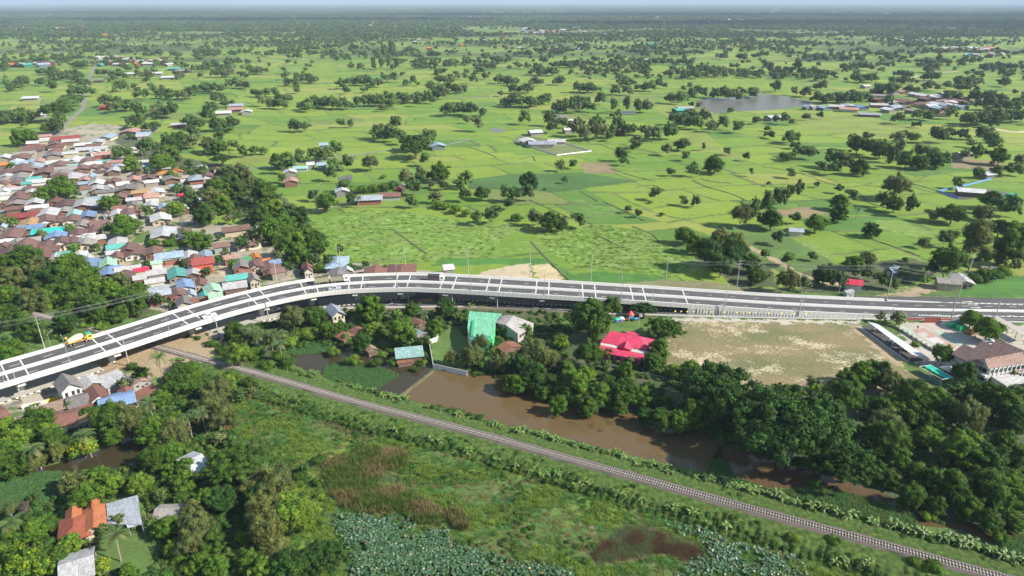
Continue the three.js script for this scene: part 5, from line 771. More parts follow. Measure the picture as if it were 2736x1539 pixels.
  weeds.push(...fillArea([[-60, 700], [250, 690], [380, 740], [400, 820], [300, 850], [150, 790], [-60, 770]], 900, (x, z) => ({ p: new THREE.Vector3(x, 0, z), D: R(1.5, 4), sy: R(0.6, 1.1), c: wc(), v: rnd() < 0.5 ? 0 : 1, m: tintMat })));
  weeds.push(...fillArea([[560, 450], [640, 450], [820, 580], [860, 680], [800, 720], [700, 640], [600, 560]], 900, (x, z) => ({ p: new THREE.Vector3(x, 0, z), D: R(1.5, 4), sy: R(0.6, 1.1), c: wc(), v: rnd() < 0.5 ? 0 : 1, m: tintMat })));
  weeds.push(...fillArea(marsh, 1500, (x, z) => { if (inside(stems, x, z) || inside(reeds1, x, z) || noise(x * 0.05 + 30, z * 0.05) < 0.15) return null; return { p: new THREE.Vector3(x, 0, z), D: R(0.8, 2.2), sy: R(0.4, 0.8), c: wc(), v: rnd() < 0.5 ? 0 : 1, m: tintMat }; }));
  scatter('weed', weedGeo, weeds, stuffGroup('undergrowth', 'tangled green weeds on the railway banks and under trees', 'undergrowth'));
  // floating plants
  const hy = (x, z) => { const k = R(0.8, 1.2); return { p: new THREE.Vector3(x, 0.05, z), D: R(0.5, 0.95), sy: R(0.7, 1.1), c: C(0.085 * k, 0.19 * k, 0.06 * k), v: rnd() < 0.5 ? 0 : 1, m: tintMat }; };
  const hyg = [crownGeo(971, { clumps: 4, rx: 0.35, ry: 0.1, cy: 0.12, cr: 0.24, leaves: 46, leaf: 0.12 }), crownGeo(973, { clumps: 4, rx: 0.35, ry: 0.1, cy: 0.1, cr: 0.22, leaves: 46, leaf: 0.12 })];
  const mat1 = smoothLoop([[862, 1000], [875, 978], [930, 968], [1000, 980], [1060, 997], [1062, 1008], [1030, 1025], [1000, 1044], [950, 1035], [890, 1022]], 50), mat2 = smoothLoop([[770, 945], [780, 915], [840, 900], [900, 918], [890, 935], [840, 945], [800, 950]], 40), mat3 = smoothLoop([[-60, 1300], [0, 1285], [90, 1265], [170, 1262], [175, 1290], [120, 1340], [0, 1380], [-60, 1390]], 40);
  scatter('floating_plant', hyg, [...fillArea(mat1, 5200, hy, true), ...fillArea(mat2, 2600, hy, true), ...fillArea(mat3, 5000, hy, true)], stuffGroup('floating_plants', 'dense green mats of floating water plants on the ponds', 'water plants'));
  const drift = [[[1375, 1112], [1400, 1106], [1415, 1118], [1395, 1126]], [[1497, 1128], [1535, 1125], [1550, 1140], [1510, 1140]], [[1565, 1132], [1590, 1128], [1585, 1146], [1568, 1144]], [[1595, 1148], [1612, 1150], [1600, 1158]], [[1610, 1118], [1640, 1128], [1625, 1138]], [[1700, 1208], [1760, 1215], [1800, 1230], [1740, 1226]], [[800, 970], [850, 965], [860, 985], [820, 990]]];
  scatter('floating_weed', hyg, drift.flatMap((m) => fillArea(m, 90, (x, z) => { const q = hy(x, z); q.D *= 0.5; q.sy = 0.25; q.p.y = 0.03; q.c = rnd() < 0.6 ? C(0.07, 0.06, 0.035) : C(0.08, 0.11, 0.04); return q; })), stuffGroup('floating_weed', 'thin drifts of brown floating weed on the ponds', 'water plants'));
  const mat4 = [[1890, 1262], [1905, 1230], [1925, 1225], [1940, 1240], [1960, 1275], [2060, 1310], [2230, 1310], [2360, 1345], [2440, 1370], [2450, 1395], [2440, 1430], [2300, 1390], [2100, 1320], [1900, 1270]], mat5 = [[2460, 1367], [2530, 1385], [2520, 1402], [2470, 1385]], mat6 = [[2660, 1440], [2740, 1430], [2760, 1530], [2700, 1500]];
  scatter('floating_plant', hyg, [mat4, mat5, mat6].flatMap((m, i) => fillArea(m, [5200, 500, 1500][i], (x, z) => { const q = hy(x, z); q.D *= 1.2; if (noise(x * 0.1, z * 0.1) > 0.2) q.c = C(0.11, 0.19, 0.05); return q; })), stuffGroup('floating_plants', 'ragged green water plants choking the creek at right', 'water plants'));
}
{ // clumps of taller rice and grass along the paddy bunds behind the viaduct
  const lines = [[[1418, 645], [1450, 680], [1490, 720], [1525, 752]], [[1415, 535], [1465, 556], [1530, 585], [1585, 600]], [[1550, 511], [1595, 537]], [[1615, 540], [1670, 565], [1720, 590]], [[1690, 605], [1740, 625], [1768, 652]], [[1600, 630], [1650, 655], [1670, 663]], [[1630, 450], [1680, 467], [1745, 484]], [[1850, 482], [1890, 500], [1960, 520], [2000, 540]], [[1875, 478], [1900, 485], [1955, 490]], [[1050, 613], [1090, 642], [1140, 678]], [[1465, 556], [1530, 547], [1585, 538]], [[1570, 582], [1620, 570], [1660, 565]], [[2036, 445], [2100, 455], [2180, 475]], [[2310, 495], [2380, 500], [2430, 490], [2500, 460]], [[2430, 490], [2470, 500], [2510, 512]], [[2330, 640], [2390, 660], [2460, 685]], [[2300, 520], [2330, 545], [2390, 560]], [[1390, 425], [1420, 417], [1430, 430]], [[1600, 385], [1640, 400], [1700, 425]], [[1250, 393], [1290, 405], [1325, 420]], [[1700, 500], [1740, 495], [1780, 510]], [[1460, 590], [1430, 600], [1380, 615]], [[2180, 480], [2260, 500], [2330, 490]], [[2040, 390], [2130, 400], [2230, 400]]];
  const bm = M([0.15, 0.18, 0.06], 1, { map: soilTex });
  lines.forEach((l) => { const c = new THREE.CatmullRomCurve3(l.map(([x, y]) => g(x, y))), n = Math.floor(c.getLength() / 3), pts = c.getSpacedPoints(n), pos = []; const S = pts.map((p, i) => { const a = pts[Math.max(0, i - 1)], b = pts[Math.min(n, i + 1)], k = Math.hypot(b.x - a.x, b.z - a.z), nx = (b.z - a.z) / k, nz = -(b.x - a.x) / k, w = 0.55 + 0.25 * noise(i * 0.7, l[0][0]), h = 0.32 + 0.2 * noise2(i * 0.9, l[0][1]); return [[p.x + nx * w * 1.6, 0, p.z + nz * w * 1.6], [p.x + nx * w * 0.6, h, p.z + nz * w * 0.6], [p.x - nx * w * 0.6, h, p.z - nz * w * 0.6], [p.x - nx * w * 1.6, 0, p.z - nz * w * 1.6]]; });
    for (let i = 0; i < n; i++) for (let k = 0; k < 3; k++) pos.push(...S[i][k], ...S[i][k + 1], ...S[i + 1][k], ...S[i][k + 1], ...S[i + 1][k + 1], ...S[i + 1][k]);
    const q = new THREE.BufferGeometry(); q.setAttribute('position', new THREE.Float32BufferAttribute(pos, 3)); q.setAttribute('uv', new THREE.Float32BufferAttribute(new Float32Array(pos.length / 3 * 2).map((_, i) => pos[(i >> 1) * 3 + (i % 2) * 2]), 2)); q.computeVertexNormals(); struct('paddy_bund', q, bm); });
  const rice = []; for (const z of [[[820, 600], [960, 560], [1080, 565], [1240, 590], [1400, 600], [1350, 640], [1300, 690], [1100, 700], [900, 690]], [[1430, 625], [1500, 610], [1600, 600], [1720, 615], [1780, 650], [1870, 700], [1800, 735], [1550, 718], [1480, 680]]]) rice.push(...fillArea(z, 1500, (x, zz) => { const w = noise(x * 0.09 + 2 * noise(x * 0.021, zz * 0.034), zz * 0.3), k = R(0.8, 1.2); if (w > 0.25) return null; return { p: new THREE.Vector3(x, 0, zz), D: R(1.2, 2.2), sy: R(0.25, 0.5), c: w < -0.3 ? C(0.12 * k, 0.22 * k, 0.03 * k) : C(0.2 * k, 0.31 * k, 0.06 * k), v: rnd() < 0.5 ? 0 : 1, m: tintMat }; }));
  scatter('rice_tuft', grassTuft, rice, stuffGroup('lodged_rice', 'wind-flattened bright rice in the paddies behind the viaduct', 'rice'));
}

{ // fair-weather clouds above and beyond the frame: their shadows darken the far woods
  const cm = M([0.85, 0.85, 0.86], 1), ALT = 1500;
  [[2600, -4300, 2300, 520], [-1800, -5200, 1700, 420], [5200, -6600, 2600, 900], [900, -7200, 2600, 700], [-5200, -8200, 2200, 700], [3000, -3350, 900, 220], [-3800, -4200, 900, 260]].forEach(([x, z, a, b], i) => {
    const q = new THREE.IcosahedronGeometry(1, 4), P = q.attributes.position;
    for (let k = 0; k < P.count; k++) { const X = P.getX(k), Y = P.getY(k), Z = P.getZ(k), n = 1 + 0.3 * noise(X * 2.1 + i * 5, Z * 2.1) + 0.15 * noise2(X * 5 + Y * 3, Z * 5 + i); P.setXYZ(k, X * a * n, Y * 130 * n, Z * b * n); }
    q.computeVertexNormals();
    struct('cloud', q.translate(x + SUN.x / SUN.y * ALT, ALT, z + SUN.z / SUN.y * ALT), cm);
  });
}
// ---------- houses ----------
const ribTex = (seed, stain) => grainTex(256, 4, 1, 26, 215, 3, (u, v, s, c) => { const rib = 14 * Math.sin(u * Math.PI * 2 * 22), n = noise2(u * 5 + seed, v * 9), q = n > 0.35 ? stain * (n - 0.35) : 0, lap = Math.abs((v * 4) % 1 - 0.5) > 0.47 ? -18 : 0, sh = (hash(Math.floor(u * 11), seed + Math.floor(v * 4)) - 0.5) * 26; return [c[0] + rib + lap + sh, c[1] + rib + lap + sh - q * 0.5, c[2] + rib + lap + sh - q * 0.7]; });
const ribA = ribTex(1, 60), ribB = ribTex(5, 150), wallTex = grainTex(128, 4, 1, 16, 225);
for (const t of [ribA, ribB, wallTex]) t.repeat.set(1, 1);
const ROOF = { B: [0.225, 0.125, 0.105], C: [0.17, 0.1, 0.09], E: [0.26, 0.12, 0.09], G: [0.36, 0.33, 0.3], H: [0.24, 0.225, 0.215], W: [0.66, 0.66, 0.66], V: [0.56, 0.57, 0.58], L: [0.36, 0.48, 0.58], S: [0.4, 0.45, 0.52], D: [0.22, 0.34, 0.56], T: [0.12, 0.45, 0.4], U: [0.03, 0.6, 0.52], A: [0.35, 0.58, 0.55], O: [0.62, 0.24, 0.06], P: [0.5, 0.29, 0.24], R: [0.34, 0.07, 0.06], K: [0.78, 0.03, 0.1], N: [0.05, 0.42, 0.16], M: [0.38, 0.6, 0.45], F: [0.24, 0.14, 0.11], Y: [0.48, 0.3, 0.14] };
const ROOFWORD = { B: 'brown', C: 'dark brown', E: 'red-brown', G: 'grey', H: 'dark grey', W: 'white', V: 'pale grey', L: 'light blue', S: 'blue-grey', D: 'blue', T: 'teal', U: 'bright turquoise', A: 'pale aqua', O: 'orange', P: 'salmon', R: 'red', K: 'crimson', N: 'bright green', M: 'mint green', F: 'brown tiled', Y: 'tan' };
const roofMats = {}, roofMat = (c) => (roofMats[c] ||= [ribA, ribB].map((t, i) => M(ROOF[c].map((v) => v * (i ? 0.88 : 1.05)), c === 'W' || c === 'V' || c === 'L' ? 0.5 : 0.75, { map: t })));
const WALL = [[0.62, 0.6, 0.56], [0.7, 0.68, 0.64], [0.55, 0.5, 0.42], [0.22, 0.13, 0.09], [0.3, 0.26, 0.22], [0.32, 0.13, 0.1], [0.5, 0.42, 0.3], [0.36, 0.42, 0.4], [0.66, 0.6, 0.5], [0.18, 0.12, 0.1]].map((c) => M(c, 0.9, { map: wallTex }));
const quadsGeo = (quads) => { const pos = [], uv = []; for (const [a, b, c, d] of quads) { pos.push(...a, ...b, ...c, ...a, ...c, ...d); uv.push(0, 0, 1, 0, 1, 1, 0, 0, 1, 1, 0, 1); } const q = new THREE.BufferGeometry(); q.setAttribute('position', new THREE.Float32BufferAttribute(pos, 3)); q.setAttribute('uv', new THREE.Float32BufferAttribute(uv, 2)); q.computeVertexNormals(); return q; };
// unit house: 1 wide (x), 1 deep (z), walls 1 high, ridge along z at 1.42
const RISE = 0.42, wallGable = (() => { const s = new THREE.Shape([[-0.46, 0], [0.46, 0], [0.46, 1], [0, 1 + RISE * 0.92], [-0.46, 1]].map(([a, b]) => new THREE.Vector2(a, b))); return new THREE.ExtrudeGeometry(s, { depth: 0.92, bevelEnabled: false }).translate(0, 0, -0.46); })();
const wallBox = box(0.92, 1, 0.92, 0, 0.5, 0);
const slab = (x0, y0, x1, y1, z0, z1, t) => [[[x0, y0, z1], [x0, y0, z0], [x1, y1, z0], [x1, y1, z1]], [[x0, y0 - t, z0], [x0, y0 - t, z1], [x1, y1 - t, z1], [x1, y1 - t, z0]], [[x0, y0 - t, z1], [x0, y0, z1], [x1, y1, z1], [x1, y1 - t, z1]], [[x0, y0, z0], [x0, y0 - t, z0], [x1, y1 - t, z0], [x1, y1, z0]], [[x0, y0 - t, z0], [x0, y0, z0], [x0, y0, z1], [x0, y0 - t, z1]]];
const roofGable = quadsGeo([...slab(-0.56, 1 - RISE * 0.1, 0, 1 + RISE, -0.55, 0.55, 0.05), ...slab(0.56, 1 - RISE * 0.1, 0, 1 + RISE, -0.55, 0.55, 0.05)]);
const roofShed = quadsGeo([...slab(-0.55, 0.97, 0.55, 1.28, -0.55, 0.55, 0.05)]), wallShed = new THREE.ExtrudeGeometry(new THREE.Shape([[-0.46, 0], [0.46, 0], [0.46, 1.22], [-0.46, 0.95]].map(([a, b]) => new THREE.Vector2(a, b))), { depth: 0.92, bevelEnabled: false }).translate(0, 0, -0.46);
const hip = (r) => { const e = 0.97, A = [-0.56, e, 0.56], B = [0.56, e, 0.56], C2 = [0.56, e, -0.56], D2 = [-0.56, e, -0.56], p = [0, e + RISE * 1.25, r], q = [0, e + RISE * 1.25, -r]; return quadsGeo([[A, B, p, p], [C2, D2, q, q], [B, C2, q, p], [D2, A, p, q], [[-0.56, e - 0.05, 0.56], [0.56, e - 0.05, 0.56], [0.56, e - 0.05, -0.56], [-0.56, e - 0.05, -0.56]], [A, B, [0.56, e - 0.05, 0.56], [-0.56, e - 0.05, 0.56]], [B, C2, [0.56, e - 0.05, -0.56], [0.56, e - 0.05, 0.56]]]); }, roofHip = hip(0.2);
const winGeo = box(0.14, 0.26, 0.02), doorGeo = box(0.14, 0.55, 0.02), winFrame = M([0.03, 0.035, 0.04], 0.3), doorMat = M([0.12, 0.07, 0.045], 0.8);
const BUILT = { g: [wallGable, roofGable], s: [wallShed, roofShed], h: [wallBox, roofHip] };
function house(name, label, category, p, turn, w, d, h, roof, type = 'g', wall, detail = 0, group) {
  const o = thing(name, label, category, p, turn, group), [wg, rg] = BUILT[type];
  o.scale.set(w, h, d);
  mesh('wall', wg, wall || pick(WALL), o); mesh('roof', rg, typeof roof === 'string' ? pick(roofMat(roof)) : roof, o);
  if (detail) {
    const ends = [[0, 1], [Math.PI / 2, 1]];
    for (let k = 0; k < 2; k++) for (const x of detail > 1 ? [-0.27, 0.05, 0.3] : [-0.24, 0.22]) { const m = mesh('window', winGeo, winFrame, o); if (k) { m.rotation.y = Math.PI / 2; m.position.set(0.465, h > 4 ? 0.72 : 0.58, x); } else m.position.set(x, h > 4 ? 0.72 : 0.58, 0.465); }
    const m = mesh('door', doorGeo, doorMat, o); m.position.set(0.02, 0.275, 0.466);
  }
  return o;
}
const homes = [];   // {x, y, w(px), roof, across}
const V = (ox, oy, k, text) => { for (const t of text.split(' ')) { const [x, y, w, c, a] = t.split(','); homes.push({ x: ox + x * k, y: oy + y * k, w: w * k, c: c[0], t: c[1] || 'g', a: +(a || 0) }); } };
V(0, 350, 0.1187, '960,90,300,P,1 1480,130,500,R,1 1590,200,300,W,1 930,200,250,W,1 740,245,220,W,1 760,340,380,B,1 760,400,350,B,1 560,470,380,G,1 1240,260,260,B 1270,310,310,E 1230,430,250,E 1190,500,260,H 1580,470,280,V,1 1870,280,300,W,1 2180,210,260,W 2100,300,260,B,1 2070,365,540,W,1 2130,430,200,W 2300,500,300,P,1 90,560,220,W 470,560,330,B 360,670,260,W 110,720,300,O,1 430,700,300,L,1 680,670,220,L 860,650,220,P 480,770,240,B 780,760,300,S 1300,670,380,W,1 1660,620,300,W 1700,665,280,W 1950,650,270,B 2340,660,250,T,1 2110,710,280,W,1 1330,730,320,B 1580,760,280,A,1 520,830,400,B 740,800,280,G 1060,870,400,B 1480,820,380,G,1 1840,810,330,B 2100,790,240,B 2350,790,260,B 2320,880,340,C,1 1830,910,250,B,1 1390,920,400,G 170,900,350,B 150,970,250,W 470,930,320,B 440,1000,320,G 1350,1000,330,E 1620,1010,420,W 2050,1000,220,L 1920,1060,260,P 2160,1070,260,G 130,1070,280,G 380,1080,200,L 760,1040,280,T,1 820,1110,320,V,1 1070,1090,150,W,1 590,1160,180,T,1 350,1150,300,B 80,1150,200,B 1330,1140,420,C,1 1670,1130,250,B,1 1900,1150,230,L,1 2170,1140,270,W 2450,1130,170,B 2450,1240,200,W 180,1240,240,P 370,1270,320,V,1 90,1320,230,W 740,1260,300,C,1 1060,1260,320,B 1930,1270,200,B,1 2190,1260,280,W 2370,1330,330,H,1 90,1400,200,W,1 400,1400,220,B 700,1340,240,W');
V(290, 350, 0.21, '430,50,130,V,1 275,215,180,W,1 95,375,180,P,1 470,380,190,W,1 500,430,150,L,1 680,455,180,V,1 385,490,90,W 85,440,120,L 70,480,140,W 750,515,200,Oh,1 880,490,110,O 800,580,190,G 505,580,150,C 320,600,150,P 390,640,100,H 540,630,150,W,1 1115,580,180,Sh 1250,550,140,B 1180,460,130,W 1380,470,90,B 950,575,120,G,1 850,685,140,Ls,1 1065,700,210,W,1 230,700,200,H 180,660,130,W,1 70,625,140,B 60,740,110,H,1 420,755,200,Y,1 600,750,180,W 545,795,140,P,1 980,800,150,K,1 1310,615,120,E,1');
V(0, 510, 0.21, '205,125,190,G 240,75,170,B 440,125,180,V 700,115,170,B 830,155,210,C 1070,145,230,V 1230,75,240,L,1 1235,170,150,L,1 215,200,230,B,1 50,150,90,B 290,290,320,R,1 470,190,220,W,1 460,230,110,B,1 610,260,210,V 815,230,190,G 940,270,150,A 1110,290,170,D 1360,270,90,B 590,345,190,B 740,355,200,B 910,340,190,B 380,390,230,Y 390,440,260,D,1 610,485,300,U,1 710,535,220,D 150,535,230,B 80,610,190,W,1 30,440,80,L 1040,410,160,G 1260,395,190,B,1 1320,420,180,B,1 990,525,190,B 1180,495,180,B 1060,560,240,W,1 1200,580,220,W,1 1090,625,230,G 920,615,220,B 780,620,160,C 370,610,220,G,1 210,640,170,G 310,675,240,B 50,685,110,B 590,700,280,B 130,740,220,C 200,780,230,C 400,740,190,B 490,785,260,E 790,790,160,T,1 960,800,240,V,1');
V(290, 510, 0.21, '140,60,150,B 330,90,170,W,1 545,55,150,P,1 540,160,150,W 695,185,110,L 300,160,120,H 140,200,140,E,1 110,265,160,W 250,265,200,B 350,225,120,E 210,330,200,W,1 230,380,180,B,1 660,320,220,W 1130,120,170,W 1230,120,110,W,1 970,200,80,W 695,520,260,V 840,525,60,L,1 960,500,160,B 950,565,170,W,1 110,640,200,W 90,695,190,T,1 250,710,200,B 320,750,230,B 570,750,190,F 60,770,140,W,1');
V(100, 640, 0.21, '230,200,130,W 460,185,250,V,1 330,250,280,B,1 170,360,200,W 650,215,100,V 650,290,230,D 890,280,180,M 910,380,230,D 715,385,90,D,1 1150,350,260,W,1 1320,365,150,K,1 1115,450,200,C 1300,470,140,V,1 960,150,160,W,1 1010,195,130,B');
V(390, 640, 0.21, '290,180,290,L,1 330,205,200,A,1 130,275,120,M,1 540,190,190,W 610,235,170,B 715,265,220,R,1 750,175,150,L 130,400,200,V,1 390,415,210,T 595,390,160,V 110,505,200,W,1 150,610,230,S,1 210,660,170,S,1 490,555,180,D 395,660,180,B 565,670,110,S 690,535,140,B 840,610,190,M 740,690,120,T 880,700,150,M,1 480,770,170,H 620,760,80,E,1 1150,460,230,T,1 1130,570,270,Ws,1 1200,300,180,H 1230,240,170,N,1 1070,210,160,P,1 1390,200,120,O 1380,310,130,B 1370,480,120,G 1260,400,110,E,1 90,720,110,W');
V(560, 560, 0.21, '330,220,290,F,1 150,435,180,F,1 450,380,240,Fh 600,385,80,F,1 620,180,70,F 730,630,110,O,1 620,680,200,B 770,700,220,B 860,760,160,B,1 830,655,130,D,1 1250,750,100,E');
homes.sort((a, b) => b.y - a.y);
const village = homes.map((h) => ({ ...h, row: Math.floor((800 - h.y) / 22) }));
const numWord = (n) => ['first', 'second', 'third', 'fourth', 'fifth', 'sixth', 'seventh', 'eighth', 'ninth', 'tenth', 'eleventh', 'twelfth', 'thirteenth', 'fourteenth', 'fifteenth', 'sixteenth', 'seventeenth', 'eighteenth', 'nineteenth', 'twentieth', 'last'][Math.min(n, 20)];
function villageHouse(h, label, group, yaw) {
  const high = h.c === 'R' && h.t === 'g' && h.w > 40 && h.y > 640 ? 5.6 : R(2.7, 4.0), p = g(h.x, h.y, high + 0.7), wm = h.w * depthOf(p) / FOC;
  let w = h.a ? wm * 0.72 : wm * 1.02, d = h.a ? wm * 1.08 : wm * R(1.25, 1.65); w = Math.max(w, 3.4);
  if (h.t === 's') { w = wm * 0.6; d = wm; }
  const kind = h.t === 'h' ? 'h' : h.t;
  house('village_house', label, 'house', p.setY(0), yaw + (h.a ? Math.PI / 2 : 0) + R(-0.09, 0.09), w, d, high, h.c, kind, h.c === 'R' && high > 5 ? M([0.5, 0.09, 0.06], 0.8) : null, h.y > 620 ? 2 : h.y > 500 ? 1 : 0, group);
}
{
  const rows = {}; for (const h of village) (rows[h.row] ||= []).push(h);
  const keys = Object.keys(rows).map(Number).sort((a, b) => a - b);
  keys.forEach((k, ri) => rows[k].sort((a, b) => a.x - b.x).forEach((h, i) => villageHouse(h, `${ROOFWORD[h.c]} ${h.t === 'h' ? 'hipped' : h.a ? 'side-on gable' : 'end-on gable'} roof house, ${numWord(i)} from left in ${numWord(ri)} village row above viaduct`, 'houses of the big village', 0.46)));
}
// houses scattered in the fields and the lake village
homes.length = 0;
V(680, 380, 0.276, '445,235,125,A,1 345,305,95,V 355,395,105,P 650,235,70,L,1 545,232,60,W,1 850,490,105,V 1105,525,225,S,1 1310,495,180,E,1 1400,475,45,R 1430,445,50,G 670,40,65,L,1 1770,45,110,L 800,1145,190,Lh 515,1230,85,E 810,1265,175,H 1165,1250,200,E 1420,1230,250,Eh 1690,1275,230,W,1 1875,1245,85,W,1 900,1270,90,V');
V(2036, 380, 0.276, '330,840,120,S,1 890,1345,140,K,1 1275,1270,110,L,1 1800,1330,180,G,1 1935,1310,160,V 2240,1215,190,H,1 2020,455,210,W,1 1940,130,110,W,1 2170,325,95,V,1 2400,545,60,U,1');
V(1360, 0, 0.276, '180,1375,110,W 320,1372,230,S,1 460,1355,150,W,1 570,1268,75,W,1 250,1290,100,W,1 500,1130,140,H 610,1185,80,W,1 1700,1035,140,V,1 1650,1075,95,T,1 1060,1285,80,E,1 120,468,60,W 390,480,50,P 670,475,60,W,1 890,470,60,P,1 1300,585,70,S,1 1520,600,60,W,1 1260,680,60,V,1 2410,895,40,W');
V(2036, 0, 0.276, '1110,885,80,B 1165,915,150,G,1 1270,900,80,W 1350,895,90,P 1485,920,80,W 1570,935,80,W 1650,940,90,W,1 1720,950,110,W 1770,918,90,W,1 1830,940,90,T 1930,955,90,B 1350,960,120,B,1 1400,985,110,B 1120,970,110,E 1130,1005,140,W,1 1270,1000,90,V 1360,1000,80,B 1430,990,100,B 1560,1000,120,B 1590,965,100,B 1790,980,120,P 1900,970,130,B 1800,1000,90,W,1 1690,1015,90,W 1760,1030,70,L 1840,1030,90,W 1620,1035,90,W,1 1700,1055,90,L 1780,1060,80,B 1920,1040,90,L 1280,1045,110,S,1 1360,1045,90,G 1235,1070,100,W 1450,1080,80,G 1750,1085,120,P 2120,980,140,E,1 2260,980,90,B 840,1045,150,P,1 715,1020,120,W,1 840,1015,120,V 955,1045,90,D 600,1050,90,L 500,1045,70,W 435,1045,60,L 770,965,60,E 1040,1095,170,S,1 105,1145,110,W,1 1005,765,50,L 1000,842,60,W,1');
V(0, 0, 0.276, '310,955,110,W,1 1025,1045,80,R,1 2290,1030,100,S,1 2280,1065,110,P,1 2170,1100,110,W,1 2390,1090,80,W 1740,1195,130,W,1 1270,1255,140,P 1490,1250,60,W 1400,1310,100,L,1 1040,1310,120,L 380,1120,90,W,1 960,785,70,H,1 1250,720,100,W,1 1510,715,100,W,1 1690,670,90,T,1 1630,755,90,W,1 1780,690,110,G,1');
homes.sort((a, b) => b.w - a.w);
const spare = Math.max(0, 300 - village.length - 22), minor = homes.slice(spare), main = homes.slice(0, spare), byZone = {};
for (const h of main) { const a = h.y > 690 ? 'behind the viaduct' : h.x > 2100 && h.y < 330 ? 'in the lake village' : h.x > 2036 ? 'in the right-hand fields' : h.x > 1340 ? 'by the white farmyard' : h.x > 660 ? 'in the paddies near the long shed' : 'along the upper left road'; (byZone[ROOFWORD[h.c] + '|' + a] ||= []).push(h); }
for (const [key, list] of Object.entries(byZone)) { const [c, a] = key.split('|'); list.sort((p, q) => p.x - q.x).forEach((h, i) => villageHouse(h, `small house with ${c} metal roof${list.length > 1 ? `, ${ord(i)} such roof from left` : ''}, ${a}`, `houses ${a}`, h.x > 2036 ? -0.25 : 0.1)); }
{ // specks of roofs far away
  const unit = (() => { const a = wallGable.clone(), b = roofGable.clone(), n1 = a.attributes.position.count, n2 = b.attributes.position.count, col = new Float32Array((n1 + n2) * 3); for (let i = 0; i < n1 + n2; i++) col.set(i < n1 ? [0.55, 0.52, 0.48] : [1, 1, 1], i * 3); const q = mergeGeometries([a, b].map((e) => { for (const k of Object.keys(e.attributes)) if (!['position', 'normal'].includes(k)) e.deleteAttribute(k); return e; })); q.setAttribute('color', new THREE.Float32BufferAttribute(col, 3)); return q; })();
  const list = [], cols = ['W', 'W', 'W', 'V', 'L', 'P', 'B', 'E', 'T', 'O', 'R'], put = (x, y, n, sx, sy, size) => { for (let k = 0; k < n; k++) { const p = g(x + R(-sx, sx), y + R(-sy, sy)), c = ROOF[pick(cols)]; list.push({ p, D: R(0.8, 1.2) * size, sy: 0.42, sz: R(1, 1.6), ry: R(0, 3), c: C(...c), v: 0, m: tintMat }); } };
  for (const h of minor) { const p = g(h.x, h.y, 2), D = 1.2 * h.w * depthOf(p) / FOC; list.push({ p: p.setY(0), D, sy: 3.8 / D, sz: 1, ry: 0.3 + (h.a ? 1.57 : 0), c: C(...ROOF[h.c]), v: 0, m: tintMat }); }
  put(360, 168, 40, 95, 10, 11); put(290, 160, 8, 25, 4, 11); put(80, 175, 16, 60, 5, 13); put(150, 78, 26, 110, 7, 14); put(300, 95, 20, 40, 4, 14); put(1480, 85, 55, 85, 10, 14); put(1660, 95, 14, 60, 5, 14); put(2570, 136, 42, 75, 5, 12); put(2640, 150, 10, 60, 4, 12); put(2420, 112, 8, 60, 3, 12); put(2200, 30, 30, 420, 10, 24); put(600, 20, 20, 500, 8, 28); put(1500, 45, 26, 300, 8, 20); put(1960, 58, 8, 30, 4, 18); put(1200, 120, 14, 200, 20, 10); put(1900, 125, 14, 200, 8, 11); put(1000, 60, 14, 250, 12, 14);
  scatter('far_house', [unit], list, stuffGroup('far_houses', 'specks of white and red roofs in far-off villages', 'houses'));
}
// ---------- buildings and objects near the viaduct ----------
// front-left and front-right eave corners (photo) at height h, depth in metres -> frame of a building
function footing(fl, fr, h) { const a = g(...fl, h), b = g(...fr, h); return { a, w: a.distanceTo(b), turn: Math.atan2(-(b.z - a.z), b.x - a.x), at: (x, z) => { const t = Math.atan2(-(b.z - a.z), b.x - a.x); return new THREE.Vector3(a.x + Math.cos(t) * x - Math.sin(t) * z, 0, a.z - Math.sin(t) * x - Math.cos(t) * z); } }; }
// ridge across the front (type a) or towards the viewer
function named(name, label, fl, fr, eave, depth, roof, type, wall, o = {}) {
  const f = footing(fl, fr, eave), p = f.at(f.w / 2, depth / 2), across = o.across;
  return house(name, label, o.category || 'house', p, f.turn + (across ? Math.PI / 2 : 0), across ? depth : f.w, across ? f.w : depth, eave, roof, type, wall, o.detail ?? 2, o.group);
}
const whiteWall = M([0.72, 0.71, 0.68], 0.85, { map: wallTex }), pinkWall = M([0.6, 0.12, 0.22], 0.85, { map: wallTex }), creamWall = M([0.66, 0.58, 0.45], 0.85, { map: wallTex }), tin = M([0.5, 0.5, 0.5], 0.5, { map: ribB }), rust = M([0.3, 0.13, 0.08], 0.85, { map: ribB }), rustPale = M([0.42, 0.3, 0.22], 0.8, { map: ribB }), timber = M([0.2, 0.14, 0.1], 0.9, { map: wallTex });
const gs = 'shacks and houses at lower left';
named('white_house', 'two-storey white house with grey gable roof beside the left apron', [163, 1049], [218, 1031], 5.6, 8.5, 'H', 'g', whiteWall, { group: gs });
named('brown_roof_house', 'small white house with red-brown gable roof right of the grey-roofed white house', [243, 1074], [292, 1058], 3.4, 8, 'E', 'g', whiteWall, { group: gs });
named('blue_roof_house', 'house with sagging bright blue tarpaulin-like roof beside the shacks', [268, 1095], [360, 1072], 3.0, 8.5, 'D', 'g', timber, { group: gs, across: true });
named('shack', 'shack with large dark grey roof in front of the white house', [184, 1091], [240, 1075], 3.0, 8, 'H', 'g', timber, { group: gs, across: true });
named('shack', 'long shack with streaked rust and white tin roof', [93, 1114], [172, 1096], 2.6, 6.5, rustPale, 's', tin, { group: gs, detail: 1 });
named('shack', 'narrow lean-to with rusty red roof below the dark grey roof', [192, 1110], [250, 1092], 2.4, 5, rust, 's', whiteWall, { group: gs, detail: 1 });
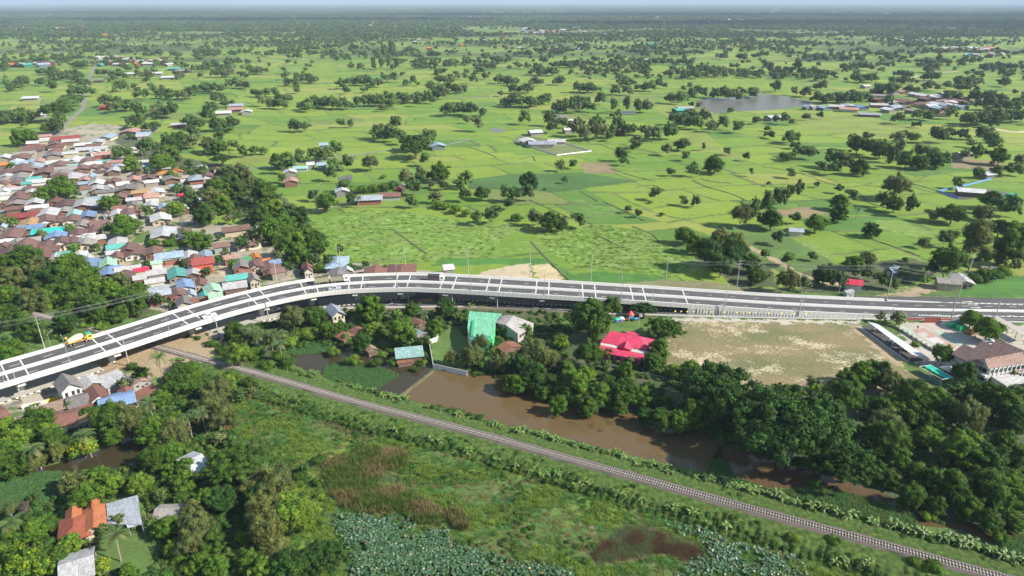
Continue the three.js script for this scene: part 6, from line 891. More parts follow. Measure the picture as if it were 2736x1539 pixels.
named('shack', 'wide shack with plain brown metal roof at the left edge', [-30, 1142], [33, 1118], 3.0, 11, 'E', 'g', whiteWall, { group: gs, across: true });
named('shack', 'brown roofed shack above the dark pond', [128, 1143], [203, 1128], 3.0, 8.5, 'E', 'g', whiteWall, { group: gs, across: true });
named('shack', 'little shack with tan tin roof right of the brown roofed shack', [203, 1136], [240, 1127], 2.7, 7, 'Y', 's', tin, { group: gs, detail: 1 });
named('shack', 'white tin roofed workshop beside the white house', [222, 1040], [276, 1022], 3.2, 7, 'W', 'g', timber, { group: gs });
named('shack', 'flat shed with pale grey tin sheets near the striped posts', [285, 1036], [345, 1012], 2.8, 8, 'V', 's', tin, { group: gs, across: true });
named('shack', 'low shed with rust-patched pale sheets by the sand', [262, 1018], [318, 1003], 2.4, 6, rustPale, 's', tin, { group: gs, detail: 1 });
named('shack', 'rusty roofed hut right of the blue roof', [360, 1068], [422, 1044], 2.6, 4.5, rust, 's', timber, { group: gs, detail: 1 });
named('shack', 'rusty roofed hut behind the blue roof', [318, 1062], [358, 1052], 2.6, 5, 'E', 'g', timber, { group: gs, detail: 1 });
named('shack', 'small hut with rust and mint sheets beside the lone palm', [353, 1030], [405, 1016], 2.4, 5, rustPale, 'g', tin, { group: gs, detail: 1 });
named('shack', 'half hidden hut with broken rusty roof among the trees', [468, 1050], [490, 1042], 2.4, 5, rust, 'g', timber, { group: gs, detail: 0 });
{ const y = thing('garden_wall', 'low wall with yellow painted stretch below the concrete lot', 'wall'); const c = [[60, 1095], [128, 1080], [176, 1066], [215, 1050]].map(([a, b]) => g(a, b)); c.slice(1).forEach((b, i) => { const a = c[i], m = mesh('wall_panel', box(a.distanceTo(b), 1.8, 0.18), i === 1 ? M([0.75, 0.5, 0.05], 0.8) : whiteWall, y); m.position.set((a.x + b.x) / 2, 0.9, (a.z + b.z) / 2); m.rotation.y = Math.atan2(-(b.z - a.z), b.x - a.x); });
  struct('concrete_lot', sheet([[58, 1098], [62, 1062], [112, 1050], [118, 1082]], 0.03), M([0.5, 0.45, 0.37], 0.95, { map: concreteTex }));
  const posts = thing('guard_posts', 'short row of black and white guard posts at the railway sand', 'barrier'); for (let i = 0; i < 5; i++) { const p = g(273 + i * 4.8, 992 + i * 2.4); for (const [h, m] of [[0.15, whitePaint], [0.45, blackPaint], [0.75, whitePaint]]) { const q = mesh('post_band', cyl(0.14, 0.14, 0.3, 0, 0, 0, 8), m, posts); q.position.set(p.x, h, p.z); } }
}
// orange house and its metal shed
{
  const f = footing([152, 1452], [283, 1413], 3.0), h = thing('orange_house', 'orange tiled house with stepped hipped roof half hidden by trees', 'house', f.a.clone().setY(0), f.turn);
  const tile = M([0.5, 0.17, 0.07], 0.85, { map: ribA }), tile2 = M([0.36, 0.1, 0.055], 0.85, { map: ribA }), W = f.w, sub = (n, w, d, x, z, hh, tp, m) => { const [wg, rg] = BUILT[tp]; const a = mesh('wall', wg, creamWall, h), b = mesh('roof', rg, m, h); for (const q of [a, b]) { q.scale.set(w, hh, d); q.position.set(x, 0, -z); } };
  sub(0, W * 0.62, 8.5, W * 0.34, 4.2, 3.0, 'h', tile2); sub(1, W * 0.5, 8.8, W * 0.76, 5, 3.15, 'g', tile); sub(2, W * 0.32, 5, W * 0.3, 9, 3.2, 'g', tile); sub(3, W * 0.25, 5, W * 0.72, 10.5, 3.3, 'g', tile);
  for (const x of [0.3, 0.5, 0.8]) { const m = mesh('window', box(1.2, 1.1, 0.05), winFrame, h); m.position.set(W * x, 1.5, x > 0.6 ? -0.9 : -0.2); }
  const a = g(284, 1346, 3.6), b = g(367, 1322, 4.0), c = g(380, 1402, 3.2), d = g(288, 1400, 3.2);
  const s = thing('metal_shed', 'open shed with large pale blue-grey metal roof beside the orange house', 'shed');
  const q = quadsGeo([[d, c, b, a].map((p) => [p.x, p.y, p.z]), [a, b, c, d].map((p) => [p.x, p.y - 0.12, p.z])]); mesh('roof', q, M([0.42, 0.46, 0.5], 0.5, { map: ribA }), s);
  for (const p of [a, b, c, d]) mesh('post', cyl(0.1, 0.1, p.y - 0.1, p.x * 0.985 + (a.x + c.x) * 0.0075, (p.y - 0.1) / 2, p.z * 0.985 + (a.z + c.z) * 0.0075, 8), steel, s);
  const a2 = g(335, 1412, 2.7), b2 = g(378, 1404, 2.9), c2 = g(382, 1394, 2.9); const lean = thing('metal_shed', 'small lower pale metal lean-to at the front of the shed', 'shed'), e0 = g(330, 1388, 3.0), e1 = g(374, 1372, 3.05), e2 = g(381, 1403, 2.6), e3 = g(342, 1414, 2.6);
  mesh('roof', quadsGeo([[e3, e2, e1, e0].map((p) => [p.x, p.y + 0.35, p.z]), [e0, e1, e2, e3].map((p) => [p.x, p.y + 0.25, p.z])]), M([0.5, 0.55, 0.6], 0.5, { map: ribA }), lean); for (const p of [e2, e3]) mesh('post', cyl(0.09, 0.09, p.y + 0.3, p.x, (p.y + 0.3) / 2, p.z - 0.4, 8), steel, lean);
}
named('tin_shed', 'pale tin roof poking out from under a dark spreading tree', [518, 1263], [562, 1240], 3.2, 9, 'V', 'g', tin, { detail: 0, category: 'shed', across: true });
named('tin_shed', 'rust-edged white roof at the bottom edge below the orange house', [160, 1560], [250, 1530], 3.2, 9, 'V', 'g', tin, { detail: 0, category: 'shed', across: true });
named('thatched_hut', 'hut with weathered grey thatch right of the blue-grey metal shed', [408, 1385], [480, 1382], 2.2, 5, 'G', 'g', timber, { detail: 0, category: 'hut', across: true });
// between viaduct and ponds
named('light_blue_house', 'cream house with light blue gable roof between trees near the viaduct', [888, 846], [922, 838], 4.6, 8.5, 'S', 'g', creamWall);
named('teal_shack', 'stilted shack with patched turquoise tin roof at the pond edge', [1060, 957], [1130, 950], 3.2, 6.0, 'A', 's', timber, { across: true, category: 'shack' });
named('rust_lean_to', 'rusty lean-to in front of the turquoise roofed shack', [1063, 971], [1101, 966], 1.8, 3.4, rust, 's', timber, { detail: 0, category: 'shack', across: true });
for (const [fl, fr, r, l] of [[[918, 910], [950, 897], rust, 'rusty little shack left of the round tree by the lily pond'], [[950, 895], [980, 886], 'E', 'rust-red tin shack under the trees behind the lily pond'], [[985, 940], [1008, 932], rustPale, 'small rust and white shack on the pond bank'], [[1112, 872], [1140, 862], 'E', 'dark red tin shack hidden under the palm trees'], [[1118, 900], [1142, 890], 'S', 'shack with blue tin patches left of the white boundary wall'], [[1350, 940], [1392, 925], rust, 'rusty brown roofed hut right of the grey warehouse roof']]) named('shack', l, fl, fr, 2.4, 5, r, 'g', timber, { detail: 1, group: 'shacks by the lily pond', category: 'shack' });
{ // green warehouse
  const f = footing([1258, 912], [1316, 912], 5.2), a = f.a, g5 = (x, y, h) => { const p = g(x, y, h); return [p.x, p.y, p.z]; };
  const w = thing('green_warehouse', 'warehouse with large bright mint green flat roof beside the boundary wall', 'warehouse');
  const green = M([0.22, 0.62, 0.38], 0.6, { map: ribA });
  const c = { fl: g5(1259, 908, 5.4), fr: g5(1316, 906, 5.4), mr: g5(1324, 862, 5.6), br: g5(1342, 838, 5.7), bl: g5(1254, 831, 5.7), ml: g5(1249, 876, 5.5) };
  mesh('roof', quadsGeo([[c.fl, c.fr, c.mr, c.ml], [c.ml, c.mr, c.br, c.bl]]), green, w);
  const lo = (p) => [p[0], 0, p[2]], wallOf = (p, q) => [lo(p), lo(q), q, p];
  mesh('wall', quadsGeo([wallOf(c.ml, c.fl), wallOf(c.bl, c.ml), wallOf(c.br, c.bl)].map((q) => q.map((p) => [p[0], p[1] && p[1] - 0.02, p[2]]))), whiteWall, w);
  mesh('front_wall', quadsGeo([wallOf(c.fl, c.fr), wallOf(c.fr, c.mr)].map((q) => q.map((p) => [p[0], p[1] && p[1] - 0.02, p[2]]))), M([0.08, 0.5, 0.2], 0.6), w);
  const ridge = (p, q, hh) => { const A = new THREE.Vector3(...p), B = new THREE.Vector3(...q), m = mesh('roof_duct', box(A.distanceTo(B), hh, 0.9), M([0.05, 0.3, 0.17], 0.6), w); m.position.copy(A.clone().lerp(B, 0.5)); m.position.y += hh / 2; m.rotation.y = Math.atan2(-(B.z - A.z), B.x - A.x); };
  ridge(g5(1265, 858, 5.6), g5(1261, 900, 5.5), 0.5); ridge(g5(1262, 901.5, 5.45), g5(1312, 901, 5.45), 0.35);
  const b = thing('grey_warehouse', 'warehouse with long pale grey gable roof right of the mint green roof', 'warehouse');
  const e = { fl: g5(1322, 862, 4.2), fr: g5(1384, 892, 4.2), fp: g5(1352, 868, 5.6), br: g5(1427, 864, 4.2), bl: g5(1346, 842, 4.2), bp: g5(1372, 843, 5.8) }, gm = M([0.52, 0.49, 0.46], 0.7, { map: ribA });
  mesh('roof', quadsGeo([[e.fl, e.fp, e.bp, e.bl], [e.fp, e.fr, e.br, e.bp]]), gm, b);
  const inn = (p, y) => [p[0] * 0.97 + (e.fl[0] + e.br[0]) * 0.015, y, p[2] * 0.97 + (e.fl[2] + e.br[2]) * 0.015];
  mesh('wall', quadsGeo([[inn(e.fl, 0), inn(e.fr, 0), inn(e.fr, 4.1), inn(e.fl, 4.1)], [inn(e.fl, 4.1), inn(e.fr, 4.1), inn(e.fp, 5.4), inn(e.fp, 5.4)], [inn(e.fr, 0), inn(e.br, 0), inn(e.br, 4.1), inn(e.fr, 4.1)], [inn(e.bl, 0), inn(e.fl, 0), inn(e.fl, 4.1), inn(e.bl, 4.1)]]), M([0.5, 0.44, 0.44], 0.9, { map: wallTex }), b);
  const A = new THREE.Vector3(...inn(e.fr, 0)), B = new THREE.Vector3(...inn(e.br, 0)); for (let i = 1; i < 6; i++) { const m = mesh('window', box(1.4, 1.2, 0.08), winFrame, b); m.position.copy(A.clone().lerp(B, i / 6)); m.position.y = 2.4; m.rotation.y = Math.atan2(-(B.z - A.z), B.x - A.x); }
}
{ // white boundary wall
  const pts = [[1172, 894], [1168, 912], [1146, 920], [1158, 985], [1248, 1005]].map(([a, b]) => g(a, b)), w = thing('boundary_wall', 'white boundary wall zigzagging down to the brown pond', 'wall');
  pts.slice(1).forEach((b, i) => { const a = pts[i], n = Math.max(1, Math.round(a.distanceTo(b) / 2.5)); for (let k = 0; k < n; k++) { const p = a.clone().lerp(b, (k + 0.5) / n), m = mesh('wall_panel', box(a.distanceTo(b) / n - 0.05, 2.0, 0.16), whiteWall, w); m.position.set(p.x, 1.0, p.z); m.rotation.y = Math.atan2(-(b.z - a.z), b.x - a.x); } const q = mesh('wall_post', box(0.26, 2.15, 0.26), whiteWall, w); q.position.set(b.x, 1.07, b.z); });
  struct('earth_dike', (() => { const a = g(1066, 1062), b = g(1156, 993), d = a.distanceTo(b), q = new THREE.BoxGeometry(d, 0.5, 1.6, 30, 1, 4), P = q.attributes.position; for (let i = 0; i < P.count; i++) if (P.getY(i) > 0) { P.setY(i, P.getY(i) + 0.15 * noise(P.getX(i), P.getZ(i)) - 0.1 * Math.abs(P.getZ(i))); P.setZ(i, P.getZ(i) * (0.75 + 0.25 * noise2(P.getX(i) * 0.6, 3))); } q.rotateY(Math.atan2(-(b.z - a.z), b.x - a.x)).translate((a.x + b.x) / 2, 0.1, (a.z + b.z) / 2); q.computeVertexNormals(); return q; })(), M([0.19, 0.17, 0.08], 1, { map: soilTex }));
  const rw = thing('road_wall', 'low tan retaining wall along the frontage road behind the trees', 'wall'); const rpts = [[915, 832], [1010, 828], [1100, 829], [1230, 826], [1330, 829], [1400, 833], [1520, 839]].map(([a, b]) => g(a, b)); rpts.slice(1).forEach((b, i) => { const a = rpts[i], n = Math.round(a.distanceTo(b) / 3); for (let k = 0; k < n; k++) { const p = a.clone().lerp(b, (k + 0.5) / n), m = mesh('wall_panel', box(a.distanceTo(b) / n - 0.08, 1.5, 0.2), M([0.45, 0.37, 0.26], 0.9, { map: concreteTex }), rw); m.position.set(p.x, -0.2 + 0.5, p.z); m.rotation.y = Math.atan2(-(b.z - a.z), b.x - a.x); } });
}
{ // kindergarten
  const P = (zx, zy, h) => { const p = g(1360 + zx * 0.276, 760 + zy * 0.276, h); return [p.x, p.y, p.z]; }, red = new THREE.MeshStandardMaterial({ color: C(0.78, 0.065, 0.15), roughness: 0.6, map: ribB, side: THREE.DoubleSide }), E = 3.4, k = thing('kindergarten', 'kindergarten with bright crimson hipped roofs and pink walls', 'building');
  const A = P(975, 470, E), B = P(1415, 532, E), Cc = P(1338, 640, E), D = P(883, 562, E), r0 = P(990, 448, 5.6), r1 = P(1270, 505, 5.8);
  const lo = (p, y = 0) => [p[0], y, p[2]], cen = [(A[0] + Cc[0]) / 2, 0, (A[2] + Cc[2]) / 2], inn = (p, y, f = 0.94) => [cen[0] + (p[0] - cen[0]) * f, y, cen[2] + (p[2] - cen[2]) * f], box4 = (a, b, c, d, y) => quadsGeo([[inn(a, 0), inn(b, 0), inn(b, y), inn(a, y)], [inn(b, 0), inn(c, 0), inn(c, y), inn(b, y)], [inn(c, 0), inn(d, 0), inn(d, y), inn(c, y)], [inn(d, 0), inn(a, 0), inn(a, y), inn(d, y)]]);
  mesh('main_roof', quadsGeo([[D, Cc, r1, r0], [Cc, B, r1, r1], [B, A, r0, r1], [A, D, r0, r0]]), red, k); mesh('main_wall', box4(D, Cc, B, A, E), pinkWall, k);
  const F = [P(890, 588, 3.3), P(1338, 682, 3.3), P(1287, 737, 3.1), P(833, 642, 3.1)], f0 = P(868, 606, 3.9), f1 = P(1290, 692, 3.9), fc = [(F[0][0] + F[2][0]) / 2, 0, (F[0][2] + F[2][2]) / 2], fi = (p, y, f = 0.93) => [fc[0] + (p[0] - fc[0]) * f, y, fc[2] + (p[2] - fc[2]) * f];
  mesh('front_roof', quadsGeo([[F[3], F[2], f1, f0], [F[2], F[1], f1, f1], [F[1], F[0], f0, f1], [F[0], F[3], f0, f0]]), red, k);
  mesh('front_wall', quadsGeo([0, 1, 2, 3].map((i) => { const a = F[i], b = F[(i + 1) % 4]; return [fi(a, 0), fi(b, 0), fi(b, 3.1), fi(a, 3.1)]; })), pinkWall, k);
  const flat = M([0.58, 0.55, 0.5], 0.9, { map: concreteTex });
  mesh('flat_roof', quadsGeo([[P(884, 586, 3.35), P(1052, 620, 3.35), P(1058, 598, 3.35), P(890, 560, 3.35)], [P(1172, 646, 3.35), P(1336, 678, 3.35), P(1338, 648, 3.35), P(1184, 620, 3.35)]]), flat, k);
  const ap = P(1143, 540, 5.3), apf = P(1118, 610, 4.9), c0 = P(1040, 622, 3.3), c1 = P(1190, 642, 3.3); mesh('link_roof', quadsGeo([[c0, c0, apf, ap].map((p) => p), [c1, apf, ap, ap], [c0, c1, apf, apf], [c0, apf, ap, P(1052, 590, 3.5)], [apf, c1, P(1195, 610, 3.5), ap]]), red, k);
  mesh('porch_roof', quadsGeo([[P(1125, 470, 4.0), P(1258, 500, 4.0), P(1278, 478, 3.6), P(1150, 450, 3.6)]]), red, k);
  const a = new THREE.Vector3(...fi(F[3], 0)), b = new THREE.Vector3(...fi(F[2], 0)); for (let i = 0; i < 5; i++) { const m = mesh('window', box(1.7, 0.9, 0.1), winFrame, k); m.position.copy(a.clone().lerp(b, 0.14 + i * 0.18)); m.position.y = 1.9; m.rotation.y = Math.atan2(-(b.z - a.z), b.x - a.x); }
  const fence = thing('picket_fence', 'low pale fence in front of the pink kindergarten wall', 'fence'), fp = [[1622, 974], [1660, 990], [1700, 1000], [1760, 1012], [1800, 1022]].map(([x, y]) => g(x, y)); fp.slice(1).forEach((q, i) => { const p = fp[i], n = 4; for (let j = 0; j < n; j++) { const c = p.clone().lerp(q, j / n), m = mesh('post', box(0.14, 1.3, 0.14), concrete, fence); m.position.set(c.x, 0.65, c.z); } for (const y of [0.45, 1.05]) { const m = mesh('fence_rail', box(p.distanceTo(q), 0.09, 0.07), concrete, fence); m.position.set((p.x + q.x) / 2, y, (p.z + q.z) / 2); m.rotation.y = Math.atan2(-(q.z - p.z), q.x - p.x); } });
  // playground
  const pg = thing('playground_tower', 'playground castle with red cone roof, blue slides and ladders', 'playground', g(1684, 857), 0.2), col = (c) => M(c, 0.5), redp = col([0.75, 0.05, 0.04]), blue = col([0.05, 0.3, 0.7]), yel = col([0.8, 0.55, 0.05]);
  for (const [x, z] of [[-0.9, -0.9], [0.9, -0.9], [0.9, 0.9], [-0.9, 0.9]]) mesh('post', cyl(0.1, 0.1, 3.0, x, 1.5, z, 8), yel, pg);
  mesh('platform', box(2, 0.15, 2, 0, 1.6, 0), blue, pg); mesh('cone_roof', new THREE.ConeGeometry(1.5, 1.7, 12).translate(0, 3.8, 0), redp, pg); mesh('slide', box(4.2, 0.12, 0.8, -2.8, 0.95, 0.4, 0, 0.33), redp, pg); mesh('tube_slide', new THREE.TorusGeometry(1.0, 0.38, 8, 16, 4).rotateX(1.2).translate(1.8, 1.0, 0.4), blue, pg);
  const p2 = thing('play_house', 'small blue and white play house left of the playground castle', 'playground', g(1661, 858), 0.1); mesh('wall', box(1.8, 1.3, 1.6, 0, 0.65, 0), blue, p2); mesh('roof', new THREE.ConeGeometry(1.5, 0.9, 4).rotateY(0.78).translate(0, 1.75, 0), col([0.6, 0.68, 0.75]), p2);
  const p3 = thing('play_house', 'teal roofed climbing frame at the left end of the playground', 'playground', g(1648, 862), 0.1); mesh('frame', [box(0.1, 1.6, 0.1, -0.8, 0.8, 0), box(0.1, 1.6, 0.1, 0.8, 0.8, 0), box(1.7, 0.1, 1.2, 0, 0.7, 0)], blue, p3); mesh('roof', new THREE.ConeGeometry(1.2, 0.8, 6).translate(0, 2.0, 0), col([0.03, 0.45, 0.35]), p3);
  const fl = thing('flagpole', 'white flagpole with small flag between kindergarten and playground', 'flagpole', g(1706, 878)); mesh('pole', cyl(0.05, 0.04, 6, 0, 3, 0, 6), whitePaint, fl); mesh('flag', new THREE.PlaneGeometry(1.2, 0.8, 6, 1).translate(0.65, 5.5, 0), M([0.6, 0.55, 0.65], 0.8), fl);
}
{ // sports ground fence along the road
  const f = thing('concrete_fence', 'concrete post fence along the road above the dry sports ground', 'fence'), a = g(1783, 848), b = g(2290, 857), n = 34;
  for (let i = 0; i <= n; i++) { const p = a.clone().lerp(b, i / n), m = mesh('post', box(0.18, 1.5, 0.18), paleConcrete, f); m.position.set(p.x, 0.75, p.z); }
  for (const y of [0.5, 0.95, 1.35]) { const m = mesh('fence_rail', box(a.distanceTo(b), 0.1, 0.08), paleConcrete, f); m.position.set((a.x + b.x) / 2, y, (a.z + b.z) / 2); m.rotation.y = Math.atan2(-(b.z - a.z), b.x - a.x); }
  [1801, 1833, 1898, 1930, 1965, 1998, 1817, 1850, 1882, 1982, 2014, 2050, 2085, 2118, 2150].forEach((x, i) => { const fl = thing('roadside_flag', `${i < 6 || i > 10 ? 'yellow' : 'pale pink'} flag on a pole along the sports ground road, ${numWord([1801, 1833, 1898, 1930, 1965, 1998, 1817, 1850, 1882, 1982, 2014, 2050, 2085, 2118, 2150].filter((q, j) => q < x && ((j < 6 || j > 10) === (i < 6 || i > 10))).length)} of its colour`, 'flag', g(x, 845 + (x - 1800) * 0.02), 0.4, 'flags along the road'); mesh('pole', cyl(0.025, 0.02, 2.6, 0, 1.3, 0, 5), steel, fl); mesh('cloth', new THREE.PlaneGeometry(0.75, 0.55, 4, 1).translate(0.4, 2.2, 0), M(i < 6 || i > 10 ? [0.75, 0.62, 0.03] : [0.6, 0.4, 0.42], 0.8), fl); });
  const rub = thing('rubbish_heap', 'brown heap of branches and blue rubbish at the corner of the sports ground', 'rubbish', g(2046, 1050)); mesh('branches', crownGeo(990, { clumps: 9, rx: 1.6, ry: 0.6, cy: 0.5, cr: 0.6, leaves: 900, leaf: 0.12, long: 4 }), leafMat([0.11, 0.07, 0.045]), rub); mesh('bags', [new THREE.IcosahedronGeometry(0.5, 1).translate(-2.0, 0.35, 0.4), new THREE.IcosahedronGeometry(0.4, 1).translate(-2.6, 0.3, 0.9)], M([0.25, 0.4, 0.65], 0.5), rub);
}
{ // carport
  const P = (x, y, h) => { const p = g(x, y, h); return [p.x, p.y, p.z]; }, c = thing('carport', 'long carport with white metal roof between sports ground and schoolyard', 'carport');
  const bl = P(2318, 859, 3.2), br = P(2346, 866, 2.7), fr = P(2483, 957, 2.7), fl = P(2438, 948, 3.2);
  mesh('roof', quadsGeo([[fl, fr, br, bl], [bl, br, fr, fl].map((p) => [p[0], p[1] - 0.12, p[2]])]), M([0.74, 0.74, 0.74], 0.5, { map: ribA }), c);
  for (let i = 0; i <= 5; i++) for (const [a, b] of [[bl, fl], [br, fr]]) { const t = 0.02 + i * 0.19, p = [a[0] + (b[0] - a[0]) * t, a[1] - 0.1, a[2] + (b[2] - a[2]) * t]; mesh('post', cyl(0.07, 0.07, p[1], p[0], p[1] / 2, p[2], 6), whitePaint, c); }
  struct('carport_asphalt', sheet([[2298, 872], [2330, 868], [2488, 962], [2430, 967]], 0.03), oldAsphalt);
  struct('carport_kerb', sheet([[2293, 873], [2298, 872], [2430, 967], [2424, 967]], 0.05), concrete);
  // schoolyard court: painted panels
  const ct = thing('sports_court', 'faded painted court with mint, red and white panels in the schoolyard', 'court'), Q = (name, pts, col) => mesh(name, sheet(pts, 0.03 + 0.012 * ct.children.length), M(col, 0.9, { map: concreteTex }), ct), S5 = (l) => l.map(([a, b]) => [2386 + a * 0.138, 760 + b * 0.138]);
  Q('mint_strip', S5([[110, 820], [170, 790], [830, 1250], [780, 1280]]), [0.4, 0.62, 0.48]); Q('red_panel', S5([[380, 880], [600, 840], [1240, 1210], [1150, 1250]]), [0.5, 0.33, 0.27]); Q('mint_panel', S5([[780, 910], [900, 890], [1430, 1180], [1300, 1200]]), [0.45, 0.55, 0.4]); Q('white_panel', S5([[600, 1050], [850, 1020], [1020, 1130], [840, 1180]]), [0.62, 0.6, 0.58]); Q('pale_panel', S5([[440, 960], [600, 925], [700, 985], [560, 1040]]), [0.55, 0.5, 0.45]);
  // shelves of plants along the court
  const sh = thing('plant_rack', 'long rack of stacked bricks and pots between carport and court', 'rack'), a = g(2392, 874), b = g(2494, 938); for (let i = 0; i < 26; i++) { const p = a.clone().lerp(b, i / 25), m = mesh('rack_bay', box(0.9, 0.8 + 0.3 * hash(i, 3), 1.4), M([[0.42, 0.3, 0.24], [0.5, 0.45, 0.4], [0.2, 0.2, 0.15]][i % 3], 0.95), sh); m.position.set(p.x, 0.45, p.z); m.rotation.y = -0.6; }
  const wl = thing('school_sign_wall', 'red brick-coloured school sign wall beside the road', 'wall'), wa = g(2468, 862), wb = g(2510, 862); mesh('sign_panel', box(wa.distanceTo(wb), 2.4, 0.4, (wa.x + wb.x) / 2, 1.2, (wa.z + wb.z) / 2), M([0.34, 0.09, 0.07], 0.85, { map: wallTex }), wl); for (const [q, r] of [[2420, 2466], [2512, 2545]]) { const m0 = g(q, 855), m1 = g(r, 857); mesh('low_wall', box(m0.distanceTo(m1), 0.9, 0.25, (m0.x + m1.x) / 2, 0.45, (m0.z + m1.z) / 2), M([0.36, 0.1, 0.07], 0.85), wl); }
  const hoop = thing('basketball_post', 'thin red basketball post at the corner of the court', 'pole', g(2447, 893)); mesh('post', cyl(0.06, 0.05, 3.4, 0, 1.7, 0, 6), M([0.4, 0.1, 0.08], 0.7), hoop); mesh('backboard', box(0.06, 0.9, 1.3, 0.1, 3.2, 0), M([0.5, 0.25, 0.2], 0.7), hoop);
  // bins and cart under the tree
  for (const [x, y, w, h, d, col, l, t] of [[2541, 874, 2.6, 1.7, 2.0, [0.03, 0.4, 0.16], 'green metal container at the left of the schoolyard tree', 0.2], [2568, 882, 3.4, 1.9, 2.2, [0.02, 0.38, 0.1], 'larger green container under the schoolyard tree', 0.15], [2592, 892, 4.2, 1.7, 2.0, [0.26, 0.12, 0.03], 'brown-orange covered cart under the schoolyard tree', 0.2], [2558, 868, 4.4, 1.6, 2.2, [0.02, 0.16, 0.1], 'dark green tarpaulin stall behind the green containers', 0.2]]) { const o = thing('container', l, 'container', g(x, y), t, 'containers under the schoolyard tree'); mesh('body', profile([[-w / 2, 0.25], [w / 2, 0.25], [w / 2 + 0.2, h * 0.8], [w / 2 - 0.2, h], [-w / 2 + 0.2, h], [-w / 2 - 0.2, h * 0.8]], d, 0.1), M(col, 0.6), o); for (const q of [-0.35, 0.35]) mesh('skid', box(w, 0.2, 0.15, 0, 0.1, q * d), darkSteel, o); }
  // tall walkway roof at right
  const wk = thing('walkway_roof', 'covered walkway with pale corrugated roof at the right edge', 'walkway'), w0 = P(2652, 850, 3.4), w1 = P(2668, 846, 3.4), w2 = P(2760, 893, 3.4), w3 = P(2740, 900, 3.4); mesh('roof', quadsGeo([[w3, w2, w1, w0], [w0, w1, w2, w3].map((p) => [p[0], p[1] - 0.15, p[2]])]), M([0.55, 0.5, 0.44], 0.8, { map: ribA }), wk); for (let i = 0; i < 5; i++) { const t = i / 4; for (const [p, q] of [[w0, w3], [w1, w2]]) mesh('post', box(0.2, 3.2, 0.2, p[0] + (q[0] - p[0]) * t, 1.6, p[2] + (q[2] - p[2]) * t), concrete, wk); }
}
{ // school building
  const S6 = (a, b, h) => { const p = g(2386 + a * 0.138, 900 + b * 0.138, h); return [p.x, p.y, p.z]; }, roofM = M([0.34, 0.22, 0.18], 0.85, { map: ribA }), sc = thing('school_building', 'two-storey white school with long pinkish brown gable roof and cross gables', 'school');
  const E = 6.6, fl = S6(1850, 620, E), fr = S6(2750, 480, E), bl = S6(1480, 445, E), r0 = S6(1780, 430, 9.0), r1 = S6(2800, 230, 9.0), br = [bl[0] + fr[0] - fl[0], E, bl[2] + fr[2] - fl[2]];
  mesh('main_roof', quadsGeo([[fl, fr, r1, r0], [br, bl, r0, r1]]), roofM, sc);
  const cen = [(fl[0] + br[0]) / 2, (fl[2] + br[2]) / 2], inn = (p, y, f = 0.93) => [cen[0] + (p[0] - cen[0]) * f, y, cen[1] + (p[2] - cen[1]) * f];
  mesh('wall', quadsGeo([[inn(fl, 0), inn(fr, 0), inn(fr, E), inn(fl, E)], [inn(bl, 0), inn(fl, 0), inn(fl, E), inn(bl, E)], [inn(br, 0), inn(bl, 0), inn(bl, E), inn(br, E)], [inn(bl, E), inn(fl, E), inn(r0, 8.8), inn(r0, 8.8)]]), whiteWall, sc);
  const A = new THREE.Vector3(...inn(fl, 0, 0.935)), B = new THREE.Vector3(...inn(fr, 0, 0.935)), t = Math.atan2(-(B.z - A.z), B.x - A.x);
  for (let i = 0; i < 9; i++) { const q = A.clone().lerp(B, 0.08 + i * 0.1); for (const y of [1.9, 5.1]) { const m = mesh('window', box(1.6, 1.3, 0.12), winFrame, sc); m.position.set(q.x, y, q.z); m.rotation.y = t; } const m = mesh('pilaster', box(0.4, E, 0.35), whiteWall, sc); const c = A.clone().lerp(B, 0.03 + i * 0.1); m.position.set(c.x, E / 2, c.z); m.rotation.y = t; }
  const A2 = new THREE.Vector3(...inn(bl, 0, 0.94)), B2 = new THREE.Vector3(...inn(fl, 0, 0.94)), t2 = Math.atan2(-(B2.z - A2.z), B2.x - A2.x); for (let i = 0; i < 3; i++) for (const y of [2.0, 5.2]) { const m = mesh('window', box(1.5, 1.4, 0.12), winFrame, sc); const c = A2.clone().lerp(B2, 0.22 + i * 0.28); m.position.set(c.x, y, c.z); m.rotation.y = t2; }
  { const c = A2.clone().lerp(B2, 0.5), m = mesh('balcony', box(A2.distanceTo(B2), 0.9, 1.4), whiteWall, sc); m.position.set(c.x - 0.5, 3.6, c.z + 0.5); m.rotation.y = t2; }
  { const u = new THREE.Vector3(fr[0] - fl[0], 0, fr[2] - fl[2]), L = u.length(), v = new THREE.Vector3(bl[0] - fl[0], 0, bl[2] - fl[2]), dp = v.length(); u.normalize(); v.normalize();
    for (const [k, w, out] of [[0.2, 9, 5.5], [0.62, 9, 5.5], [0.95, 9, 5.5]]) { const len = dp * 0.55 + out, c = new THREE.Vector3(fl[0], 0, fl[2]).addScaledVector(u, L * k).addScaledVector(v, dp * 0.5 + len / 2), t3 = Math.atan2(v.x, v.z); for (const [n, q, m] of [['wing_wall', wallGable, whiteWall], ['wing_roof', roofGable, roofM]]) { const o = mesh(n, q, m, sc); o.position.copy(c); o.rotation.y = t3; o.scale.set(w, n === 'wing_roof' ? E * 0.99 : E * 0.98, len); } } }
  // annex in front
  const an = thing('school_annex', 'single-storey annex with flat pale metal roof in front of the school', 'building'), a0 = S6(1890, 760, 3.2), a1 = S6(2180, 940, 3.0), a2 = S6(2640, 840, 3.0), a3 = S6(2320, 690, 3.2);
  mesh('roof', quadsGeo([[a0, a1, a2, a3], [a3, a2, a1, a0].map((p) => [p[0], p[1] - 0.15, p[2]])]), M([0.62, 0.62, 0.62], 0.6, { map: ribB }), an);
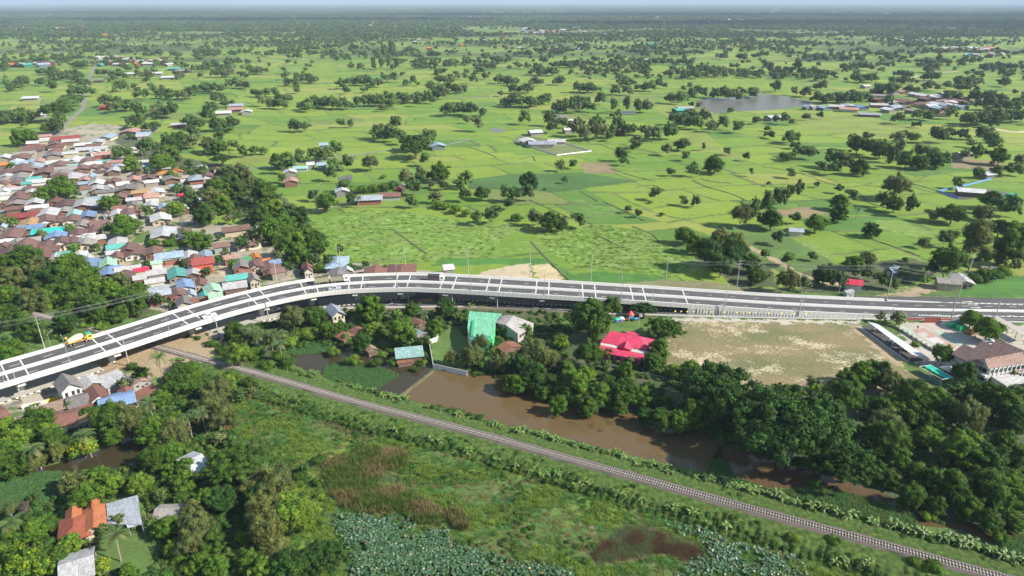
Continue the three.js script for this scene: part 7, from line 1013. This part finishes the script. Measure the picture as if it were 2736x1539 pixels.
  const w = (p, q) => quadsGeo([[[p[0], 0, p[2]], [q[0], 0, q[2]], [q[0], 2.9, q[2]], [p[0], 2.9, p[2]]]]), sh = (p) => [p[0] * 0.96 + (a0[0] + a2[0]) * 0.02, 0, p[2] * 0.96 + (a0[2] + a2[2]) * 0.02]; mesh('wall', [w(sh(a1), sh(a2)), w(sh(a0), sh(a1)), w(sh(a2), sh(a3))], whiteWall, an);
  { const p = new THREE.Vector3(...sh(a1)), q = new THREE.Vector3(...sh(a2)); for (let i = 1; i < 5; i++) { const m = mesh('window', box(1.6, 1.2, 0.12), winFrame, an), c = p.clone().lerp(q, i / 5); m.position.set(c.x, 1.6, c.z); m.rotation.y = Math.atan2(-(q.z - p.z), q.x - p.x); } }
  mesh('lower_roof', quadsGeo([[S6(1880, 750, 3.4), S6(2380, 700, 3.4), S6(2700, 610, 4.2), S6(1960, 690, 4.2)]]), roofM, an);
  // shade-net nursery and tent
  const nu = thing('shade_net_nursery', 'nursery shed draped with crumpled turquoise shade net', 'nursery'), n0 = S6(510, 575, 3.0), n1 = S6(740, 540, 3.0), n2 = S6(1160, 790, 2.8), n3 = S6(950, 825, 2.8), net = new THREE.PlaneGeometry(1, 1, 26, 12), NP = net.attributes.position;
  for (let i = 0; i < NP.count; i++) { const u = NP.getX(i) + 0.5, v = NP.getY(i) + 0.5, L = (p, q, s) => p.map((e, j) => e + (q[j] - e) * s), e = L(L(n0, n2 && n3, u), L(n1, n2, u), 0.35 + v * 0.65); NP.setXYZ(i, e[0], e[1] + 0.22 * noise(u * 6, v * 5) + 0.12 * noise2(u * 15, v * 12), e[2]); } net.computeVertexNormals();
  mesh('shade_net', net, M([0.02, 0.42, 0.3], 0.7), nu); for (const p of [n0, n1, n2, n3, S6(730, 700, 2.9), S6(950, 665, 2.9)]) mesh('post', cyl(0.07, 0.07, p[1], p[0], p[1] / 2, p[2], 6), steel, nu);
  for (const [p, q] of [[n0, n1], [n1, n2], [n2, n3], [n3, n0]]) { const a = new THREE.Vector3(...p), b = new THREE.Vector3(...q), m = mesh('beam', box(a.distanceTo(b), 0.1, 0.1), whitePaint, nu); m.position.copy(a.lerp(b, 0.5)); const bb = new THREE.Vector3(...q), aa = new THREE.Vector3(...p); m.rotation.y = Math.atan2(-(bb.z - aa.z), bb.x - aa.x); }
  mesh('side_net', quadsGeo([[[n0[0], 0.1, n0[2]], [n3[0], 0.1, n3[2]], [n3[0], 1.6, n3[2]], [n0[0], 1.6, n0[2]]]]), M([0.08, 0.16, 0.14], 0.9), nu); mesh('bench', [0.3, 0.5, 0.7].map((s) => box(2.4, 0.7, 1.2, n0[0] + (n3[0] - n0[0]) * s + 1.2, 0.35, n0[2] + (n3[2] - n0[2]) * s - 0.6)), M([0.3, 0.3, 0.3], 0.9), nu);
  const te = thing('marquee_tent', 'square cream marquee tent behind the turquoise shade net', 'tent'), t0 = S6(880, 590, 2.2), t1 = S6(1110, 690, 2.2), t3 = S6(1230, 610, 2.2), t4 = S6(1010, 555, 2.2), tip = S6(1120, 565, 3.9); mesh('canopy', quadsGeo([[t0, t1, tip, tip], [t1, t3, tip, tip], [t3, t4, tip, tip], [t4, t0, tip, tip]]), M([0.6, 0.52, 0.43], 0.8), te); for (const p of [t0, t1, t3, t4]) mesh('leg', cyl(0.05, 0.05, 2.2, p[0], 1.1, p[2], 6), steel, te);
}
{ // farmyard fence, fish farm fence, kiosk
  const fenceLine = (name, label, pts, h, gap, mp, mr) => { const f = thing(name, label, 'fence'), w = pts.map(([x, y]) => g(x, y)); w.slice(1).forEach((b, i) => { const a = w[i], d = a.distanceTo(b), n = Math.round(d / gap), t = Math.atan2(-(b.z - a.z), b.x - a.x); for (let k = 0; k < n; k++) { const c = a.clone().lerp(b, k / n), m = mesh('post', postG, mp, f); m.scale.y = h; m.position.set(c.x, h / 2, c.z); } const m = mesh('fence_panel', box(d, h * 0.75, 0.08), mr, f); m.position.set((a.x + b.x) / 2, h * 0.45, (a.z + b.z) / 2); m.rotation.y = t; }); }, postG = box(0.22, 1, 0.22);
  fenceLine('farm_fence', 'white fence round the farmyard in the paddies', [[1374, 378], [1420, 395], [1488, 416], [1580, 405], [1505, 382]], 1.3, 3, whitePaint, M([0.7, 0.7, 0.68], 0.8));
  fenceLine('net_fence', 'blue net fence round the fish farm at right', [[2648, 480], [2590, 495], [2505, 513], [2560, 531]], 1.6, 4, M([0.2, 0.3, 0.5], 0.7), M([0.12, 0.3, 0.62], 0.8));
  house('roadside_kiosk', 'tiny white-roofed kiosk at the roadside beyond the right ramp', 'kiosk', g(2267, 791), 0.1, 3.4, 2.6, 2.2, 'W', 's', whiteWall, 1);
  // signal posts by the track
  [[690, 1068, 5], [1018, 1170, 5.5], [683, 1040, 6]].forEach(([x, y, h], i) => { const p = g(x, y), o = thing('telegraph_post', ['dark telegraph post at the wetland edge near the bananas', 'dark telegraph post standing alone beside the ditch', 'dark crossarmed post below the railway at left'][i], 'post', p); mesh('post', cyl(0.11, 0.09, h, 0, h / 2, 0, 6), M([0.06, 0.05, 0.045], 0.9), o); for (const k of [0.3, 0.8]) mesh('crossarm', box(1.2, 0.1, 0.1, 0, h - k, 0), M([0.07, 0.06, 0.05], 0.9), o); });

}
// number the bananas within each row
{ const rows = {}; for (const o of scene.children) if (o.userData.category === 'banana plant') (rows[o.userData.label] ||= []).push(o); for (const [l, list] of Object.entries(rows)) list.sort((a, b) => a.position.x - b.position.x).forEach((o, i) => { o.userData.label = l.replace('banana plant', `banana plant, ${ord(i)} from the left,`); }); }
renderer.render(scene, camera);
